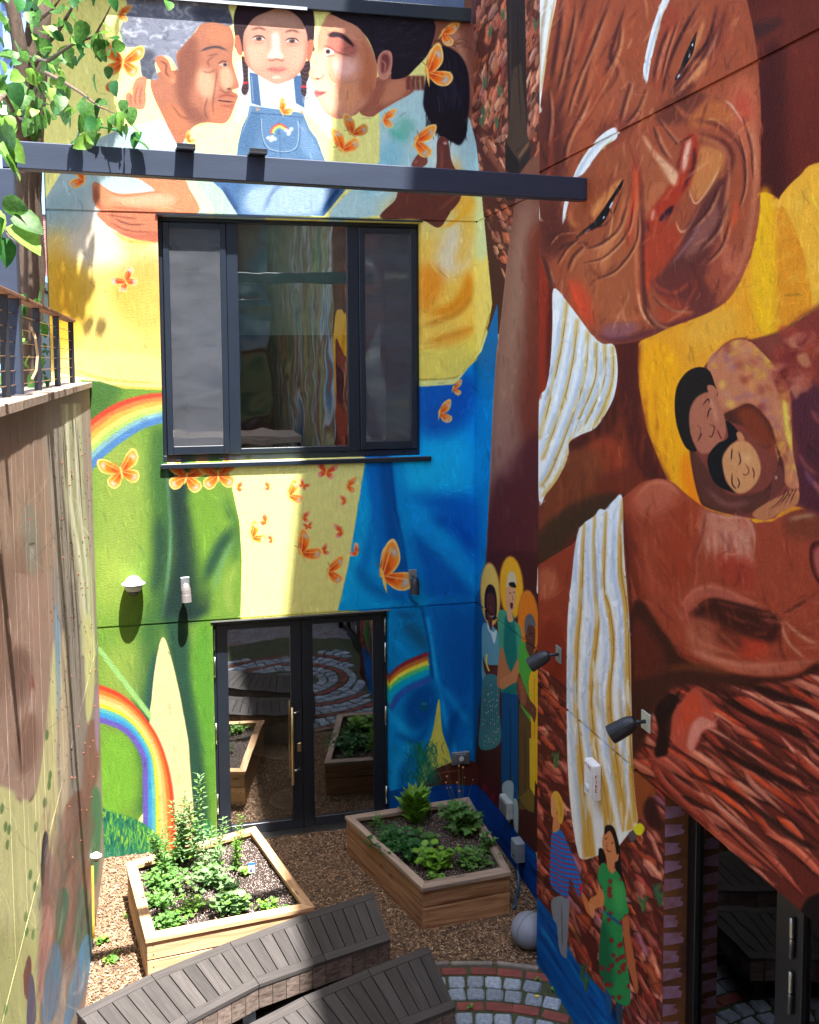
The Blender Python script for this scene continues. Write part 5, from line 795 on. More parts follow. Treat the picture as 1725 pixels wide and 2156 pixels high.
def mural_mat(name, im, ax, a0, a1, z0, z1, rough=.7, bump=.6, gain=1.0, st_=(26, 26, 5), rnd=0):
    m = bpy.data.materials.new(name); m.use_nodes = True; n = m.node_tree.nodes; l = m.node_tree.links; b = n['Principled BSDF']
    g = n.new('ShaderNodeNewGeometry'); s = n.new('ShaderNodeSeparateXYZ'); l.new(g.outputs['Position'], s.inputs[0])
    def mr(i, lo, hi):
        q = n.new('ShaderNodeMapRange'); q.clamp = True; q.inputs[1].default_value = lo; q.inputs[2].default_value = hi; l.new(s.outputs[i], q.inputs[0]); return q
    c = n.new('ShaderNodeCombineXYZ'); l.new(mr(1-ax, a0, a1).outputs[0], c.inputs[0]); l.new(mr(2, z0, z1).outputs[0], c.inputs[1])
    t = n.new('ShaderNodeTexImage'); t.image = im; t.extension = 'EXTEND'; t.interpolation = 'Cubic'; l.new(c.outputs[0], t.inputs[0])
    # brushy mottling and grime
    nz = n.new('ShaderNodeTexNoise'); nz.inputs['Scale'].default_value = 9; nz.inputs['Detail'].default_value = 8; nz.inputs['Roughness'].default_value = .7; l.new(g.outputs['Position'], nz.inputs[0])
    mp = n.new('ShaderNodeMapping'); mp.inputs['Scale'].default_value = st_; l.new(g.outputs['Position'], mp.inputs[0]); n2 = n.new('ShaderNodeTexNoise'); n2.inputs['Scale'].default_value = 1.6; n2.inputs['Detail'].default_value = 5; l.new(mp.outputs[0], n2.inputs[0])
    ad = n.new('ShaderNodeMath'); ad.operation = 'ADD'; l.new(nz.outputs[0], ad.inputs[0]); l.new(n2.outputs[0], ad.inputs[1])
    q = n.new('ShaderNodeMapRange'); q.inputs[1].default_value = .6; q.inputs[2].default_value = 1.4; q.inputs[3].default_value = .88*gain; q.inputs[4].default_value = 1.1*gain; l.new(ad.outputs[0], q.inputs[0])
    hs = n.new('ShaderNodeHueSaturation'); l.new(q.outputs[0], hs.inputs['Value']); l.new(t.outputs[0], hs.inputs['Color']); l.new(hs.outputs[0], b.inputs['Base Color'])
    b.inputs['Roughness'].default_value = rough; b.inputs['Specular IOR Level'].default_value = .1
    gr = n.new('ShaderNodeTexNoise'); gr.inputs['Scale'].default_value = 160; gr.inputs['Detail'].default_value = 2; l.new(g.outputs['Position'], gr.inputs[0]); gq = n.new('ShaderNodeMapRange'); gq.inputs[1].default_value = .3; gq.inputs[2].default_value = .7; gq.inputs[3].default_value = .9; gq.inputs[4].default_value = 1.08; l.new(gr.outputs[0], gq.inputs[0]); h2 = n.new('ShaderNodeHueSaturation'); l.new(gq.outputs[0], h2.inputs['Value']); l.new(hs.outputs[0], h2.inputs['Color']); l.new(h2.outputs[0], b.inputs['Base Color'])
    if rnd:
        oi = n.new('ShaderNodeObjectInfo'); rq = n.new('ShaderNodeMapRange'); rq.inputs[3].default_value = 1-rnd; rq.inputs[4].default_value = 1+rnd; l.new(oi.outputs['Random'], rq.inputs[0]); h3 = n.new('ShaderNodeHueSaturation'); l.new(rq.outputs[0], h3.inputs['Value']); l.new(h2.outputs[0], h3.inputs['Color']); l.new(h3.outputs[0], b.inputs['Base Color'])
    st = n.new('ShaderNodeTexNoise'); st.inputs['Scale'].default_value = 95; st.inputs['Detail'].default_value = 3; l.new(g.outputs['Position'], st.inputs[0])
    bp = n.new('ShaderNodeBump'); bp.inputs['Strength'].default_value = bump; bp.inputs['Distance'].default_value = .008; l.new(st.outputs[0], bp.inputs['Height']); l.new(bp.outputs[0], b.inputs['Normal'])
    return m
# ---------------------------------------------------------------- mesh helpers
def link(o, parent=None):
    C.objects.link(o)
    if parent: o.parent = parent
    return o
def tag(o, label=None, cat=None, group=None, kind=None):
    if label: o['label'] = label
    if cat: o['category'] = cat
    if group: o['group'] = group
    if kind: o['kind'] = kind
    return o
def empty(name, loc=(0, 0, 0), label=None, cat=None, group=None, kind=None):
    o = bpy.data.objects.new(name, None); o.empty_display_size = .1; o.location = loc; C.objects.link(o); return tag(o, label, cat, group, kind)
def bmobj(name, bm, m, parent=None, smooth=False, loc=None):
    me = bpy.data.meshes.new(name); bm.to_mesh(me); bm.free(); me.materials.append(m)
    if smooth: me.polygons.foreach_set('use_smooth', [True]*len(me.polygons))
    o = bpy.data.objects.new(name, me); link(o, parent)
    if parent is not None and loc is None: o.location = -Vector(wloc(parent))
    elif loc is not None: o.location = loc
    return o
def wloc(o):
    v = Vector((0, 0, 0))
    while o: v += o.location; o = o.parent
    return v
def bx(bm, x0, x1, y0, y1, z0, z1, bev=0, M_=None):
    r = bmesh.ops.create_cube(bm, size=1); v = r['verts']
    for q in v: q.co = Vector(((x0+x1)/2+q.co.x*(x1-x0), (y0+y1)/2+q.co.y*(y1-y0), (z0+z1)/2+q.co.z*(z1-z0)))
    if bev: 
        e = list({e for q in v for e in q.link_edges}); r2 = bmesh.ops.bevel(bm, geom=e, offset=bev, segments=1, affect='EDGES'); v = list({a for f in r2['faces'] for a in f.verts}|{q for q in v if q.is_valid})
    if M_ is not None: bmesh.ops.transform(bm, matrix=M_, verts=v)
def box(name, x0, x1, y0, y1, z0, z1, m, parent=None, bev=0):
    bm = bmesh.new(); bx(bm, x0, x1, y0, y1, z0, z1, bev); return bmobj(name, bm, m, parent)
def prism(bm, poly, z0, z1, bev=0):
    a = [bm.verts.new((x, y, z0)) for x, y in poly]; b = [bm.verts.new((x, y, z1)) for x, y in poly]; n = len(poly)
    fs = [bm.faces.new(a[::-1]), bm.faces.new(b)]+[bm.faces.new((a[i], a[(i+1) % n], b[(i+1) % n], b[i])) for i in range(n)]
    bmesh.ops.recalc_face_normals(bm, faces=fs)
    if bev: bmesh.ops.bevel(bm, geom=list(set(fs[1].edges)|{e for f in fs[2:] for e in f.edges if abs(e.verts[0].co.z-e.verts[1].co.z) > 1e-4}), offset=bev, segments=1, affect='EDGES')
def tube(bm, pts, rad, n=8, cap=True):
    pts = [Vector(p) for p in pts]; k = len(pts); rad = rad if isinstance(rad, (list, tuple)) else [rad]*k; rings = []
    up = Vector((0, 0, 1))
    for i, p in enumerate(pts):
        t = (pts[min(i+1, k-1)]-pts[max(i-1, 0)]).normalized(); a = t.cross(up if abs(t.z) < .95 else Vector((1, 0, 0))).normalized(); b = t.cross(a)
        rings.append([bm.verts.new(p+a*rad[i]*math.cos(2*PI*j/n)+b*rad[i]*math.sin(2*PI*j/n)) for j in range(n)])
    for i in range(k-1):
        for j in range(n): bm.faces.new((rings[i][j], rings[i][(j+1) % n], rings[i+1][(j+1) % n], rings[i+1][j]))
    if cap: bm.faces.new(rings[0][::-1]); bm.faces.new(rings[-1])
def tubeobj(name, pts, rad, m, parent=None, n=8):
    bm = bmesh.new(); tube(bm, pts, rad, n); bmesh.ops.recalc_face_normals(bm, faces=bm.faces); return bmobj(name, bm, m, parent, smooth=True)
def sheet(name, quads, m, parent=None):
    bm = bmesh.new()
    for q in quads: bm.faces.new([bm.verts.new(p) for p in q])
    bmesh.ops.remove_doubles(bm, verts=bm.verts, dist=1e-5); return bmobj(name, bm, m, parent)
R = random.Random(42)
# ---------------------------------------------------------------- walls
LF = paint_facade(); LR = paint_right(); LN = paint_fence()
LR.a = np.clip(LR.a-.035*np.sin(2*np.pi*LR.a), 0, 1)
LF.brush(9000, 1, skip=((1012, 1190, 1140, 1720), (250, 20, 640, 260), (490, 980, 745, 1260))); LR.brush(11000, 2, (10, 44), (2, 6), skip=((1150, 1640, 1345, 2100), (1420, 1080-320, 1620, 1060))); LN.brush(1500, 3, (20, 90), (1, 4), .4)
_g = LN.a.mean(2, keepdims=True); LN.a = np.clip((LN.a*.62+_g*.38)*1.06+.01, 0, 1)
imF = canvas('facade_painting', LF, 1, FY, -1.16, PX, 0, 9.1, 225)
imP = canvas('return_painting', LF, 0, PX, EY-.3, FY, 0, 9.6, 225)
imR = canvas('side_wall_painting', LR, 0, WX, 3.2, EY, 0, 9.6, 235)
imN = canvas('fence_painting', LN, 0, LX, 4.0, FY, 0, 5.0, 200)
mF = mural_mat('mural_facade', imF, 1, -1.16, PX, 0, 9.1); mP = mural_mat('mural_return', imP, 0, EY-.3, FY, 0, 9.6)
mR = mural_mat('mural_side', imR, 0, 3.2, EY, 0, 9.6); mN = mural_mat('mural_fence', imN, 0, 4.0, FY, 0, 5.0, bump=.25, st_=(3, 3, 2), rnd=.05)
dark = mat('dark_steel', (26, 30, 38), .42, .0, .1, 5, .12, 90); frame = mat('window_frame_paint', (22, 31, 44), .38, 0, .1, 5, .05, 60)
frame2 = mat('door_frame_paint', (18, 25, 36), .4, 0, .12, 5, .05, 60); steel = mat('brushed_steel', (170, 168, 160), .3, 1, .1, 30, .1, 120, (1, 1, .1))
jgrey = mat('joint_sealant', (66, 50, 44), .8); J1, J2, G_ = 2.487, 6.785, .011
# facade wall with the joints cut in as grooves
xs = [-1.155, -.072, .397, 2.335, 2.735, PX]; zc = [0, 2.462, J2]
def wallgrid(hole, xs_, zs, y, dep, put):
    for i in range(len(xs_)-1):
        for j in range(len(zs)-1):
            x0, x1, z0, z1 = xs_[i], xs_[i+1], zs[j], zs[j+1]
            if hole((x0+x1)/2, (z0+z1)/2): continue
            gr = any(abs((z0+z1)/2-J) < .002 for J in (J1, J2))
            yy = y+dep if gr else y; put(x0, x1, z0, z1, yy)
            if gr:
                put.edge(x0, x1, z0, y, yy); put.edge(x0, x1, z1, y, yy)
class Put:
    def __init__(s, ax): s.q = []; s.ax = ax
    def P(s, a, n, z): return (a, n, z) if s.ax == 1 else (n, a, z)
    def __call__(s, a0, a1, z0, z1, n): s.q.append([s.P(a0, n, z0), s.P(a1, n, z0), s.P(a1, n, z1), s.P(a0, n, z1)])
    def edge(s, a0, a1, z, n0, n1): s.q.append([s.P(a0, n0, z), s.P(a1, n0, z), s.P(a1, n1, z), s.P(a0, n1, z)])
    def jamb(s, a, z0, z1, n0, n1): s.q.append([s.P(a, n0, z0), s.P(a, n0, z1), s.P(a, n1, z1), s.P(a, n1, z0)])
WZ0, WZ1, DZ1 = 4.19, 6.765, 2.462
hF = lambda x, z: (-.072 < x < 2.735 and WZ0 < z < WZ1) or (.397 < x < 2.335 and z < DZ1)
fb = empty('mural_house', (1.1, FY, 0), 'painted stucco house front with grandmother, child and mother embracing above a dark window', 'building')
p = Put(1); wallgrid(hF, xs, [0, DZ1, J1-G_, J1+G_, WZ0, WZ1, J2-.008, J2+.012, 8.93], FY, .014, p)
p.jamb(-.072, WZ0, WZ1, FY, FY+.2); p.jamb(2.735, WZ0, WZ1, FY, FY+.2); p.edge(-.072, 2.735, WZ1, FY, FY+.2); p.edge(-.072, 2.735, WZ0, FY, FY+.2)
p.jamb(.397, 0, DZ1, FY, FY+.2); p.jamb(2.335, 0, DZ1, FY, FY+.2); p.edge(.397, 2.335, DZ1, FY, FY+.2)
sheet('wall', p.q, mF, fb)
side = mat('plain_stucco', (150, 146, 100), .8, 0, .08, 6, .3, 100)
box('wall', -1.15, -.9, FY+.21, FY+9, 0, 8.93, side, fb); box('corner_trim', -1.163, -1.1555, FY-.003, FY+.1, 0, 8.9, mat('trim_dark', (50, 52, 50), .6), fb)
sid = mat('metal_siding', (96, 112, 140), .5, .2, .08, 4)
box('roof_cap', -1.2, 3.30, FY-.055, FY+.3, 8.93, 9.075, frame, fb, .006); box('roof_cap_lip', -1.2, 1.5, FY-.062, FY-.056, 8.915, 8.945, mat('pale_drip_edge', (170, 178, 186), .4, .3), fb)
box('roof', -1.15, 3.4, FY+.3, FY+9, 8.8, 8.92, sid, fb)
us = empty('upper_storey', (1.1, FY+.31, 9.08)); us.parent = fb; us.location = Vector((1.1, FY+.31, 9.08))-Vector(fb.location)
for i in range(24): box('siding_panel', -1.1+i*.185, -1.1+i*.185+.178, FY+.32, FY+.36, 9.0, 13.2, sid, us, .004)
# interior: a dark room behind the openings
rm = mat('room_wall', (150, 150, 144), .8); rd = mat('room_floor', (96, 84, 72), .5)
room = empty('room_interior', (1.1, FY+2, 0)); room.parent = fb; room.location = (0, 2, 0)
box('room_wall', -.8, 3.3, FY+4.4, FY+4.5, 0, 8.9, rm, room); box('partition', -.9, -.8, FY+.21, FY+4.4, 0, 8.9, rm, room); box('partition', 3.3, 3.36, FY+.21, FY+4.4, 0, 8.9, rm, room)
box('room_floor', -.8, 3.3, FY+.21, FY+4.4, -.02, .003, rd, room); box('ceiling', -.8, 3.3, FY+.21, FY+4.4, 2.75, 3.4, rm, room); box('ceiling', -.8, 3.3, FY+.21, FY+4.4, 7.1, 7.2, rm, room)
# window
wn = empty('window', (1.3, FY+.1, 4.2)); wn.parent = fb; wn.location = Vector((1.33, FY+.1, WZ0))-Vector(fb.location)
y0, y1 = FY+.125, FY+.205
box('frame', -.07, 2.733, y0, y1, 6.72, WZ1-.002, frame, wn, .004); box('frame', -.07, 2.733, y0, y1, WZ0+.002, 4.262, frame, wn, .004); box('frame', -.07, -.028, y0, y1, 4.263, 6.719, frame, wn, .004); box('frame', 2.7, 2.733, y0, y1, 4.263, 6.719, frame, wn, .004)
box('mullion', .625, .745, y0-.012, y1, 4.263, 6.719, frame, wn, .004); box('mullion', 1.925, 2.05, y0-.012, y1, 4.263, 6.719, frame, wn, .004)
def sash(x0, x1):
    for a in ((x0, x0+.062, 4.27, 6.71), (x1-.062, x1, 4.27, 6.71)): box('sash_rail', a[0], a[1], y0-.03, y1-.02, a[2], a[3], frame, wn, .004)
    for a in ((4.27, 4.36), (6.65, 6.71)): box('sash_rail', x0+.063, x1-.063, y0-.03, y1-.02, a[0], a[1], frame, wn, .004)
    box('insect_screen', x0+.064, x1-.064, y0-.022, y0-.021, 4.362, 6.648, scr, wn)
    for k in (.12, .82): box('weep_cover', x0+(x1-x0)*k, x0+(x1-x0)*k+.06, y0-.016, y0-.002, 4.205, 4.225, frame, wn)
scr = screen_mat(); gl = glass('window_glass', (.8, .86, .83), .24, 2.2); gd = glass('door_glass', (.74, .77, .76), .2, 2.2)
sash(-.026, .622); sash(2.055, 2.698)
for a in ((-.02, .62), (.746, 1.924), (2.06, 2.69)): box('pane', a[0], a[1], y1-.05, y1-.046, 4.3, 6.715, gl, wn)
for a in ((.746, 1.924),):
    box('glazing_bead', a[0], a[1], y0-.008, y1-.06, 4.263, 4.318, frame, wn, .003)
for x in (.8, 1.82): box('weep_cover', x, x+.055, y0-.024, y0-.010, 4.268, 4.29, frame, wn)
box('sill', -.10, 2.83, FY-.036, FY+.13, 4.135, 4.188, frame, wn, .006); box('head_flashing', -.09, 2.75, FY-.02, FY-.001, WZ1+.001, WZ1+.018, frame, wn)
box('roller_blind', -.02, 2.69, FY+.23, FY+.234, 5.54, 6.76, mat('blind_cloth', (208, 226, 210), .9), wn)
sb = empty('sideboard', (1.0, FY+.9, 3.4), 'dark patterned cabinet seen through the big window', 'cabinet'); box('body', .2, 1.5, FY+.7, FY+1.1, 3.4, 4.86, mat('cabinet', (50, 52, 56), .6), sb); box('top', .18, 1.52, FY+.68, FY+1.12, 4.86, 4.9, frame, sb, .004)
# double door
dd = empty('double_door', (1.36, FY+.06, 0)); dd.parent = fb; dd.location = Vector((1.36, FY+.06, 0))-Vector(fb.location)
y0, y1 = FY+.12, FY+.175
box('frame', .399, .432, y0-.01, y1+.02, 0, 2.46, frame2, dd, .003); box('frame', 2.30, 2.333, y0-.01, y1+.02, 0, 2.46, frame2, dd, .003); box('frame', .433, 2.299, y0-.01, y1+.02, 2.40, 2.46, frame2, dd, .003)
for x0, x1 in ((.436, 1.362), (1.368, 2.296)):
    box('stile', x0, x0+.122, y0, y1, .02, 2.395, frame2, dd, .004); box('stile', x1-.122, x1, y0, y1, .02, 2.395, frame2, dd, .004)
    box('rail', x0+.123, x1-.123, y0, y1, 2.335, 2.395, frame2, dd, .004); box('rail', x0+.123, x1-.123, y0, y1, .02, .125, frame2, dd, .004)
    box('pane', x0+.12, x1-.12, y1-.03, y1-.026, .12, 2.34, gd, dd)
box('threshold', .4, 2.33, FY-.02, FY+.2, 0, .018, steel, dd)
for x in (.415, 2.312):
    for z0, z1 in (((2.136, 2.363), (1.834, 2.055), (1.086, 1.316), (.30, .52)) if x < 1 else ((2.157, 2.371), (1.851, 2.073), (1.119, 1.335), (.2, .4))):
        h = tubeobj('hinge', [(x, FY+.095, z0), (x, FY+.095, z1)], .014, steel, dd)
for z in (.711, 1.365): tubeobj('handle_bracket', [(1.325, FY+.12, z), (1.325, FY+.09, z), (1.25, FY+.045, z)], .012, steel, dd)
tubeobj('pull_handle', [(1.24, FY+.035, .56), (1.24, FY+.035, 1.44)], .017, mat('brass_steel', (186, 160, 120), .3, .9, .05), dd)
box('lock_plate', 1.305, 1.345, FY+.110, FY+.119, .90, 1.0, mat('brass_steel', (186, 160, 120)), dd, .003)
# lintel lip above the door
box('lintel_flashing', .38, 2.35, FY-.012, FY-.001, 2.464, 2.478, mat('grey_flashing', (120, 122, 120), .5, .3), fb)
# round table in the room
c = at(FD, 735, 1175, 2, .75); c[1] += .22; tb = empty('round_table', (c[0], c[1], 0), 'round pale table standing inside behind the glass double door', 'table')
bm = bmesh.new(); prism(bm, [(c[0]+.56*math.cos(2*PI*i/40), c[1]+.56*math.sin(2*PI*i/40)) for i in range(40)], .73, .75); tm = mat('table_top', (206, 212, 204), .35); bmobj('table_top', bm, tm, tb)
tubeobj('leg', [(c[0], c[1], .02), (c[0], c[1], .73)], .04, frame, tb); bm = bmesh.new(); prism(bm, [(c[0]+.28*math.cos(2*PI*i/30), c[1]+.28*math.sin(2*PI*i/30)) for i in range(30)], 0.005, .03); bmobj('base', bm, tm, tb)
# ---------------------------------------------------------------- right building: return wall, side wall, side door
rb = empty('tall_house', (WX, 4, 0), 'tall side building painted with a huge upside-down smiling face and brown rocks', 'building')
TOP = 18.7
p = Put(0); wallgrid(lambda a, z: False, [EY-.05, FY], [0, J1-G_, J1+G_, J2-.008, J2+.012, 9.5], PX, .014, p); sheet('return_wall', p.q, mP, rb)
D0, D1 = 5.52, 2.6
p = Put(0); wallgrid(lambda a, z: D1 < a < D0 and z < 2.483, [3.2, D0, EY], [0, 2.483, 2.4829+.012, J2-.008, J2+.012, 9.5], WX, .014, p)
p2 = Put(0); p2(3.2, D0, 2.483, 9.5, WX)
q = Put(0)
for (a0, a1, z0, z1) in ((D0, EY, 0, J1-G_), (D0, EY, J1+G_, J2-.008), (D0, EY, J2+.012, 9.5), (1.0, D0, J1+G_, J2-.008), (1.0, D0, J2+.012, 9.5)): q(a0, a1, z0, z1, WX)
for z in (J1-G_, J1+G_, J2-.008, J2+.012): q.edge(1.0 if z != J1-G_ else D0, EY, z, WX, WX+.016)
for z0, z1 in ((J1-G_, J1+G_), (J2-.008, J2+.012)): q(1.0 if z0 > 3 else D0, EY, z0, z1, WX+.016)
q.edge(D1, D0, J1+G_, WX, WX+.34)                                   # soffit of the door recess
q.q.append([(WX, EY, 0), (WX, EY, 9.5), (PX+.02, EY, 9.5), (PX+.02, EY, 0)])
sheet('wall', q.q, mR, rb)
# door reveal with painted rock ledges
rvm = mat('painted_reveal', (66, 34, 22), .7, 0, .3, 5, .3, 90, col2=(112, 66, 26)); rev = mat('painted_reveal_lilac', (184, 146, 186), .7, 0, .3, 12, .3, 90, col2=(136, 84, 84))
sheet('door_reveal', [[(WX, D0, 0), (WX+.34, D0, 0), (WX+.34, D0, 2.498), (WX, D0, 2.498)]], rvm, rb)
bm = bmesh.new()
for i in range(20):
    z = .05+i*.12; w_ = R.uniform(.09, .14); pts = [(WX+.002, z), (WX+w_, z+R.uniform(-.01, .02)), (WX+w_+.01, z+.03), (WX+w_-.02, z+.05), (WX+w_, z+.07), (WX+.002, z+.085)]
    bm.faces.new([bm.verts.new((x, D0-.003, zz)) for x, zz in pts])
bmobj('painted_ledges', bm, rev, rb)
def stripem():
    m = bpy.data.materials.new('mural_stripes'); m.use_nodes = True; n = m.node_tree.nodes; l = m.node_tree.links; g_ = n.new('ShaderNodeNewGeometry'); mp = n.new('ShaderNodeMapping'); mp.inputs['Scale'].default_value = (.1, .8, .22); l.new(g_.outputs['Position'], mp.inputs[0])
    z = n.new('ShaderNodeTexNoise'); z.inputs['Scale'].default_value = 1.3; z.inputs['Detail'].default_value = 3; z.inputs['Distortion'].default_value = 1.2; l.new(mp.outputs[0], z.inputs[0]); r = n.new('ShaderNodeValToRGB'); r.color_ramp.interpolation = 'CARDINAL'; cs = [(.28, (84, 104, 66)), (.36, (146, 112, 80)), (.42, (74, 96, 68)), (.48, (150, 142, 98)), (.53, (104, 70, 58)), (.58, (168, 168, 162)), (.64, (84, 108, 130)), (.72, (118, 82, 66))]
    e = r.color_ramp.elements; e[0].position, e[0].color = cs[0][0], lin(cs[0][1]); e[1].position, e[1].color = cs[-1][0], lin(cs[-1][1])
    for p_, c_ in cs[1:-1]: q_ = e.new(p_); q_.color = lin(c_)
    l.new(z.outputs[0], r.inputs[0]); l.new(r.outputs[0], n['Principled BSDF'].inputs[0]); n['Principled BSDF'].inputs['Roughness'].default_value = .8; return m
stripes = stripem()
plain = mat('maroon_stucco', (96, 42, 32), .8, 0, .12, 3, .3, 100)
box('upper_wall', WX+.001, WX+4, -9, EY, 9.503, TOP, plain, rb); box('upper_wall', PX, WX+4, EY+.001, FY+9, 9.503, 12.4, plain, rb)
box('wall', WX+.0006, WX+.3, -9, .999, 0, 9.5, stripes, rb); box('wall_panel', WX-.004, WX-.001, .99, 3.3, 2.6, 9.5, stripes, rb); box('inner_wall', WX+.345, WX+.5, 1.0, EY-.01, 0, 2.6, mat('room_wall', (92, 92, 88)), rb) if False else None
box('unseen_backing', PX+.0155, PX+.3, EY+.01, FY+.2, 0, 9.5, plain, rb); box('unseen_backing', 3.2, PX+.3, FY+.0155, FY+.2, 0, 8.9, plain, rb)  # unseen boxes added to stop sun leaking through the corner grooves
box('unseen_backing', WX+.6, WX+.7, 1.0, FY, 2.6, 9.5, plain, rb); 
sd = empty('side_door', (WX+.2, 4.4, 0)); sd.parent = rb; sd.location = Vector((WX+.2, 4.4, 0))-Vector(rb.location)
dx = WX+.165; blk = mat('black_frame', (16, 17, 20), .35, 0, .1, 6)
for a0, a1 in ((D0-.10, D0-.002), (4.34, 4.57), (3.30, 3.42), (2.6, 2.7)): box('frame', dx, dx+.06, a0, a1, 0, 2.49, blk, sd, .003)
box('frame', dx, dx+.06, 4.571, D0-.101, 2.36, 2.49, blk, sd, .003); box('frame', dx, dx+.06, 3.421, 4.339, 2.36, 2.49, blk, sd, .003); box('rail', dx, dx+.06, 4.571, D0-.101, 0, .1, blk, sd, .003); box('rail', dx, dx+.06, 3.421, 4.339, 0, .2, blk, sd, .003)
gs = glass('side_glass', (.3, .32, .33), .03, 1.2); box('pane', dx+.03, dx+.034, 4.56, D0-.09, .05, 2.4, gs, sd); box('pane', dx+.03, dx+.034, 3.41, 4.35, .1, 2.4, gs, sd); box('pane', dx+.03, dx+.034, 2.69, 3.31, .1, 2.4, gs, sd)
for z0, z1 in ((2.06, 2.285), (1.75, 1.985), (1.0, 1.22), (.3, .52)):
    tubeobj('hinge', [(dx-.015, 4.41, z0), (dx-.015, 4.41, z1)], .013, steel, sd)
    tubeobj('hinge_ring', [(dx-.015, 4.41, (z0+z1)/2-.003), (dx-.015, 4.41, (z0+z1)/2+.003)], .0145, blk, sd)
sr = empty('side_room', (WX+1, 4, 0)); sr.parent = rb; sr.location = Vector((WX+1, 4, 0))-Vector(rb.location)
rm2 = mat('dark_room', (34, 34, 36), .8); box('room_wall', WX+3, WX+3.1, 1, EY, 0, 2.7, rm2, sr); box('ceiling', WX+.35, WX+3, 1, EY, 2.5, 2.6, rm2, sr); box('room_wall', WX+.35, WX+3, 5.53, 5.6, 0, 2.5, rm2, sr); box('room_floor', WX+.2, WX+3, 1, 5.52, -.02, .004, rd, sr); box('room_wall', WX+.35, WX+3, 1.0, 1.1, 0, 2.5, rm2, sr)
# ---------------------------------------------------------------- ground
gm = mat('mulch_base', (104, 82, 64), .95, 0, .45, 22, .9, 60, detail=10)
g = sheet('ground', [[(-60, -60, -.012), (60, -60, -.012), (60, 120, -.012), (-60, 120, -.012)]], mat('earth', (92, 84, 70), .95, 0, .3, 3)); tag(g, kind='structure')
g = sheet('mulch_bed', [[(LX, 3, -.004), (WX+.4, 3, -.004), (WX+.4, FY, -.004), (LX, FY, -.004)]], gm); tag(g, kind='structure')
KC = (1.83, 5.56)
# wood chips
def chips():
    rg = np.random.default_rng(4); N = 34000; P_ = []
    x = rg.uniform(LX+.01, PX-.03, N); y = rg.uniform(6.9, FY-.02, N); ok = np.hypot(x-KC[0], y-KC[1]) > 2.44
    ok &= ~((x > WX-.03) & (y < EY+.03)); x, y = x[ok], y[ok]; n = len(x)
    l = rg.uniform(.012, .042, n); w_ = rg.uniform(.004, .011, n); a = rg.uniform(0, PI, n); t = rg.normal(0, .35, n); r_ = rg.normal(0, .4, n); z = rg.uniform(.0, .014, n)
    ux = np.stack([np.cos(a)*np.cos(t), np.sin(a)*np.cos(t), np.sin(t)], 1)*l[:, None]/2; vx = np.stack([-np.sin(a)*np.cos(r_), np.cos(a)*np.cos(r_), np.sin(r_)], 1)*w_[:, None]/2
    c = np.stack([x, y, z+.006], 1); nn = np.cross(ux, vx); nn /= np.linalg.norm(nn, axis=1)[:, None]; nn *= np.sign(nn[:, 2:3]); h = nn*.003
    V = np.stack([c-ux-vx, c+ux-vx*.6, c+ux+vx, c-ux*.9+vx, c-ux-vx-h*2, c+ux-vx*.6-h*2, c+ux+vx-h*2, c-ux*.9+vx-h*2], 1).reshape(-1, 3)
    b = (np.arange(n)*8)[:, None, None]; F = (b+np.array([[0, 1, 2, 3], [0, 4, 5, 1], [2, 6, 7, 3], [1, 5, 6, 2], [3, 7, 4, 0]])[None]).reshape(-1, 4)
    me = bpy.data.meshes.new('wood_chips'); me.from_pydata(V.tolist(), [], F.tolist())
    ca = me.color_attributes.new('tone', 'FLOAT_COLOR', 'POINT'); k = rg.random(n); base = np.array([lin(q)[:3] for q in ((158, 126, 96), (118, 92, 72), (182, 156, 126), (80, 62, 52), (140, 110, 84))]); cc = base[rg.choice(5, n, p=[.32, .24, .14, .12, .18])]*(.8+.4*k[:, None])
    ca.data.foreach_set('color', np.repeat(np.concatenate([cc, np.ones((n, 1))], 1), 8, 0).astype(np.float32).ravel())
    m = bpy.data.materials.new('wood_chip'); m.use_nodes = True; n_ = m.node_tree.nodes; at_ = n_.new('ShaderNodeAttribute'); at_.attribute_name = 'tone'; m.node_tree.links.new(at_.outputs[0], n_['Principled BSDF'].inputs[0]); n_['Principled BSDF'].inputs['Roughness'].default_value = .85
    me.materials.append(m); o = bpy.data.objects.new('wood_chips', me); C.objects.link(o); tag(o, 'loose brown wood chip mulch covering the planting court', 'mulch', kind='stuff')
chips()
# paving rings
pav = bpy.data.objects.new('paving', None); C.objects.link(pav); pav.location = (KC[0], KC[1], 0); bpy.data.objects.remove(pav)
bm = bmesh.new(); prism(bm, [(KC[0]+2.40*math.cos(2*PI*i/90), KC[1]+2.40*math.sin(2*PI*i/90)) for i in range(90)], -.05, .006)
pav = bmobj('paving', bm, mat('joint_sand', (74, 68, 56), .95, 0, .35, 30, .6, 80, col2=(70, 84, 46)), None); tag(pav, 'round court paved in rings of granite setts and red brick', None, kind='structure')
stone = mat('granite', (132, 144, 158), .75, 0, .28, 40, .5, 90); brk = mat('red_brick', (114, 58, 52), .8, 0, .2, 14, .4, 80); kerb = mat('kerb_stone', (116, 110, 104), .85, 0, .2, 12, .4, 60)
def sett(seed, w_, d_, h, jit, bev):
    r = random.Random(seed); b = bmesh.new(); bx(b, -w_/2, w_/2, -d_/2, d_/2, -.03, h, bev)
    for v in b.verts: v.co += Vector((r.uniform(-jit, jit), r.uniform(-jit, jit), r.uniform(-jit, jit)*.5 if v.co.z > 0 else 0))
    me = bpy.data.meshes.new('sett'); b.to_mesh(me); b.free(); return me
setts = [sett(i, .138, .138, .024, .006, .014) for i in range(7)]; bricks = [sett(20+i, .212, .094, .018, .0015, .004) for i in range(3)]
for me in setts: me.materials.append(stone)
for me in bricks: me.materials.append(brk)
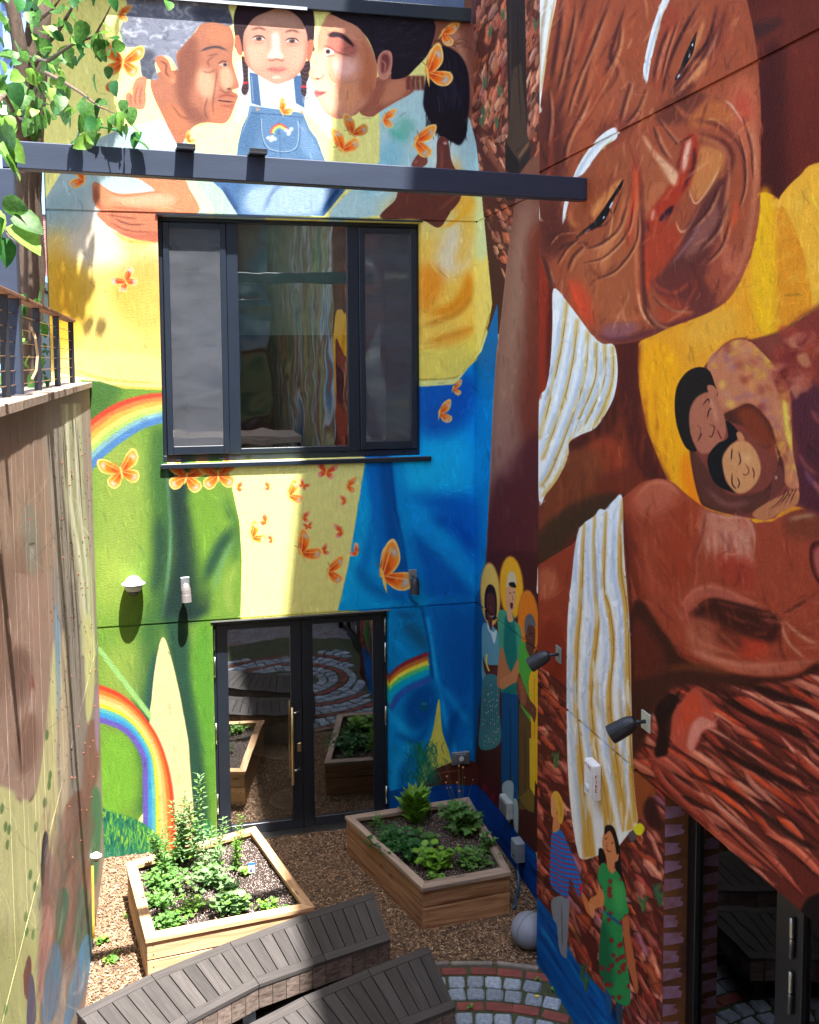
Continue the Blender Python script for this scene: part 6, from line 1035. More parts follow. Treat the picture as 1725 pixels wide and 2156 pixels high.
kb = sett(40, .36, .05, .03, .001, .006); kb.materials.append(kerb)
def lay(name, mes, r_, pitch, vis=True):
    n = int(2*PI*r_/pitch); cnt = 0
    for i in range(n):
        a = 2*PI*(i+R.uniform(-.06, .06))/n + r_*3; x, y = KC[0]+r_*math.cos(a), KC[1]+r_*math.sin(a)
        if x > WX-.05 or x < LX+.08 or y < 4.2: continue
        o = bpy.data.objects.new(name, R.choice(mes)); o.location = (x-pav.location.x, y-pav.location.y, R.uniform(-.003, .003)); o.rotation_euler = (R.gauss(0, .012), R.gauss(0, .012), a+PI/2+R.gauss(0, .03 if name == 'sett' else .008)); link(o, pav); cnt += 1
    return cnt
ns = 0
lay('kerb_stone', [kb], 2.372, .37); lay('brick', bricks, 2.277, .232)
for r_ in (2.13, 1.965, 1.66, 1.495, 1.19, 1.03, .73, .57): ns += lay('sett', setts, r_, .158)
for r_ in (1.812, 1.342, .88): lay('brick', bricks, r_, .228)
print('setts', ns)
for o in [o for o in C.objects if o.name.startswith('brick')][20:22]: pass
dr = empty('drain_cover', (KC[0], KC[1], 0), 'round grey metal drain cover in the middle of the paving rings', 'drain cover')
bm = bmesh.new(); prism(bm, [(KC[0]+.36*math.cos(2*PI*i/40), KC[1]+.36*math.sin(2*PI*i/40)) for i in range(40)], .004, .022, .004); bmobj('plate', bm, mat('cast_iron', (96, 104, 116), .5, .6, .1), dr)
for k in range(7): bm_o = box('slot', KC[0]-.22, KC[0]+.22, KC[1]-.2+k*.065, KC[1]-.185+k*.065, .0221, .0235, blk, dr)
x, y = at(FC, 1595, 1595, 2, .03)[:2]; yl = empty('fallen_leaf', (x, y, .03), 'single yellow fallen leaf on a granite sett', 'leaf')
me = bpy.data.meshes.new('blade'); me.from_pydata([(-.02, -.012, .004), (.0, -.016, .0), (.022, .0, .006), (.004, .015, .001), (-.018, .01, .004)], [], [(0, 1, 2, 3, 4)]); me.materials.append(mat('yellow_leaf', (206, 190, 60), .6)); link(bpy.data.objects.new('blade', me), yl)
# outer paving toward the camera (seen in reflections)
def yardmat():
    m = bpy.data.materials.new('yard_setts'); m.use_nodes = True; n = m.node_tree.nodes; l = m.node_tree.links; g_ = n.new('ShaderNodeNewGeometry'); b = n.new('ShaderNodeTexBrick'); b.inputs['Scale'].default_value = 3.2; b.inputs['Color1'].default_value = lin((132, 140, 150)); b.inputs['Color2'].default_value = lin((120, 92, 84)); b.inputs['Mortar'].default_value = lin((60, 54, 44)); b.inputs['Mortar Size'].default_value = .03
    l.new(g_.outputs['Position'], b.inputs[0]); l.new(b.outputs[0], n['Principled BSDF'].inputs[0]); bp = n.new('ShaderNodeBump'); bp.invert = True; bp.inputs['Distance'].default_value = .02; l.new(b.outputs['Fac'], bp.inputs['Height']); l.new(bp.outputs[0], n['Principled BSDF'].inputs['Normal']); n['Principled BSDF'].inputs['Roughness'].default_value = .8; return m
y_ = sheet('yard', [[(LX, -6, -.001), (WX+.3, -6, -.001), (WX+.3, 5.2, -.001), (LX, 5.2, -.001)]], yardmat()); tag(y_, kind='structure')
# ---------------------------------------------------------------- raised beds
wA = mat('sunny_larch', (200, 158, 112), .75, 0, .14, 5, .3, 60, (1, 1, 1), (176, 128, 84)); wB = mat('weathered_larch', (158, 116, 84), .8, 0, .2, 5, .3, 60, (1, 1, 1), (176, 140, 112)); wT = mat('weathered_cap', (150, 134, 122), .8, 0, .12, 6, .3, 60)
for m_ in (wA, wB, wT): pass
def board(name, a, b, th, z0, z1, m, parent, bev=.004, side_=0):
    """a plank from a to b (2-D), th thick to the left of a->b, with wood grain along it"""
    a, b = Vector(a[:2]), Vector(b[:2]); L_ = (b-a).length; d = (b-a)/L_; bm = bmesh.new(); bx(bm, 0, L_, 0, th, z0, z1, bev)
    me = bpy.data.meshes.new(name); bm.to_mesh(me); bm.free(); me.materials.append(m); o = bpy.data.objects.new(name, me); link(o, parent)
    o.location = Vector((a.x, a.y, 0))-wloc(parent); o.rotation_euler = (0, 0, math.atan2(d.y, d.x)); return o
def grain(name, c1, c2, knots=True, rough=.78, bump=.25, sc=1.):
    m = bpy.data.materials.new(name); m.use_nodes = True; n = m.node_tree.nodes; l = m.node_tree.links; tc = n.new('ShaderNodeTexCoord'); oi = n.new('ShaderNodeObjectInfo')
    va = n.new('ShaderNodeVectorMath'); va.operation = 'MULTIPLY_ADD'; l.new(oi.outputs['Random'], va.inputs[0]); va.inputs[1].default_value = (13, 7, 5); l.new(tc.outputs['Object'], va.inputs[2])
    mp = n.new('ShaderNodeMapping'); mp.inputs['Scale'].default_value = (1.6*sc, 26*sc, 26*sc); l.new(va.outputs[0], mp.inputs[0]); nz = n.new('ShaderNodeTexNoise'); nz.inputs['Scale'].default_value = 1.3; nz.inputs['Detail'].default_value = 7; nz.inputs['Distortion'].default_value = .7; l.new(mp.outputs[0], nz.inputs[0])
    cr = n.new('ShaderNodeValToRGB'); cr.color_ramp.elements[0].position = .3; cr.color_ramp.elements[1].position = .68; cr.color_ramp.elements[0].color = lin(c2); cr.color_ramp.elements[1].color = lin(c1); l.new(nz.outputs[0], cr.inputs[0])
    out = cr.outputs[0]
    if knots:
        m2 = n.new('ShaderNodeMapping'); m2.inputs['Scale'].default_value = (2.4, 9, 9); l.new(va.outputs[0], m2.inputs[0]); vo = n.new('ShaderNodeTexVoronoi'); vo.inputs['Scale'].default_value = 1.; l.new(m2.outputs[0], vo.inputs[0])
        r2 = n.new('ShaderNodeMapRange'); r2.inputs[1].default_value = .07; r2.inputs[2].default_value = .16; r2.inputs[3].default_value = .75; r2.inputs[4].default_value = 0; l.new(vo.outputs['Distance'], r2.inputs[0])
        mx = n.new('ShaderNodeMixRGB'); l.new(r2.outputs[0], mx.inputs[0]); l.new(out, mx.inputs[1]); mx.inputs[2].default_value = lin(tuple(v*.5 for v in c2)); out = mx.outputs[0]
    hs = n.new('ShaderNodeHueSaturation'); mr_ = n.new('ShaderNodeMapRange'); mr_.inputs[3].default_value = .74; mr_.inputs[4].default_value = 1.2; l.new(oi.outputs['Random'], mr_.inputs[0]); l.new(mr_.outputs[0], hs.inputs['Value']); l.new(out, hs.inputs['Color']); l.new(hs.outputs[0], n['Principled BSDF'].inputs[0]); n['Principled BSDF'].inputs['Roughness'].default_value = rough; n['Principled BSDF'].inputs['Specular IOR Level'].default_value = .3
    bp = n.new('ShaderNodeBump'); bp.inputs['Strength'].default_value = bump; bp.inputs['Distance'].default_value = .006; l.new(nz.outputs[0], bp.inputs['Height']); l.new(bp.outputs[0], n['Principled BSDF'].inputs['Normal']); return m
gA = grain('new_larch', (204, 170, 134), (166, 124, 88)); gB = grain('aged_larch', (172, 132, 98), (122, 80, 52)); gT = grain('grey_larch', (170, 150, 134), (126, 108, 96))
gS = grain('grey_ipe', (70, 66, 65), (54, 51, 51), False, .8, .1, 1.3); gK = grain('ipe_skirt', (124, 110, 102), (72, 58, 54), False, .8, .2, 1.3)
soilm = mat('potting_soil', (58, 46, 42), .95, 0, .5, 60, .9, 90)
def bed(label, cs, mside, mtop):
    """cs: outer corners left, front, right, back at z .42"""
    c0 = sum((Vector(c) for c in cs), Vector((0, 0)))/4; o = empty('raised_bed', (c0.x, c0.y, 0), label, 'raised bed', 'timber raised beds')
    cs = [Vector(c) for c in cs]; inn = [c+(c0-c).normalized()*.135 for c in cs]
    ins = [c+(c0-c).normalized()*.02 for c in cs]
    for i in range(4):
        a, b = ins[i], ins[(i+1) % 4]; e = (b-a).normalized()
        for z0, z1 in ((0, .216), (.2275, .384)): board('board', a+e*(.0 if i % 2 else .028), b-e*(.0 if i % 2 else .028), .028, z0, z1, mside, o)
        # cap board, mitred butt
        bm = bmesh.new(); A, B, Ai, Bi = cs[i], cs[(i+1) % 4], inn[i], inn[(i+1) % 4]
        k = .0015; prism(bm, [A+e*k, B-e*k, Bi-e*k, Ai+e*k], .387, .423, .003)
        me = bpy.data.meshes.new('cap_board'); M2 = Matrix.Rotation(math.atan2(e.y, e.x), 4, 'Z'); M2.translation = Vector((A.x, A.y, 0)); bmesh.ops.transform(bm, matrix=M2.inverted(), verts=bm.verts); bm.to_mesh(me); bm.free(); me.materials.append(mtop)
        ob = bpy.data.objects.new('cap_board', me); link(ob, o); ob.location = M2.translation-wloc(o); ob.rotation_euler = (0, 0, math.atan2(e.y, e.x))
    bm = bmesh.new()
    for i in range(4):
        a, b = ins[i], ins[(i+1) % 4]; e = (b-a).normalized(); nn = Vector((e.y, -e.x)); nn = nn if (a+b).dot(nn)/2 > c0.dot(nn) else -nn
        for z in (.05, .16, .27, .35):
            for k in (.05, (b-a).length-.05): p_ = a+e*k; bmesh.ops.create_cone(bm, cap_ends=True, segments=8, radius1=.006, radius2=.006, depth=.06, matrix=Matrix.Translation((p_.x, p_.y, z)) @ Vector((nn.x, nn.y, 0)).to_track_quat('Z', 'Y').to_matrix().to_4x4()) if False else bmesh.ops.create_icosphere(bm, subdivisions=1, radius=.006, matrix=Matrix.Translation((p_.x, p_.y, z)))
    bmobj('screws', bm, mat('dark_screw', (60, 52, 48), .5, .5), o)
    bm = bmesh.new(); ip = [c+(c0-c).normalized()*.05 for c in cs]; N = 26
    g_ = [[bm.verts.new((*( (ip[0]*(1-u/N)+ip[3]*(u/N))*(1-v/N)+(ip[1]*(1-u/N)+ip[2]*(u/N))*(v/N) ), .33+R.uniform(-.008, .012)+.012*math.sin(u*.7)*math.cos(v*.5))) for u in range(N+1)] for v in range(N+1)]
    for v in range(N):
        for u in range(N): bm.faces.new((g_[v][u], g_[v+1][u], g_[v+1][u+1], g_[v][u+1]))
    bmobj('soil', bm, soilm, o)
    # grit and perlite
    bm = bmesh.new(); 
    for i in range(5200):
        u, v = R.random(), R.random(); q_ = (ip[0]*(1-u)+ip[3]*u)*(1-v)+(ip[1]*(1-u)+ip[2]*u)*v; s = R.uniform(.0025, .0065); x, y = q_; z = .34+R.uniform(0, .012)
        t_ = [bm.verts.new((x+s*math.cos(a)*R.uniform(.7, 1.3), y+s*math.sin(a)*R.uniform(.7, 1.3), z)) for a in (0, 2.1, 4.2)]; top = bm.verts.new((x, y, z+s*1.2))
        for j in range(3): bm.faces.new((t_[j], t_[(j+1) % 3], top))
    gr = bmobj('grit', bm, mat('perlite', (176, 156, 146), .9, 0, .5, 300), o); gr['kind'] = 'stuff'; return o, ip
bed1, ip1 = bed('pale new timber raised bed by the green painted wall, blue plant tag in it', [(-.516, 9.60), (-.30, 8.236), (1.149, 8.377), (.771, 10.05)], gA, gA)
bed2, ip2 = bed('weathered timber raised bed in the shade beside the blue painted river', [(1.714, 10.044), (2.152, 8.432), (3.043, 8.508), (3.128, 10.152)], gB, gT)
# ---------------------------------------------------------------- plants
def leafmesh(name, kind, m):
    bm = bmesh.new()
    if kind == 'lance': o_ = [(0, 0), (.10, .25), (.13, .5), (.08, .8), (0, 1)]; 
    elif kind == 'ovate': o_ = [(0, .0), (.26, .06), (.38, .3), (.32, .6), (.16, .85), (0, 1.0)]
    elif kind == 'round': o_ = [(0, .05), (.3, -.02), (.5, .25), (.46, .6), (.28, .85), (0, .9)]
    elif kind == 'lobed': o_ = [(0, 0), (.12, .2), (.42, .2), (.34, .42), (.5, .62), (.2, .66), (.18, .9), (0, 1.0)]
    elif kind == 'blade': o_ = [(0, 0), (.035, .3), (.03, .7), (0, 1)]
    ys = [y for x, y in o_]; sag = {'lance': .25, 'ovate': .22, 'round': .15, 'lobed': .2, 'blade': .5}[kind]
    mid = [bm.verts.new((0, y, -sag*y*y)) for y in ys]
    for s in (1, -1):
        e = [bm.verts.new((s*x, y, -sag*y*y+abs(x)*.28)) for x, y in o_]
        for i in range(len(o_)-1):
            vs_ = [mid[i], e[i], e[i+1], mid[i+1]] if 0 < i < len(o_)-2 else ([mid[0], e[1], mid[1]] if i == 0 else [mid[i], e[i], mid[i+1]])
            try: bm.faces.new(vs_ if s > 0 else vs_[::-1])
            except ValueError: pass
    bmesh.ops.delete(bm, geom=[v for v in bm.verts if not v.link_faces], context='VERTS')
    me = bpy.data.meshes.new(name); bm.to_mesh(me); bm.free(); me.materials.append(m); me.polygons.foreach_set('use_smooth', [True]*len(me.polygons)); return me
def leafm(n, c, c2=None, t=.35): return mat(n, c, .45, 0, .28, 6, .15, 40, col2=c2, trans=t, spec=.4)
lg = leafm('leaf_bright', (112, 156, 62)); ld = leafm('leaf_dark', (46, 100, 48)); lm_ = leafm('leaf_mid', (92, 136, 68)); ly = leafm('leaf_lime', (116, 166, 52)); lt = leafm('leaf_tree', (50, 98, 42), (92, 140, 58), .5); lb = leafm('leaf_blue', (116, 152, 100))
LM = {(k, n): leafmesh('leaf', k, m) for k in ('lance', 'ovate', 'round', 'lobed', 'blade') for n, m in (('g', lg), ('d', ld), ('m', lm_), ('y', ly), ('t', lt), ('b', lb))}
stemm = mat('stem', (88, 106, 52), .6)
def leaf(parent, me, p_, d, s, roll=0, name='leaf'):
    o = bpy.data.objects.new(name, me); q_ = Vector(d).to_track_quat('Y', 'Z'); o.rotation_mode = 'QUATERNION'; o.rotation_quaternion = q_ @ Matrix.Rotation(roll, 3, 'Y').to_quaternion(); o.scale = (s, s, s); o.location = Vector(p_)-wloc(parent); link(o, parent)
PLN = [0]
def plant(label, x, y, kind, tone, n, r, h, ls, z=.34, stems=6, mode='mound', name='leafy_plant', group=None, lean=(0, 0)):
    if z > .3: r *= 1.25; h *= 1.22; ls *= 1.08; n = int(n*1.45)
    if z > .3 and x < 1.2: r *= 1.12; h *= 1.12; n = int(n*1.3)
    o = empty(name, (x, y, z), label, 'plant', group); st = bmesh.new()
    for i in range(stems):
        a = R.uniform(0, 2*PI); rr = R.uniform(.2, 1)*r; hh = h*R.uniform(.6, 1.05)*(1-.4*(rr/r)**2); p0 = Vector((x+rr*.15*math.cos(a), y+rr*.15*math.sin(a), z-.02)); p2_ = Vector((x+rr*math.cos(a)+lean[0]*hh, y+rr*math.sin(a)+lean[1]*hh, z+hh)); pm = (p0+p2_)/2+Vector((-.1*rr*math.cos(a), -.1*rr*math.sin(a), hh*.12))
        tube(st, [p0, pm, p2_], [.004, .003, .0015], 5, False)
        k = n//stems
        for j in range(k):
            if mode == 'spike':
                u = .12+.86*j/k; q_ = p0*(1-u)**2+pm*2*u*(1-u)+p2_*u*u; an = j*2.4; d = Vector((math.cos(an), math.sin(an), .25+.5*u)); s = ls*(1.05-.45*u)*R.uniform(.8, 1.2)
            elif mode == 'grass':
                q_ = p0; an = a+R.gauss(0, .5); d = Vector((math.cos(an)*.6, math.sin(an)*.6, R.uniform(.7, 1.6))); s = ls*R.uniform(.7, 1.2)
                q_ = p0+Vector((R.gauss(0, r*.2), R.gauss(0, r*.2), R.uniform(0, h*.5)))
            else:
                u = R.uniform(.25, 1.); q_ = p0*(1-u)**2+pm*2*u*(1-u)+p2_*u*u+Vector((R.gauss(0, r*.22), R.gauss(0, r*.22), R.gauss(0, h*.08))); an = R.uniform(0, 2*PI); q_.z = max(q_.z, z+.012); d = Vector((math.cos(an), math.sin(an), R.uniform(-.1, .5))); s = ls*R.uniform(.6, 1.25)
            leaf(o, LM[(kind, tone if R.random() < .8 else R.choice(('m', 'g') if tone != 'd' else ('m', 'd')))], q_, d, s, R.gauss(0, .4))
    bmobj('stems', st, stemm, o); return o
def s1(x, y, fr=FB, z=.36): q_ = at(fr, x, y, 2, z); return q_[0], q_[1]
# in the sunny bed
G1 = None
plant('tall upright plant with narrow pale leaves at the back of the sunny bed', *s1(770, 720), 'lance', 'b', 170, .13, .62, .09, stems=6, mode='spike', lean=(0, .05))
plant('tallest spindly plant against the dark door frame, drooping narrow leaves', *s1(860, 760), 'lance', 'b', 70, .07, .74, .11, stems=2, mode='spike', lean=(.02, .1))
plant('bushy narrow-leaved plant spilling over the back left rim of the sunny bed', *s1(660, 790), 'lance', 'm', 240, .21, .42, .075, stems=12, mode='spike', lean=(-.1, .1))
plant('narrow-leaved plant leaning over the back rim towards the door', *s1(950, 800), 'lance', 'b', 150, .17, .46, .08, stems=8, mode='spike', lean=(.15, .1))
plant('light green sprig rising in front of the far corner of the sunny bed', *s1(1120, 760), 'lance', 'g', 110, .10, .44, .06, stems=6, mode='spike', lean=(.12, .1))
plant('broad clump of small lobed leaves in the left half of the sunny bed', *s1(650, 880), 'lobed', 'm', 150, .17, .15, .05, stems=12)
plant('blue-green columbine foliage in the middle of the sunny bed', *s1(950, 860), 'lobed', 'b', 130, .15, .17, .055, stems=12)
plant('low lobed foliage along the left inner edge of the sunny bed', *s1(620, 990), 'lobed', 'm', 90, .12, .10, .045, stems=10)
plant('small sparse plant in the near left corner of the sunny bed', *s1(700, 1130), 'lobed', 'm', 80, .10, .11, .05, stems=8)
plant('few thin stems between the near corner and the round clump', *s1(830, 1040), 'lobed', 'g', 60, .12, .12, .04, stems=8)
plant('dense rounded clump of crinkled pale leaves in the sunny bed', *s1(1090, 1020), 'round', 'b', 150, .12, .17, .055, stems=14)
plant('small lime plant near the right corner of the sunny bed', *s1(1360, 1030), 'round', 'g', 90, .09, .08, .03, stems=10)
plant('tiny seedlings by the front rim of the sunny bed', *s1(1170, 1085), 'round', 'b', 30, .06, .04, .025, stems=5)
plant('little plant with one big oval leaf beside the blue tag', *s1(1190, 790), 'ovate', 'g', 12, .03, .06, .07, stems=3)
# in the shaded bed
plant('lime green grassy plant with arching blades in the shaded bed', *s1(800, 440, FC), 'lance', 'y', 190, .10, .38, .19, stems=12, mode='grass')
plant('big-leaved divided foliage at the back right of the shaded bed', *s1(1070, 500, FC), 'lobed', 'm', 170, .20, .26, .085, stems=14)
plant('feathery dark foliage filling the left of the shaded bed', *s1(680, 590, FC), 'lobed', 'd', 260, .26, .13, .055, stems=18)
plant('dark fern-like foliage near the middle of the shaded bed', *s1(780, 680, FC), 'lobed', 'd', 150, .14, .14, .06, stems=12)
plant('small upright sprig in the left corner of the shaded bed', *s1(530, 470, FC), 'lance', 'm', 34, .05, .12, .08, stems=4, mode='spike')
plant('scalloped light green clump in the near half of the shaded bed', *s1(950, 740, FC), 'round', 'y', 110, .15, .16, .075, stems=12)
plant('mid green mixed foliage in the near right part of the shaded bed', *s1(1150, 730, FC), 'ovate', 'm', 190, .17, .13, .045, stems=14)
plant('pale frilly rosette by the front rim of the shaded bed', *s1(930, 810, FC), 'round', 'g', 70, .08, .05, .028, stems=8)
plant('leafy stems leaning over the right rim of the shaded bed', *s1(1260, 640, FC), 'ovate', 'm', 70, .10, .24, .06, stems=6, mode='spike', lean=(.12, 0))
plant('single divided leaf plant in the centre of the shaded bed', *s1(880, 600, FC), 'lobed', 'm', 34, .08, .12, .075, stems=5)
# flowering stems
x, y = s1(1090, 400, FC); fl = empty('flowering_stems', (x, y, .34), 'thin wiry stems with tiny red and yellow flowers above the shaded bed', 'plant'); st = bmesh.new(); fb_ = bmesh.new()
for i in range(12):
    a = R.uniform(0, 2*PI); e = Vector((x+.16*math.cos(a), y+.10*math.sin(a), .34+R.uniform(.3, .62))); tube(st, [(x, y, .33), ((x+e.x)/2, (y+e.y)/2, e.z*.65), e], [.003, .002, .001], 5, False)
    bmesh.ops.create_icosphere(fb_, subdivisions=1, radius=R.uniform(.006, .013), matrix=Matrix.Translation(e))
bmobj('stems', st, stemm, fl); bmobj('flowers', fb_, mat('petal', (196, 84, 56), .6, 0, .5, 60, col2=(210, 170, 90)), fl)
# weeds in the mulch by the fence and in the paving joints
for lb_, fx, fy, n_, r_, s_ in (('small weed nearest the fence on the sunlit mulch', 235, 1250, 24, .07, .05), ('weed with a broad leaf on the shadow line in the mulch', 295, 1375, 16, .06, .07), ('tiny weed beside the left board of the sunny bed', 395, 1090, 10, .03, .03)):
    x, y = s1(fx, fy, FB, .0); plant(lb_, x, y, 'ovate', 'g', n_, r_, .07, s_, z=.01, stems=4)
for lb_, fx, fy, n_ in (('green weed between setts below the brick row', 1145, 1690, 14), ('weed in the sett joint beside the blue painted river', 1605, 1505, 8), ('small weed at the outer edge of the setts', 1690, 1570, 8)):
    x, y = s1(fx, fy, FC, .0); plant(lb_, x, y, 'ovate', 'g', n_, .02, .04, .03, z=.01, stems=3)
# plant tag: blue heading, white field, picture of blue flowers
x, y = s1(1225, 790, FB, .36); tg = empty('plant_tag', (x, y, .34), 'blue and white plastic plant tag stuck in the sunny bed', 'plant tag')
M2 = Matrix.Translation((x, y, 0)); W3 = mat('tag_white', (226, 228, 230), .4); 
box('card', x-.032, x+.032, y-.001, y+.001, .37, .47, W3, tg); box('stake', x-.006, x+.006, y+.0012, y+.003, .30, .40, W3, tg)
box('blue_heading', x-.032, x+.032, y-.0022, y-.0012, .448, .47, mat('tag_blue', (40, 110, 190), .4), tg)
bm = bmesh.new()
for i in range(16): a = R.uniform(-.026, .022); b = R.uniform(.382, .42); bmesh.ops.create_circle(bm, cap_ends=True, radius=R.uniform(.004, .007), segments=8, matrix=Matrix.Translation((x+a, y-.0018-.0001*i, b)) @ Matrix.Rotation(PI/2, 4, 'X'))
bmobj('flower_picture', bm, mat('tag_flower', (70, 84, 170), .5, 0, .3, 200), tg)
# ---------------------------------------------------------------- benches
def bench(label, back, front, endw):
    """curved slatted bench: back and front edge poly-lines of equal length, top at .45"""
    o = empty('curved_bench', (sum(p_[0] for p_ in back)/len(back), sum(p_[1] for p_ in back)/len(back), 0), label, 'bench', 'curved slatted benches')
    B_, F_ = [Vector(p_) for p_ in back], [Vector(p_) for p_ in front]; n = len(B_); zt = .45
    def piece(name, poly, z0, z1, m, e, bev=.0012):
        bm = bmesh.new(); prism(bm, poly, z0, z1, bev); M3 = Matrix.Rotation(math.atan2(e.y, e.x), 4, 'Z'); M3.translation = Vector((poly[0][0], poly[0][1], 0)); bmesh.ops.transform(bm, matrix=M3.inverted(), verts=bm.verts)
        me = bpy.data.meshes.new(name); bm.to_mesh(me); bm.free(); me.materials.append(m); q_ = bpy.data.objects.new(name, me); link(q_, o); q_.location = M3.translation-wloc(o); q_.rotation_euler = (0, 0, math.atan2(e.y, e.x)); return q_
    bw = .095
    mk = lambda P_, Q_, k: P_+(Q_-P_).normalized()*k
    Bi = [mk(b, f, bw) for b, f in zip(B_, F_)]; Fi = [mk(f, b, bw) for b, f in zip(B_, F_)]
    g_ = .0025
    for i in range(n-1):
        e = (B_[i+1]-B_[i]).normalized(); e2 = (F_[i+1]-F_[i]).normalized()
        ex = endw if i == n-2 else 0; ex0 = endw if i == 0 else 0
        piece('border_board', [F_[i]+e2*g_, F_[i+1]-e2*g_, Fi[i+1]-e2*g_, Fi[i]+e2*g_], zt-.03, zt, gS, e2); piece('border_board', [Bi[i]+e*g_, Bi[i+1]-e*g_, B_[i+1]-e*g_, B_[i]+e*g_], zt-.03, zt, gS, e)
        L_ = (Bi[i+1]-Bi[i]).length; k = max(2, round(L_/.118))
        for j in range(k):
            u0, u1 = j/k, (j+1)/k; h = .0045/L_
            a, b = Bi[i].lerp(Bi[i+1], u0+h), Bi[i].lerp(Bi[i+1], u1-h); c_, d = Fi[i].lerp(Fi[i+1], u1-h), Fi[i].lerp(Fi[i+1], u0+h)
            s = (a-d).normalized()*.004; piece('slat', [d+s, a-s, b-s, c_+s][0:1]+[c_+s, b-s, a-s], zt-.028, zt-.001, gS, (a-d).normalized())
        # skirts of short vertical boards, both long sides
        for (P0, P1, out) in ((F_[i], F_[i+1], 1), (B_[i], B_[i+1], -1)):
            ed = (P1-P0).normalized(); nn = Vector((ed.y, -ed.x))*out; L2 = (P1-P0).length; k2 = max(2, round(L2/.118)); zb = .25 if out > 0 else .03
            for j in range(k2):
                a = P0+ed*(L2*j/k2+.002)-nn*.026; b = P0+ed*(L2*(j+1)/k2-.002)-nn*.026; c_ = b+nn*.02; d = a+nn*.02
                bm = bmesh.new(); prism(bm, [Vector(a), Vector(b), Vector(c_), Vector(d)] if out < 0 else [Vector(d), Vector(c_), Vector(b), Vector(a)], zb, zt-.032, .002)
                M3 = Matrix(((0, 0, 1, 0), (0, 1, 0, 0), (-1, 0, 0, 0), (0, 0, 0, 1)))
                bmobj('skirt_board', bm, gK, o)
    for i in range(n-1):
        bm = bmesh.new(); kk = .03; prism(bm, [mk(F_[i], B_[i], kk), mk(F_[i+1], B_[i+1], kk), mk(B_[i+1], F_[i+1], kk), mk(B_[i], F_[i], kk)], .385, .415); bmobj('dark_gap_sheet', bm, blk, o)  # black sheet added below the slats, so their gaps look shaded
    for q0, q1 in ((0, 1), (n-1, n-2)):
        f, b = F_[q0], B_[q0]; e = (b-f).normalized(); inw = (B_[q1]-B_[q0]).normalized(); L2 = (b-f).length; k2 = 6
        for j in range(k2):
            a = f+e*(L2*j/k2+.002)+inw*.005; c_ = f+e*(L2*(j+1)/k2-.002)+inw*.005
            bm = bmesh.new(); prism(bm, [a, c_, c_+inw*.02, a+inw*.02], .27, zt-.032, .002); bmobj('skirt_board', bm, gK, o)
    for i in range(n):
        m_ = B_[i].lerp(F_[i], .6)+((B_[n//2]-B_[i]).normalized()*.15 if i in (0, n-1) else Vector((0, 0))); bm = bmesh.new(); bx(bm, m_.x-.05, m_.x+.05, m_.y-.2, m_.y+.2, 0.0, .41); bmobj('leg', bm, blk, o)
    return o
bench('long curved bench of grey slats beside the sunny raised bed, mostly sunlit', [(-.778, 7.37), (-.25, 7.70), (.38, 7.985), (1.05, 8.24), (1.692, 8.441)], [(-.42, 6.70), (.03, 7.05), (.57, 7.36), (1.12, 7.53), (1.686, 7.689)], .1)
bench('shorter curved bench of dark grey slats in the shade by the setts', [(.35, 6.86), (.88, 7.13), (1.42, 7.34), (1.969, 7.524)], [(.72, 6.2), (1.12, 6.43), (1.53, 6.60), (1.966, 6.72)], .1)
# ---------------------------------------------------------------- steel beam, post, brackets
bm_ = empty('steel_beam', (1.0, 6.55, 6.41), 'long dark steel beam crossing the court in front of the painted faces', 'beam')
A, B2 = Vector((-.93, 6.362)), Vector((WX-.002, 6.787)); e = (B2-A).normalized(); ang = math.atan2(e.y, e.x); L_ = (B2-A).length
def along(x0, x1, y0, y1, z0, z1, name, m, par, bev=.004, org=A):
    b = bmesh.new(); bx(b, x0, x1, y0, y1, z0, z1, bev); me = bpy.data.meshes.new(name); b.to_mesh(me); b.free(); me.materials.append(m); o = bpy.data.objects.new(name, me); link(o, par); o.location = Vector((org.x, org.y, 0))-wloc(par); o.rotation_euler = (0, 0, ang); return o
stl = mat('beam_paint', (46, 55, 72), .5, 0, .12, 3, .1, 50, (.4, 6, 3), spec=.3); along(0, L_, 0, .1, 6.413, 6.576, 'web', stl, bm_, .006)
for x in (on(390, 310, 2, 6.59)[0], on(542, 320, 2, 6.59)[0]): k = (x-A.x)/e.x; along(k-.058, k+.058, -.07, .05, 6.577, 6.592, 'bracket_tab', dark, bm_, .002); along(k-.058, k+.058, -.07, -.062, 6.593, 6.612, 'bracket_lip', dark, bm_, .001)
b2 = empty('steel_beam', (1.0, 2.3, 6.41), 'second dark steel beam parallel to the first, seen mirrored in the big window', 'beam'); along(0, 3.1, 0, .1, 6.413, 6.576, 'web', stl, b2, .006, Vector((-.93, -.35)))
pt = empty('steel_post', (-.93, 6.42, 5.05), 'blue-grey steel post rising from the deck railing to the beam', 'post'); box('shaft', -.975, -.865, 6.36, 6.47, 5.05, 6.41, stl, pt, .006); box('base_plate', -1.02, -.82, 6.31, 6.52, 5.052, 5.064, dark, pt, .002)
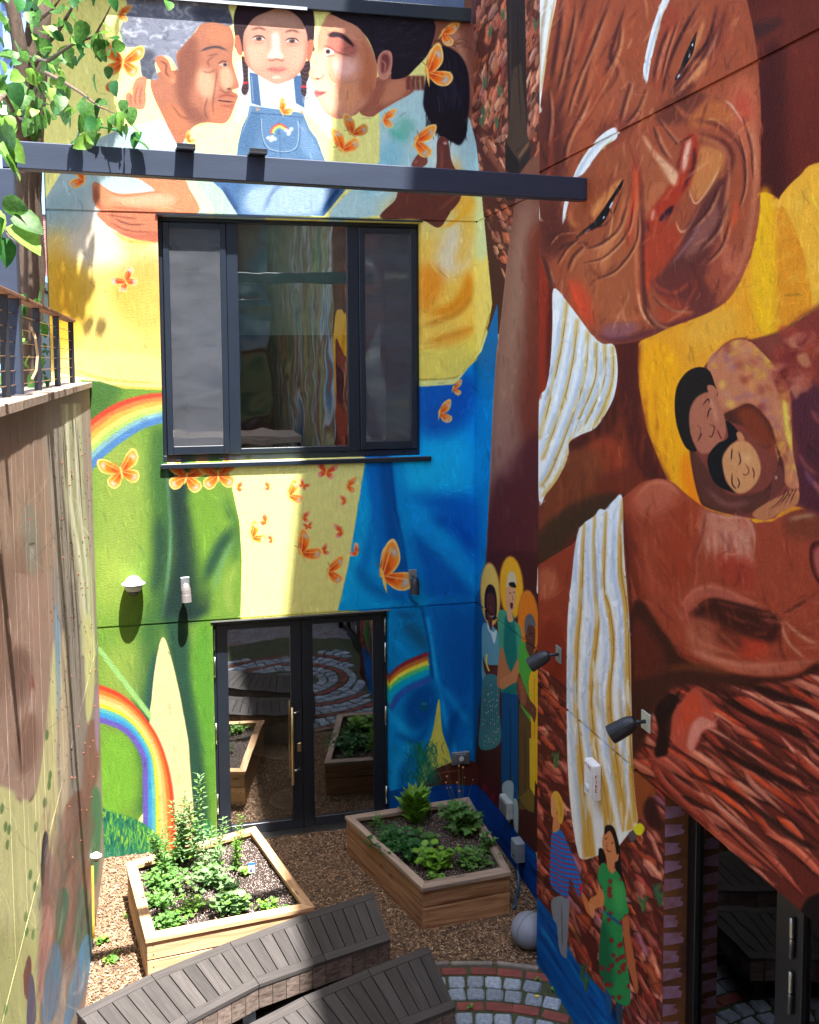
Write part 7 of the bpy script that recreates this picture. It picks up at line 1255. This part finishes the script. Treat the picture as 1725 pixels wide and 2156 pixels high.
# ---------------------------------------------------------------- timber fence with deck on top
fn = empty('painted_fence', (LX, 7, 0), 'tall timber fence painted with a pale face over lime green ground, deck on top', 'fence')
y = 3.4; 
while y < FY-.05:
    w_ = R.choice((.138, .138, .142, .19)); y2 = min(y+w_, FY-.006); o_ = R.uniform(-.0008, .0008); box('fence_plank', LX-.03, LX+o_, y+.0015, y2, 2.34, 4.995, mN, fn, .0008); y = y2
y = 3.4
while y < FY-.05: y2 = min(y+1.2, FY-.006); box('fence_panel', LX-.03, LX+R.uniform(-.0006, .0006), y+.0015, y2, 0, 2.333, mN, fn, .0008); y = y2
box('rail', LX-.09, LX-.04, 3.4, FY-.01, 2.2, 2.45, gT, fn); y = 3.4
y = 3.2
while y < FY-.1: y2 = min(y+2.4, FY-.02); box('deck_cap', -1.16, -.760, y+.004, y2, 5.0, 5.056, gT, fn, .004); y = y2
for i in range(22):
    pass
bm = bmesh.new()
for i in range(46):
    yy, z = R.uniform(7.4, 10.2), R.uniform(1.2, 4.6); bmesh.ops.create_icosphere(bm, subdivisions=1, radius=R.uniform(.008, .013), matrix=Matrix.Translation((LX+.002, yy, z)))
sc = bmobj('screw_heads', bm, mat('rusty_screw', (110, 62, 44), .7, .3), fn); sc['kind'] = 'stuff'
dk = empty('deck', (-3, 6, 4.9), 'grey boarded deck behind the fence', 'deck')
for i in range(26): box('deck_board', -1.165-(i+1)*.145, -1.165-i*.145-.006, 2.5, 9.4, 4.9, 4.93, gT, dk, .003)
for yy in (3, 5, 7, 9): box('deck_post', -4.6, -4.5, yy, yy+.1, 0, 4.9, gT, dk)
rl = empty('cable_railing', (-.9, 8, 5.05), 'dark metal deck railing with thin copper-coloured cables', 'railing')
for yy, w_ in ((10.0, .05), (8.7, .05), (7.42, .065), (6.0, .065)): box('railing_post', -.925, -.875, yy, yy+.012, 5.057, 5.64, dark, rl, .002); box('railing_post', -.925, -.885, yy+.014, yy+w_+.02, 5.057, 5.64, dark, rl, .002)
box('top_rail', -.94, -.86, 4.0, 10.06, 5.641, 5.668, grain('rail_wood', (150, 104, 74), (104, 68, 48), False), rl, .004)
cab = mat('copper_cable', (176, 140, 110), .35, .8, .1)
for k in range(6): tubeobj('cable', [(-.9, 4, 5.12+k*.086), (-.9, 10.03, 5.12+k*.086)], .0035, cab, rl, 6)
# ---------------------------------------------------------------- lamps, boxes, alarm
blkp = mat('black_powdercoat', (34, 36, 42), .45, 0, .12, 10); gal = mat('galvanised', (150, 156, 162), .4, .7, .15, 12); wht = mat('white_plastic', (214, 216, 220), .4); grp = mat('grey_powdercoat', (116, 112, 114), .5, .2, .08)
def lathe(bm, prof, M_, n=20):
    rings = [[bm.verts.new(M_ @ Vector((r*math.cos(2*PI*j/n), r*math.sin(2*PI*j/n), z))) for j in range(n)] for r, z in prof]
    for i in range(len(rings)-1):
        for j in range(n): bm.faces.new((rings[i][j], rings[i][(j+1) % n], rings[i+1][(j+1) % n], rings[i+1][j]))
    for rg_ in (rings[0], rings[-1]):
        try: bm.faces.new(rg_)
        except ValueError: pass
    bmesh.ops.recalc_face_normals(bm, faces=bm.faces)
def axisM(p_, d): return Matrix.Translation(p_) @ Vector(d).to_track_quat('Z', 'Y').to_matrix().to_4x4()
def spot(label, plate, head, tip, m, ax, r=.05, pm=gal, ps=(.045, .075)):
    """bullet spotlight: wall plate, knuckle, head from head to tip"""
    o = empty('wall_spotlight', plate, label, 'spotlight', 'bullet spotlights on the painted walls'); p_ = Vector(plate); h, t_ = Vector(head), Vector(tip)
    if ax == 1: box('wall_plate', p_.x-ps[0], p_.x+ps[0], p_.y-.014, p_.y-.001, p_.z-ps[1], p_.z+ps[1], pm, o, .003)
    else: box('wall_plate', p_.x-.014, p_.x-.001, p_.y-ps[0], p_.y+ps[0], p_.z-ps[1], p_.z+ps[1], pm, o, .003)
    off = Vector((0, -.014, 0)) if ax == 1 else Vector((-.014, 0, 0)); mid_ = p_+off*4
    tubeobj('arm', [p_+off, mid_, (mid_+h)/2+off, h], .014, m, o); bm = bmesh.new(); L3 = (t_-h).length
    lathe(bm, [(.012, -.02), (r*.62, -.008), (r*.85, .02), (r*.97, .05), (r, .08), (r, L3*.55), (r*1.03, L3*.56), (r*1.06, L3), (r*.94, L3), (r*.9, L3*.8), (.004, L3*.79)], axisM(h, t_-h)); hd = bmobj('lamp_head', bm, m, o, smooth=False)
    bm = bmesh.new(); lathe(bm, [(r*.88, 0), (r*.88, .004), (.002, .005)], axisM(h+(t_-h)*.82, t_-h)); bmobj('lens', bm, mat('lens_glass', (60, 64, 66), .1), hd if False else o); return o
spot('grey cylinder spotlight pointing straight down on the green painted wall', (.12, FY, 2.90), (.125, FY-.12, 2.915), (.13, FY-.13, 2.735), grp, 1, .05)
spot('black spotlight hanging on the blue wall to the right of the orange butterfly', (2.612, FY, 2.84), (2.612, FY-.11, 2.83), (2.60, FY-.15, 2.66), blkp, 1, .05)
h3 = at(FP, 1115, 1240, 0, 2.89); t3 = at(FP, 1048, 1280, 0, 2.80)
spot('black spotlight low on the edge of the side wall below the small haloed figures', (WX, 7.262, 2.89), (WX-.09, 7.29, 2.885), (WX-.22, 7.35, 2.79), blkp, 0, .056, gal, (.055, .066))
spot('black spotlight in front of the hanging white cloth, on a bright square plate', (WX, 5.77, 2.878), (WX-.085, 5.79, 2.875), (WX-.215, 5.86, 2.775), blkp, 0, .060, mat('bright_plate', (196, 196, 180), .4, .3), (.06, .062))
# white dome light / camera with hood
def hood(label, p_, n_, name='dome_camera', k=1.):
    o = empty(name, p_, label, 'security camera', 'white hooded dome cameras'); o.scale = (k, k, k); P_ = Vector(p_); N_ = Vector(n_)
    bm = bmesh.new(); lathe(bm, [(.03, 0), (.045, .002), (.045, .10), (.03, .11)], axisM(P_, N_)); bmobj('mount', bm, wht, o)
    c_ = P_+N_*.11; bm = bmesh.new(); lathe(bm, [(.002, .075), (.04, .068), (.07, .045), (.082, .02), (.118, .0), (.122, -.006), (.118, -.01), (.09, -.008), (.002, -.008)], Matrix.Translation(c_), 28); bmobj('hood', bm, wht, o, smooth=True)
    bm = bmesh.new(); lathe(bm, [(.09, 0), (.09, -.045), (.07, -.07)], Matrix.Translation(c_+Vector((0, 0, -.01))), 28); bmobj('ring', bm, mat('pale_plastic', (190, 190, 188), .4), o, smooth=True)
    bm = bmesh.new(); lathe(bm, [(.066, 0), (.06, -.03), (.036, -.054), (.002, -.06)], Matrix.Translation(c_+Vector((0, 0, -.075))), 20); bmobj('dome_glass', bm, mat('smoked_dome', (70, 66, 66), .1), o, smooth=True)
    for a in range(6): bm = bmesh.new(); bmesh.ops.create_icosphere(bm, subdivisions=1, radius=.006, matrix=Matrix.Translation(c_+Vector((.066*math.cos(a*1.05), .066*math.sin(a*1.05), .05)))); bmobj('screw', bm, gal, o)
hood('white hooded dome camera high on the green painted wall', (-.405, FY, 2.965), (0, -1, 0))
hood('white hooded dome camera low on the painted fence above a yellow pole', (LX, 9.05, .80), (1, 0, 0), k=.42)
bm = bmesh.new(); tube(bm, [(LX+.014, 8.92, .1), (LX+.014, 9.02, .72)], .012, 8); pl = bmobj('yellow_pole', bm, mat('yellow_paint', (176, 140, 52), .6, 0, .3, 20)); tag(pl, 'short yellow conduit running down the painted fence', 'pipe')
# fire alarm strobe with FIRE lettering
fa = empty('fire_alarm', (WX, 6.56, 2.03), 'white fire alarm strobe on the painted white cloth', 'fire alarm')
ya, yb, za, zb = 6.46, 6.62, 2.03, 2.30; box('casing', WX-.062, WX-.001, ya, yb, za, zb, wht, fa, .006); box('front_bezel', WX-.070, WX-.0625, ya+.008, yb-.008, za+.01, zb-.01, wht, fa, .004)
bm = bmesh.new(); lathe(bm, [(.03, 0), (.03, .008), (.024, .014), (.002, .016)], axisM((WX-.0705, 6.55, za+.075), (-1, 0, 0))); bmobj('strobe_lens', bm, mat('strobe', (190, 196, 200), .15), fa)
redp = mat('red_print', (170, 50, 80), .5)
GL = {'F': ['###', '#..', '##.', '#..', '#..'], 'I': ['.#.', '.#.', '.#.', '.#.', '.#.'], 'R': ['##.', '#.#', '##.', '#.#', '#.#'], 'E': ['###', '#..', '##.', '#..', '###']}
def letters(name, pos, s, par):
    b = bmesh.new()
    for k, ch in enumerate('FIRE'):
        for r_, row in enumerate(GL[ch]):
            for c_, v in enumerate(row):
                if v == '#':
                    f = pos(k, c_*s, r_*s); g2 = pos(k, (c_+1.03)*s, (r_+1.03)*s); yield_ = None
                    b.faces.new([b.verts.new(q_) for q_ in (pos(k, c_*s, r_*s), pos(k, (c_+1.04)*s, r_*s), pos(k, (c_+1.04)*s, (r_+1.04)*s), pos(k, c_*s, (r_+1.04)*s))])
    return bmobj(name, b, redp, par)
letters('side_lettering', lambda k, u, v: (WX-.050+u*1.0, ya-.0012, zb-.075-k*.034-v), .0050, fa)
letters('front_lettering', lambda k, u, v: (WX-.0712, yb-.022-k*.030-u, zb-.02-v*1.1), .0052, fa)
# socket box low on the facade, conduit box and grey box with hose on the return wall
sk_ = empty('socket_box', (3.166, FY, .68), 'square steel outlet box low on the wall above the shaded bed', 'outlet'); box('plate', 3.06, 3.27, FY-.03, FY-.001, .61, .76, gal, sk_, .004); box('cover', 3.10, 3.22, FY-.05, FY-.031, .63, .74, gal, sk_, .003); bm = bmesh.new(); lathe(bm, [(.028, 0), (.028, .008), (.02, .01), (.002, .01)], axisM((3.165, FY-.051, .69), (0, -1, 0))); bmobj('socket', bm, mat('socket_white', (200, 200, 204), .4), sk_)
cb = empty('junction_box', (PX, 9.5, .6), 'pale painted junction box above the painted shoes on the return wall', 'junction box'); box('body', PX-.07, PX-.001, 9.36, 9.6, .50, .68, mat('painted_box', (160, 164, 162), .5), cb, .006); box('lid', PX-.082, PX-.071, 9.38, 9.58, .52, .66, gal, cb, .003)
gb = empty('grey_box', (PX, 9.1, .3), 'grey outdoor box with a hose, on the blue painted river', 'utility box'); box('body', PX-.10, PX-.001, 9.0, 9.16, .22, .42, mat('grey_box_paint', (140, 148, 156), .4), gb, .006); bm = bmesh.new(); lathe(bm, [(.014, 0), (.014, .004), (.002, .004)], axisM((PX-.101, 9.08, .27), (-1, 0, 0))); bmobj('port', bm, blk, gb)
tubeobj('hose', [(PX-.05, 9.06, .23), (PX-.06, 9.06, .14), (PX-.08, 8.98, .07), (PX-.13, 8.86, .025), (PX-.2, 8.74, .02), (3.12, 8.62, .02), (3.08, 8.58, .02)], .014, mat('blue_hose', (60, 92, 120), .35), gb, 8)
# grey ball
bl_ = empty('grey_ball', (3.09, 8.02, 0), 'big grey rounded ball resting on the mulch behind the corner of the side wall', 'ball'); bm = bmesh.new(); bmesh.ops.create_uvsphere(bm, u_segments=32, v_segments=20, radius=.16, matrix=Matrix.Translation((3.025, 7.985, .155)) @ Matrix.Diagonal((1.05, 1.05, .97, 1))); bmobj('shell', bm, mat('ball_grey', (128, 134, 150), .55, 0, .06, 5, .1, 60), bl_, smooth=True)
bm = bmesh.new(); n_ = 40; tube(bm, [(3.025+.169*math.cos(2*PI*i/n_)*math.cos(.5), 7.985+.169*math.cos(2*PI*i/n_)*math.sin(.5), .155+.1565*math.sin(2*PI*i/n_)) for i in range(n_+1)], .003, 5, False); bmobj('seam', bm, mat('ball_seam', (100, 106, 122), .6), bl_)
# ---------------------------------------------------------------- tree at the left with hanging leafy branches
bark = mat('bark', (84, 68, 56), .9, 0, .3, 9, .9, 30, (3, 3, .6)); tr = empty('mulberry_tree', (-1.23, 9.2, 0), 'broad-leaved tree with brown trunk behind the deck railing, branches hanging over the beam', 'tree')
def wob(a, b, n, amp): return [Vector(a).lerp(Vector(b), i/n)+Vector((R.gauss(0, amp), R.gauss(0, amp), 0))*(0 < i < n) for i in range(n+1)]
T = lambda x, y, d: Vector(on(x, y, 1, d))
def limb(name, pts, rad): q_ = tubeobj(name, pts, rad, bark, tr, 12); return q_
limb('trunk', [(-1.42, 9.4, 0), (-1.40, 9.4, 3), T(52, 800, 9.3), T(50, 700, 9.3), T(62, 560, 9.3), T(52, 420, 9.3), T(58, 300, 9.25), T(68, 180, 9.2), T(80, 60, 9.2), T(95, -60, 9.2)], [.2, .18, .155, .15, .14, .14, .13, .12, .1, .085])
limb('branch', [T(56, 300, 9.2), T(42, 260, 9.1), T(50, 190, 9.05), T(40, 90, 9.0), T(24, 0, 9.0), T(10, -100, 9.0)], [.08, .075, .07, .06, .055, .05])
brs = [([T(64, 150, 9.1), T(90, 100, 8.6), T(120, 70, 8.2), T(150, 20, 7.8), T(180, -60, 7.5)], .03), ([T(60, 230, 9.0), T(90, 150, 7.8), T(130, 170, 7.0), T(170, 195, 6.6), T(210, 225, 6.4), T(245, 240, 6.3)], .018), ([T(60, 120, 8.9), T(100, 130, 7.9), T(150, 95, 7.2), T(200, 75, 6.9), T(225, 30, 6.7), T(235, 8, 6.6)], .016),
       ([T(40, 260, 9.0), T(10, 200, 7.5), T(-40, 250, 6.0), T(-20, 330, 5.0), T(10, 320, 4.8)], .02), ([T(-60, 420, 5.2), T(-10, 450, 4.6), T(20, 500, 4.3), T(50, 520, 4.2)], .008), ([T(50, 260, 9.0), T(20, 245, 8.8), T(0, 250, 8.6)], .04), ([T(60, 60, 9), T(110, 20, 8.4), T(140, -20, 8)], .02)]
for pts, r_ in brs: limb('branch', pts, [r_*(1-.85*i/(len(pts)-1)) for i in range(len(pts))])
lv = 0
def tl(x, y, d, s, up=None):
    global lv
    p_ = T(x, y, d); a = R.uniform(0, 2*PI); dv = Vector((.55*math.cos(a), .55*math.sin(a)-.35, R.uniform(-1.5, -.1))) if up is None else Vector(up)
    leaf(tr, LM[('ovate', 't' if R.random() < .6 else R.choice('gd'))], p_, dv, s, R.gauss(0, .7)); lv += 1
for pts, r_ in brs[:3]:
    for k in range(42):
        u = R.random()**.8*(len(pts)-1); i = min(int(u), len(pts)-2); q_ = pts[i].lerp(pts[i+1], u-i)+Vector((R.gauss(0, .09), R.gauss(0, .14), R.gauss(-.05, .09)))
        a = R.uniform(0, 2*PI); leaf(tr, LM[('ovate', 't' if R.random() < .55 else R.choice('gd'))], q_, (.6*math.cos(a), .6*math.sin(a)-.3, R.uniform(-1.3, .1)), R.uniform(.06, .155), R.gauss(0, .7)); lv += 1
for x, y, s in ((185, 215, .13), (250, 235, .14), (255, 250, .13), (262, 262, .12), (240, 170, .11), (225, 245, .12), (275, 225, .13), (262, 210, .10), (180, 240, .14), (190, 262, .12), (200, 250, .1)): tl(x, y, 6.4, s*.9, (R.uniform(-.3, .5), -.3, -1.2))
for x, y, s in ((-4, 270, .14), (8, 295, .13), (12, 330, .13), (-10, 300, .16)): tl(x, y, 4.7, s, (.7, -.3, -.8))
for x, y, s, u in ((4, 430, .12, (.9, -.2, -.15)), (30, 452, .14, (.9, -.3, -.5)), (22, 474, .17, (.95, -.35, -.75)), (-8, 470, .13, (.4, -.4, -1)), (4, 500, .13, (.3, -.4, -1)), (-20, 440, .12, (.4, -.3, -.8)), (10, 462, .12, (-.3, -.4, -1))): tl(x, y, 4.4, s, u)
for k in range(95): tl(R.uniform(-30, 95), R.uniform(-40, 260), R.uniform(7.2, 9.6), R.uniform(.08, .17))
for k in range(30): tl(R.uniform(0, 95), R.uniform(600, 800), R.uniform(8.2, 9.0), R.uniform(.09, .15))
print('tree leaves', lv)
# the unseen rest of the crown, which throws the dappled shade on the facade's left side
bm = bmesh.new()
def loose(bm, cx_, cy_, cz_, rx, ry, rz, n, s0, s1_):
    for i in range(n):
        d = Vector((R.gauss(0, 1), R.gauss(0, 1), R.gauss(0, 1))).normalized()*(R.random()**.4); p_ = Vector((cx_+d.x*rx, cy_+d.y*ry, cz_+d.z*rz)); s = R.uniform(s0, s1_); q_ = Matrix.Rotation(R.uniform(0, 6.3), 3, Vector((R.gauss(0, 1), R.gauss(0, 1), R.gauss(0, 1))).normalized())
        v = [p_+q_ @ Vector(t_)*s for t_ in ((0, 0, 0), (.32, .3, .06), (.26, .7, .04), (0, 1, -.06), (-.26, .7, .04), (-.32, .3, .06))]; vv = [bm.verts.new(t_) for t_ in v]; bm.faces.new((vv[0], vv[1], vv[2], vv[3])); bm.faces.new((vv[0], vv[3], vv[4], vv[5]))
loose(bm, -1.5, 9.0, 11.4, 1.3, 1.2, 1.2, 1500, .12, .2); loose(bm, -2.6, 8.4, 10.2, 1.3, 1.4, 1.6, 1400, .12, .2); loose(bm, -.52, 9.4, 11.4, .34, .3, 1.5, 1000, .12, .2); loose(bm, -.28, 9.4, 11.6, .3, .25, .9, 60, .10, .17); loose(bm, -.42, 9.35, 9.5, .16, .1, .5, 16, .12, .18)
cr_ = bmobj('foliage', bm, lt, tr); cr_['kind'] = 'stuff'
# shrubs and buildings beyond
bm = bmesh.new(); loose(bm, -2.3, 12.6, 5.6, .9, .8, 1.6, 1500, .07, .13); loose(bm, -2.1, 11.9, 4.6, .7, .5, .9, 500, .07, .13); sh_ = bmobj('background_shrub', bm, ld); tag(sh_, 'dark leafy shrub behind the tree trunk at the facade edge', 'shrub')
pane_b = mat('tower_glass', (120, 160, 200), .12, 0, .15, 1.2); pan_d = mat('tower_spandrel', (66, 88, 124), .4); 
gt = empty('glass_tower', (-8, 42, 0), 'distant blue glass office block behind the tree', 'building'); box('core', -14, -2, 42, 50, 0, 60, pan_d, gt)
for i in range(12):
    for j in range(14):
        box('window_pane', -14+i*1.0+.07, -14+i*1.0+.93, 41.9, 41.97, 11.2+j*2.0, 12.7+j*2.0, pane_b, gt)
def brickmat():
    m = bpy.data.materials.new('far_brick'); m.use_nodes = True; n = m.node_tree.nodes; l = m.node_tree.links; g_ = n.new('ShaderNodeNewGeometry'); mp = n.new('ShaderNodeMapping'); mp.inputs['Rotation'].default_value = (PI/2, 0, 0); l.new(g_.outputs['Position'], mp.inputs[0]); b = n.new('ShaderNodeTexBrick'); b.inputs['Scale'].default_value = 4.5; b.inputs['Color1'].default_value = lin((150, 84, 74)); b.inputs['Color2'].default_value = lin((122, 64, 58)); b.inputs['Mortar'].default_value = lin((170, 160, 150)); b.inputs['Mortar Size'].default_value = .02; l.new(mp.outputs[0], b.inputs[0]); l.new(b.outputs[0], n['Principled BSDF'].inputs[0]); n['Principled BSDF'].inputs['Roughness'].default_value = .9; return m
bb = empty('brick_building', (-5, 26, 0), 'red brick building with white cornice beyond the tree', 'building'); box('wall', -9, -1.9, 26, 34, 0, 11.2, brickmat(), bb); box('cornice', -9.1, -1.85, 25.8, 34, 11.2, 11.55, mat('white_cornice', (196, 196, 196), .6), bb)
for i in range(5): 
    for z in (5.9, 8.9): f = box('window', -8.6+i*1.35, -7.7+i*1.35, 25.95, 26.05, z, z+1.5, pane_b, bb, .0)
gh = empty('blue_shed', (-2.6, 15, 0), 'pale blue clad building low behind the railing', 'building')
for k in range(40): box('cladding_board', -5.2, -1.75, 15, 15.04, .5+k*.145, .5+k*.145+.138, mat('pale_blue_siding', (140, 176, 196), .6), gh, .003)
box('wall', -5.2, -1.75, 15.045, 19, 0, 6.3, pan_d, gh); box('roof', -5.3, -1.7, 14.9, 19.1, 6.31, 6.43, blk, gh); box('window', -3.2, -2.2, 14.95, 14.995, 4.6, 5.6, pane_b, gh)
nb = empty('neighbour_house', (-1.6, -3, 0), 'tall striped painted house wall next to the deck, mirrored in the big window', 'building'); box('wall', -2.6, -1.0, -9, 1.9, 0, 13, stripes, nb)
rp = [(-.905, 7.22+.0, 5.5), (-.88, 7.2, 5.42), (-.875, 7.24, 5.3), (-.88, 7.18, 5.2), (-.9, 7.1, 5.14)]; bm = bmesh.new(); tube(bm, rp, .009, 6); tag(bmobj('rope', bm, mat('tan_rope', (176, 138, 98), .8)), 'short loop of tan rope hanging on the deck railing', 'rope')
# building on the camera's side, only seen mirrored in the glass
sbd = empty('courtyard_house', (1, -8, 0), 'painted house with square windows closing the far end, mirrored in the big window', 'building'); box('wall', -6, 8, -9.6, -9, 0, 15, stripes, sbd)
for i in range(4): box('window', -4.4+i*2.6, -3.1+i*2.6, -8.98, -8.9, 4.4, 6.4, pane_b, sbd)
bc = empty('balcony', (1, -.9, 4), 'steel and timber balcony where the viewer stands', 'balcony'); box('floor_slab', LX+.1, WX-.1, -2.4, -.35, 3.45, 3.62, gT, bc)
for x in (LX+.15, 1.1, WX-.2): box('column', x, x+.09, -.5, -.41, 0, 3.44, dark, bc)
for c_ in [o for o in bpy.data.objects if o.type == 'EMPTY' and o.parent is None and 'label' not in o]: print('unlabelled', c_.name)
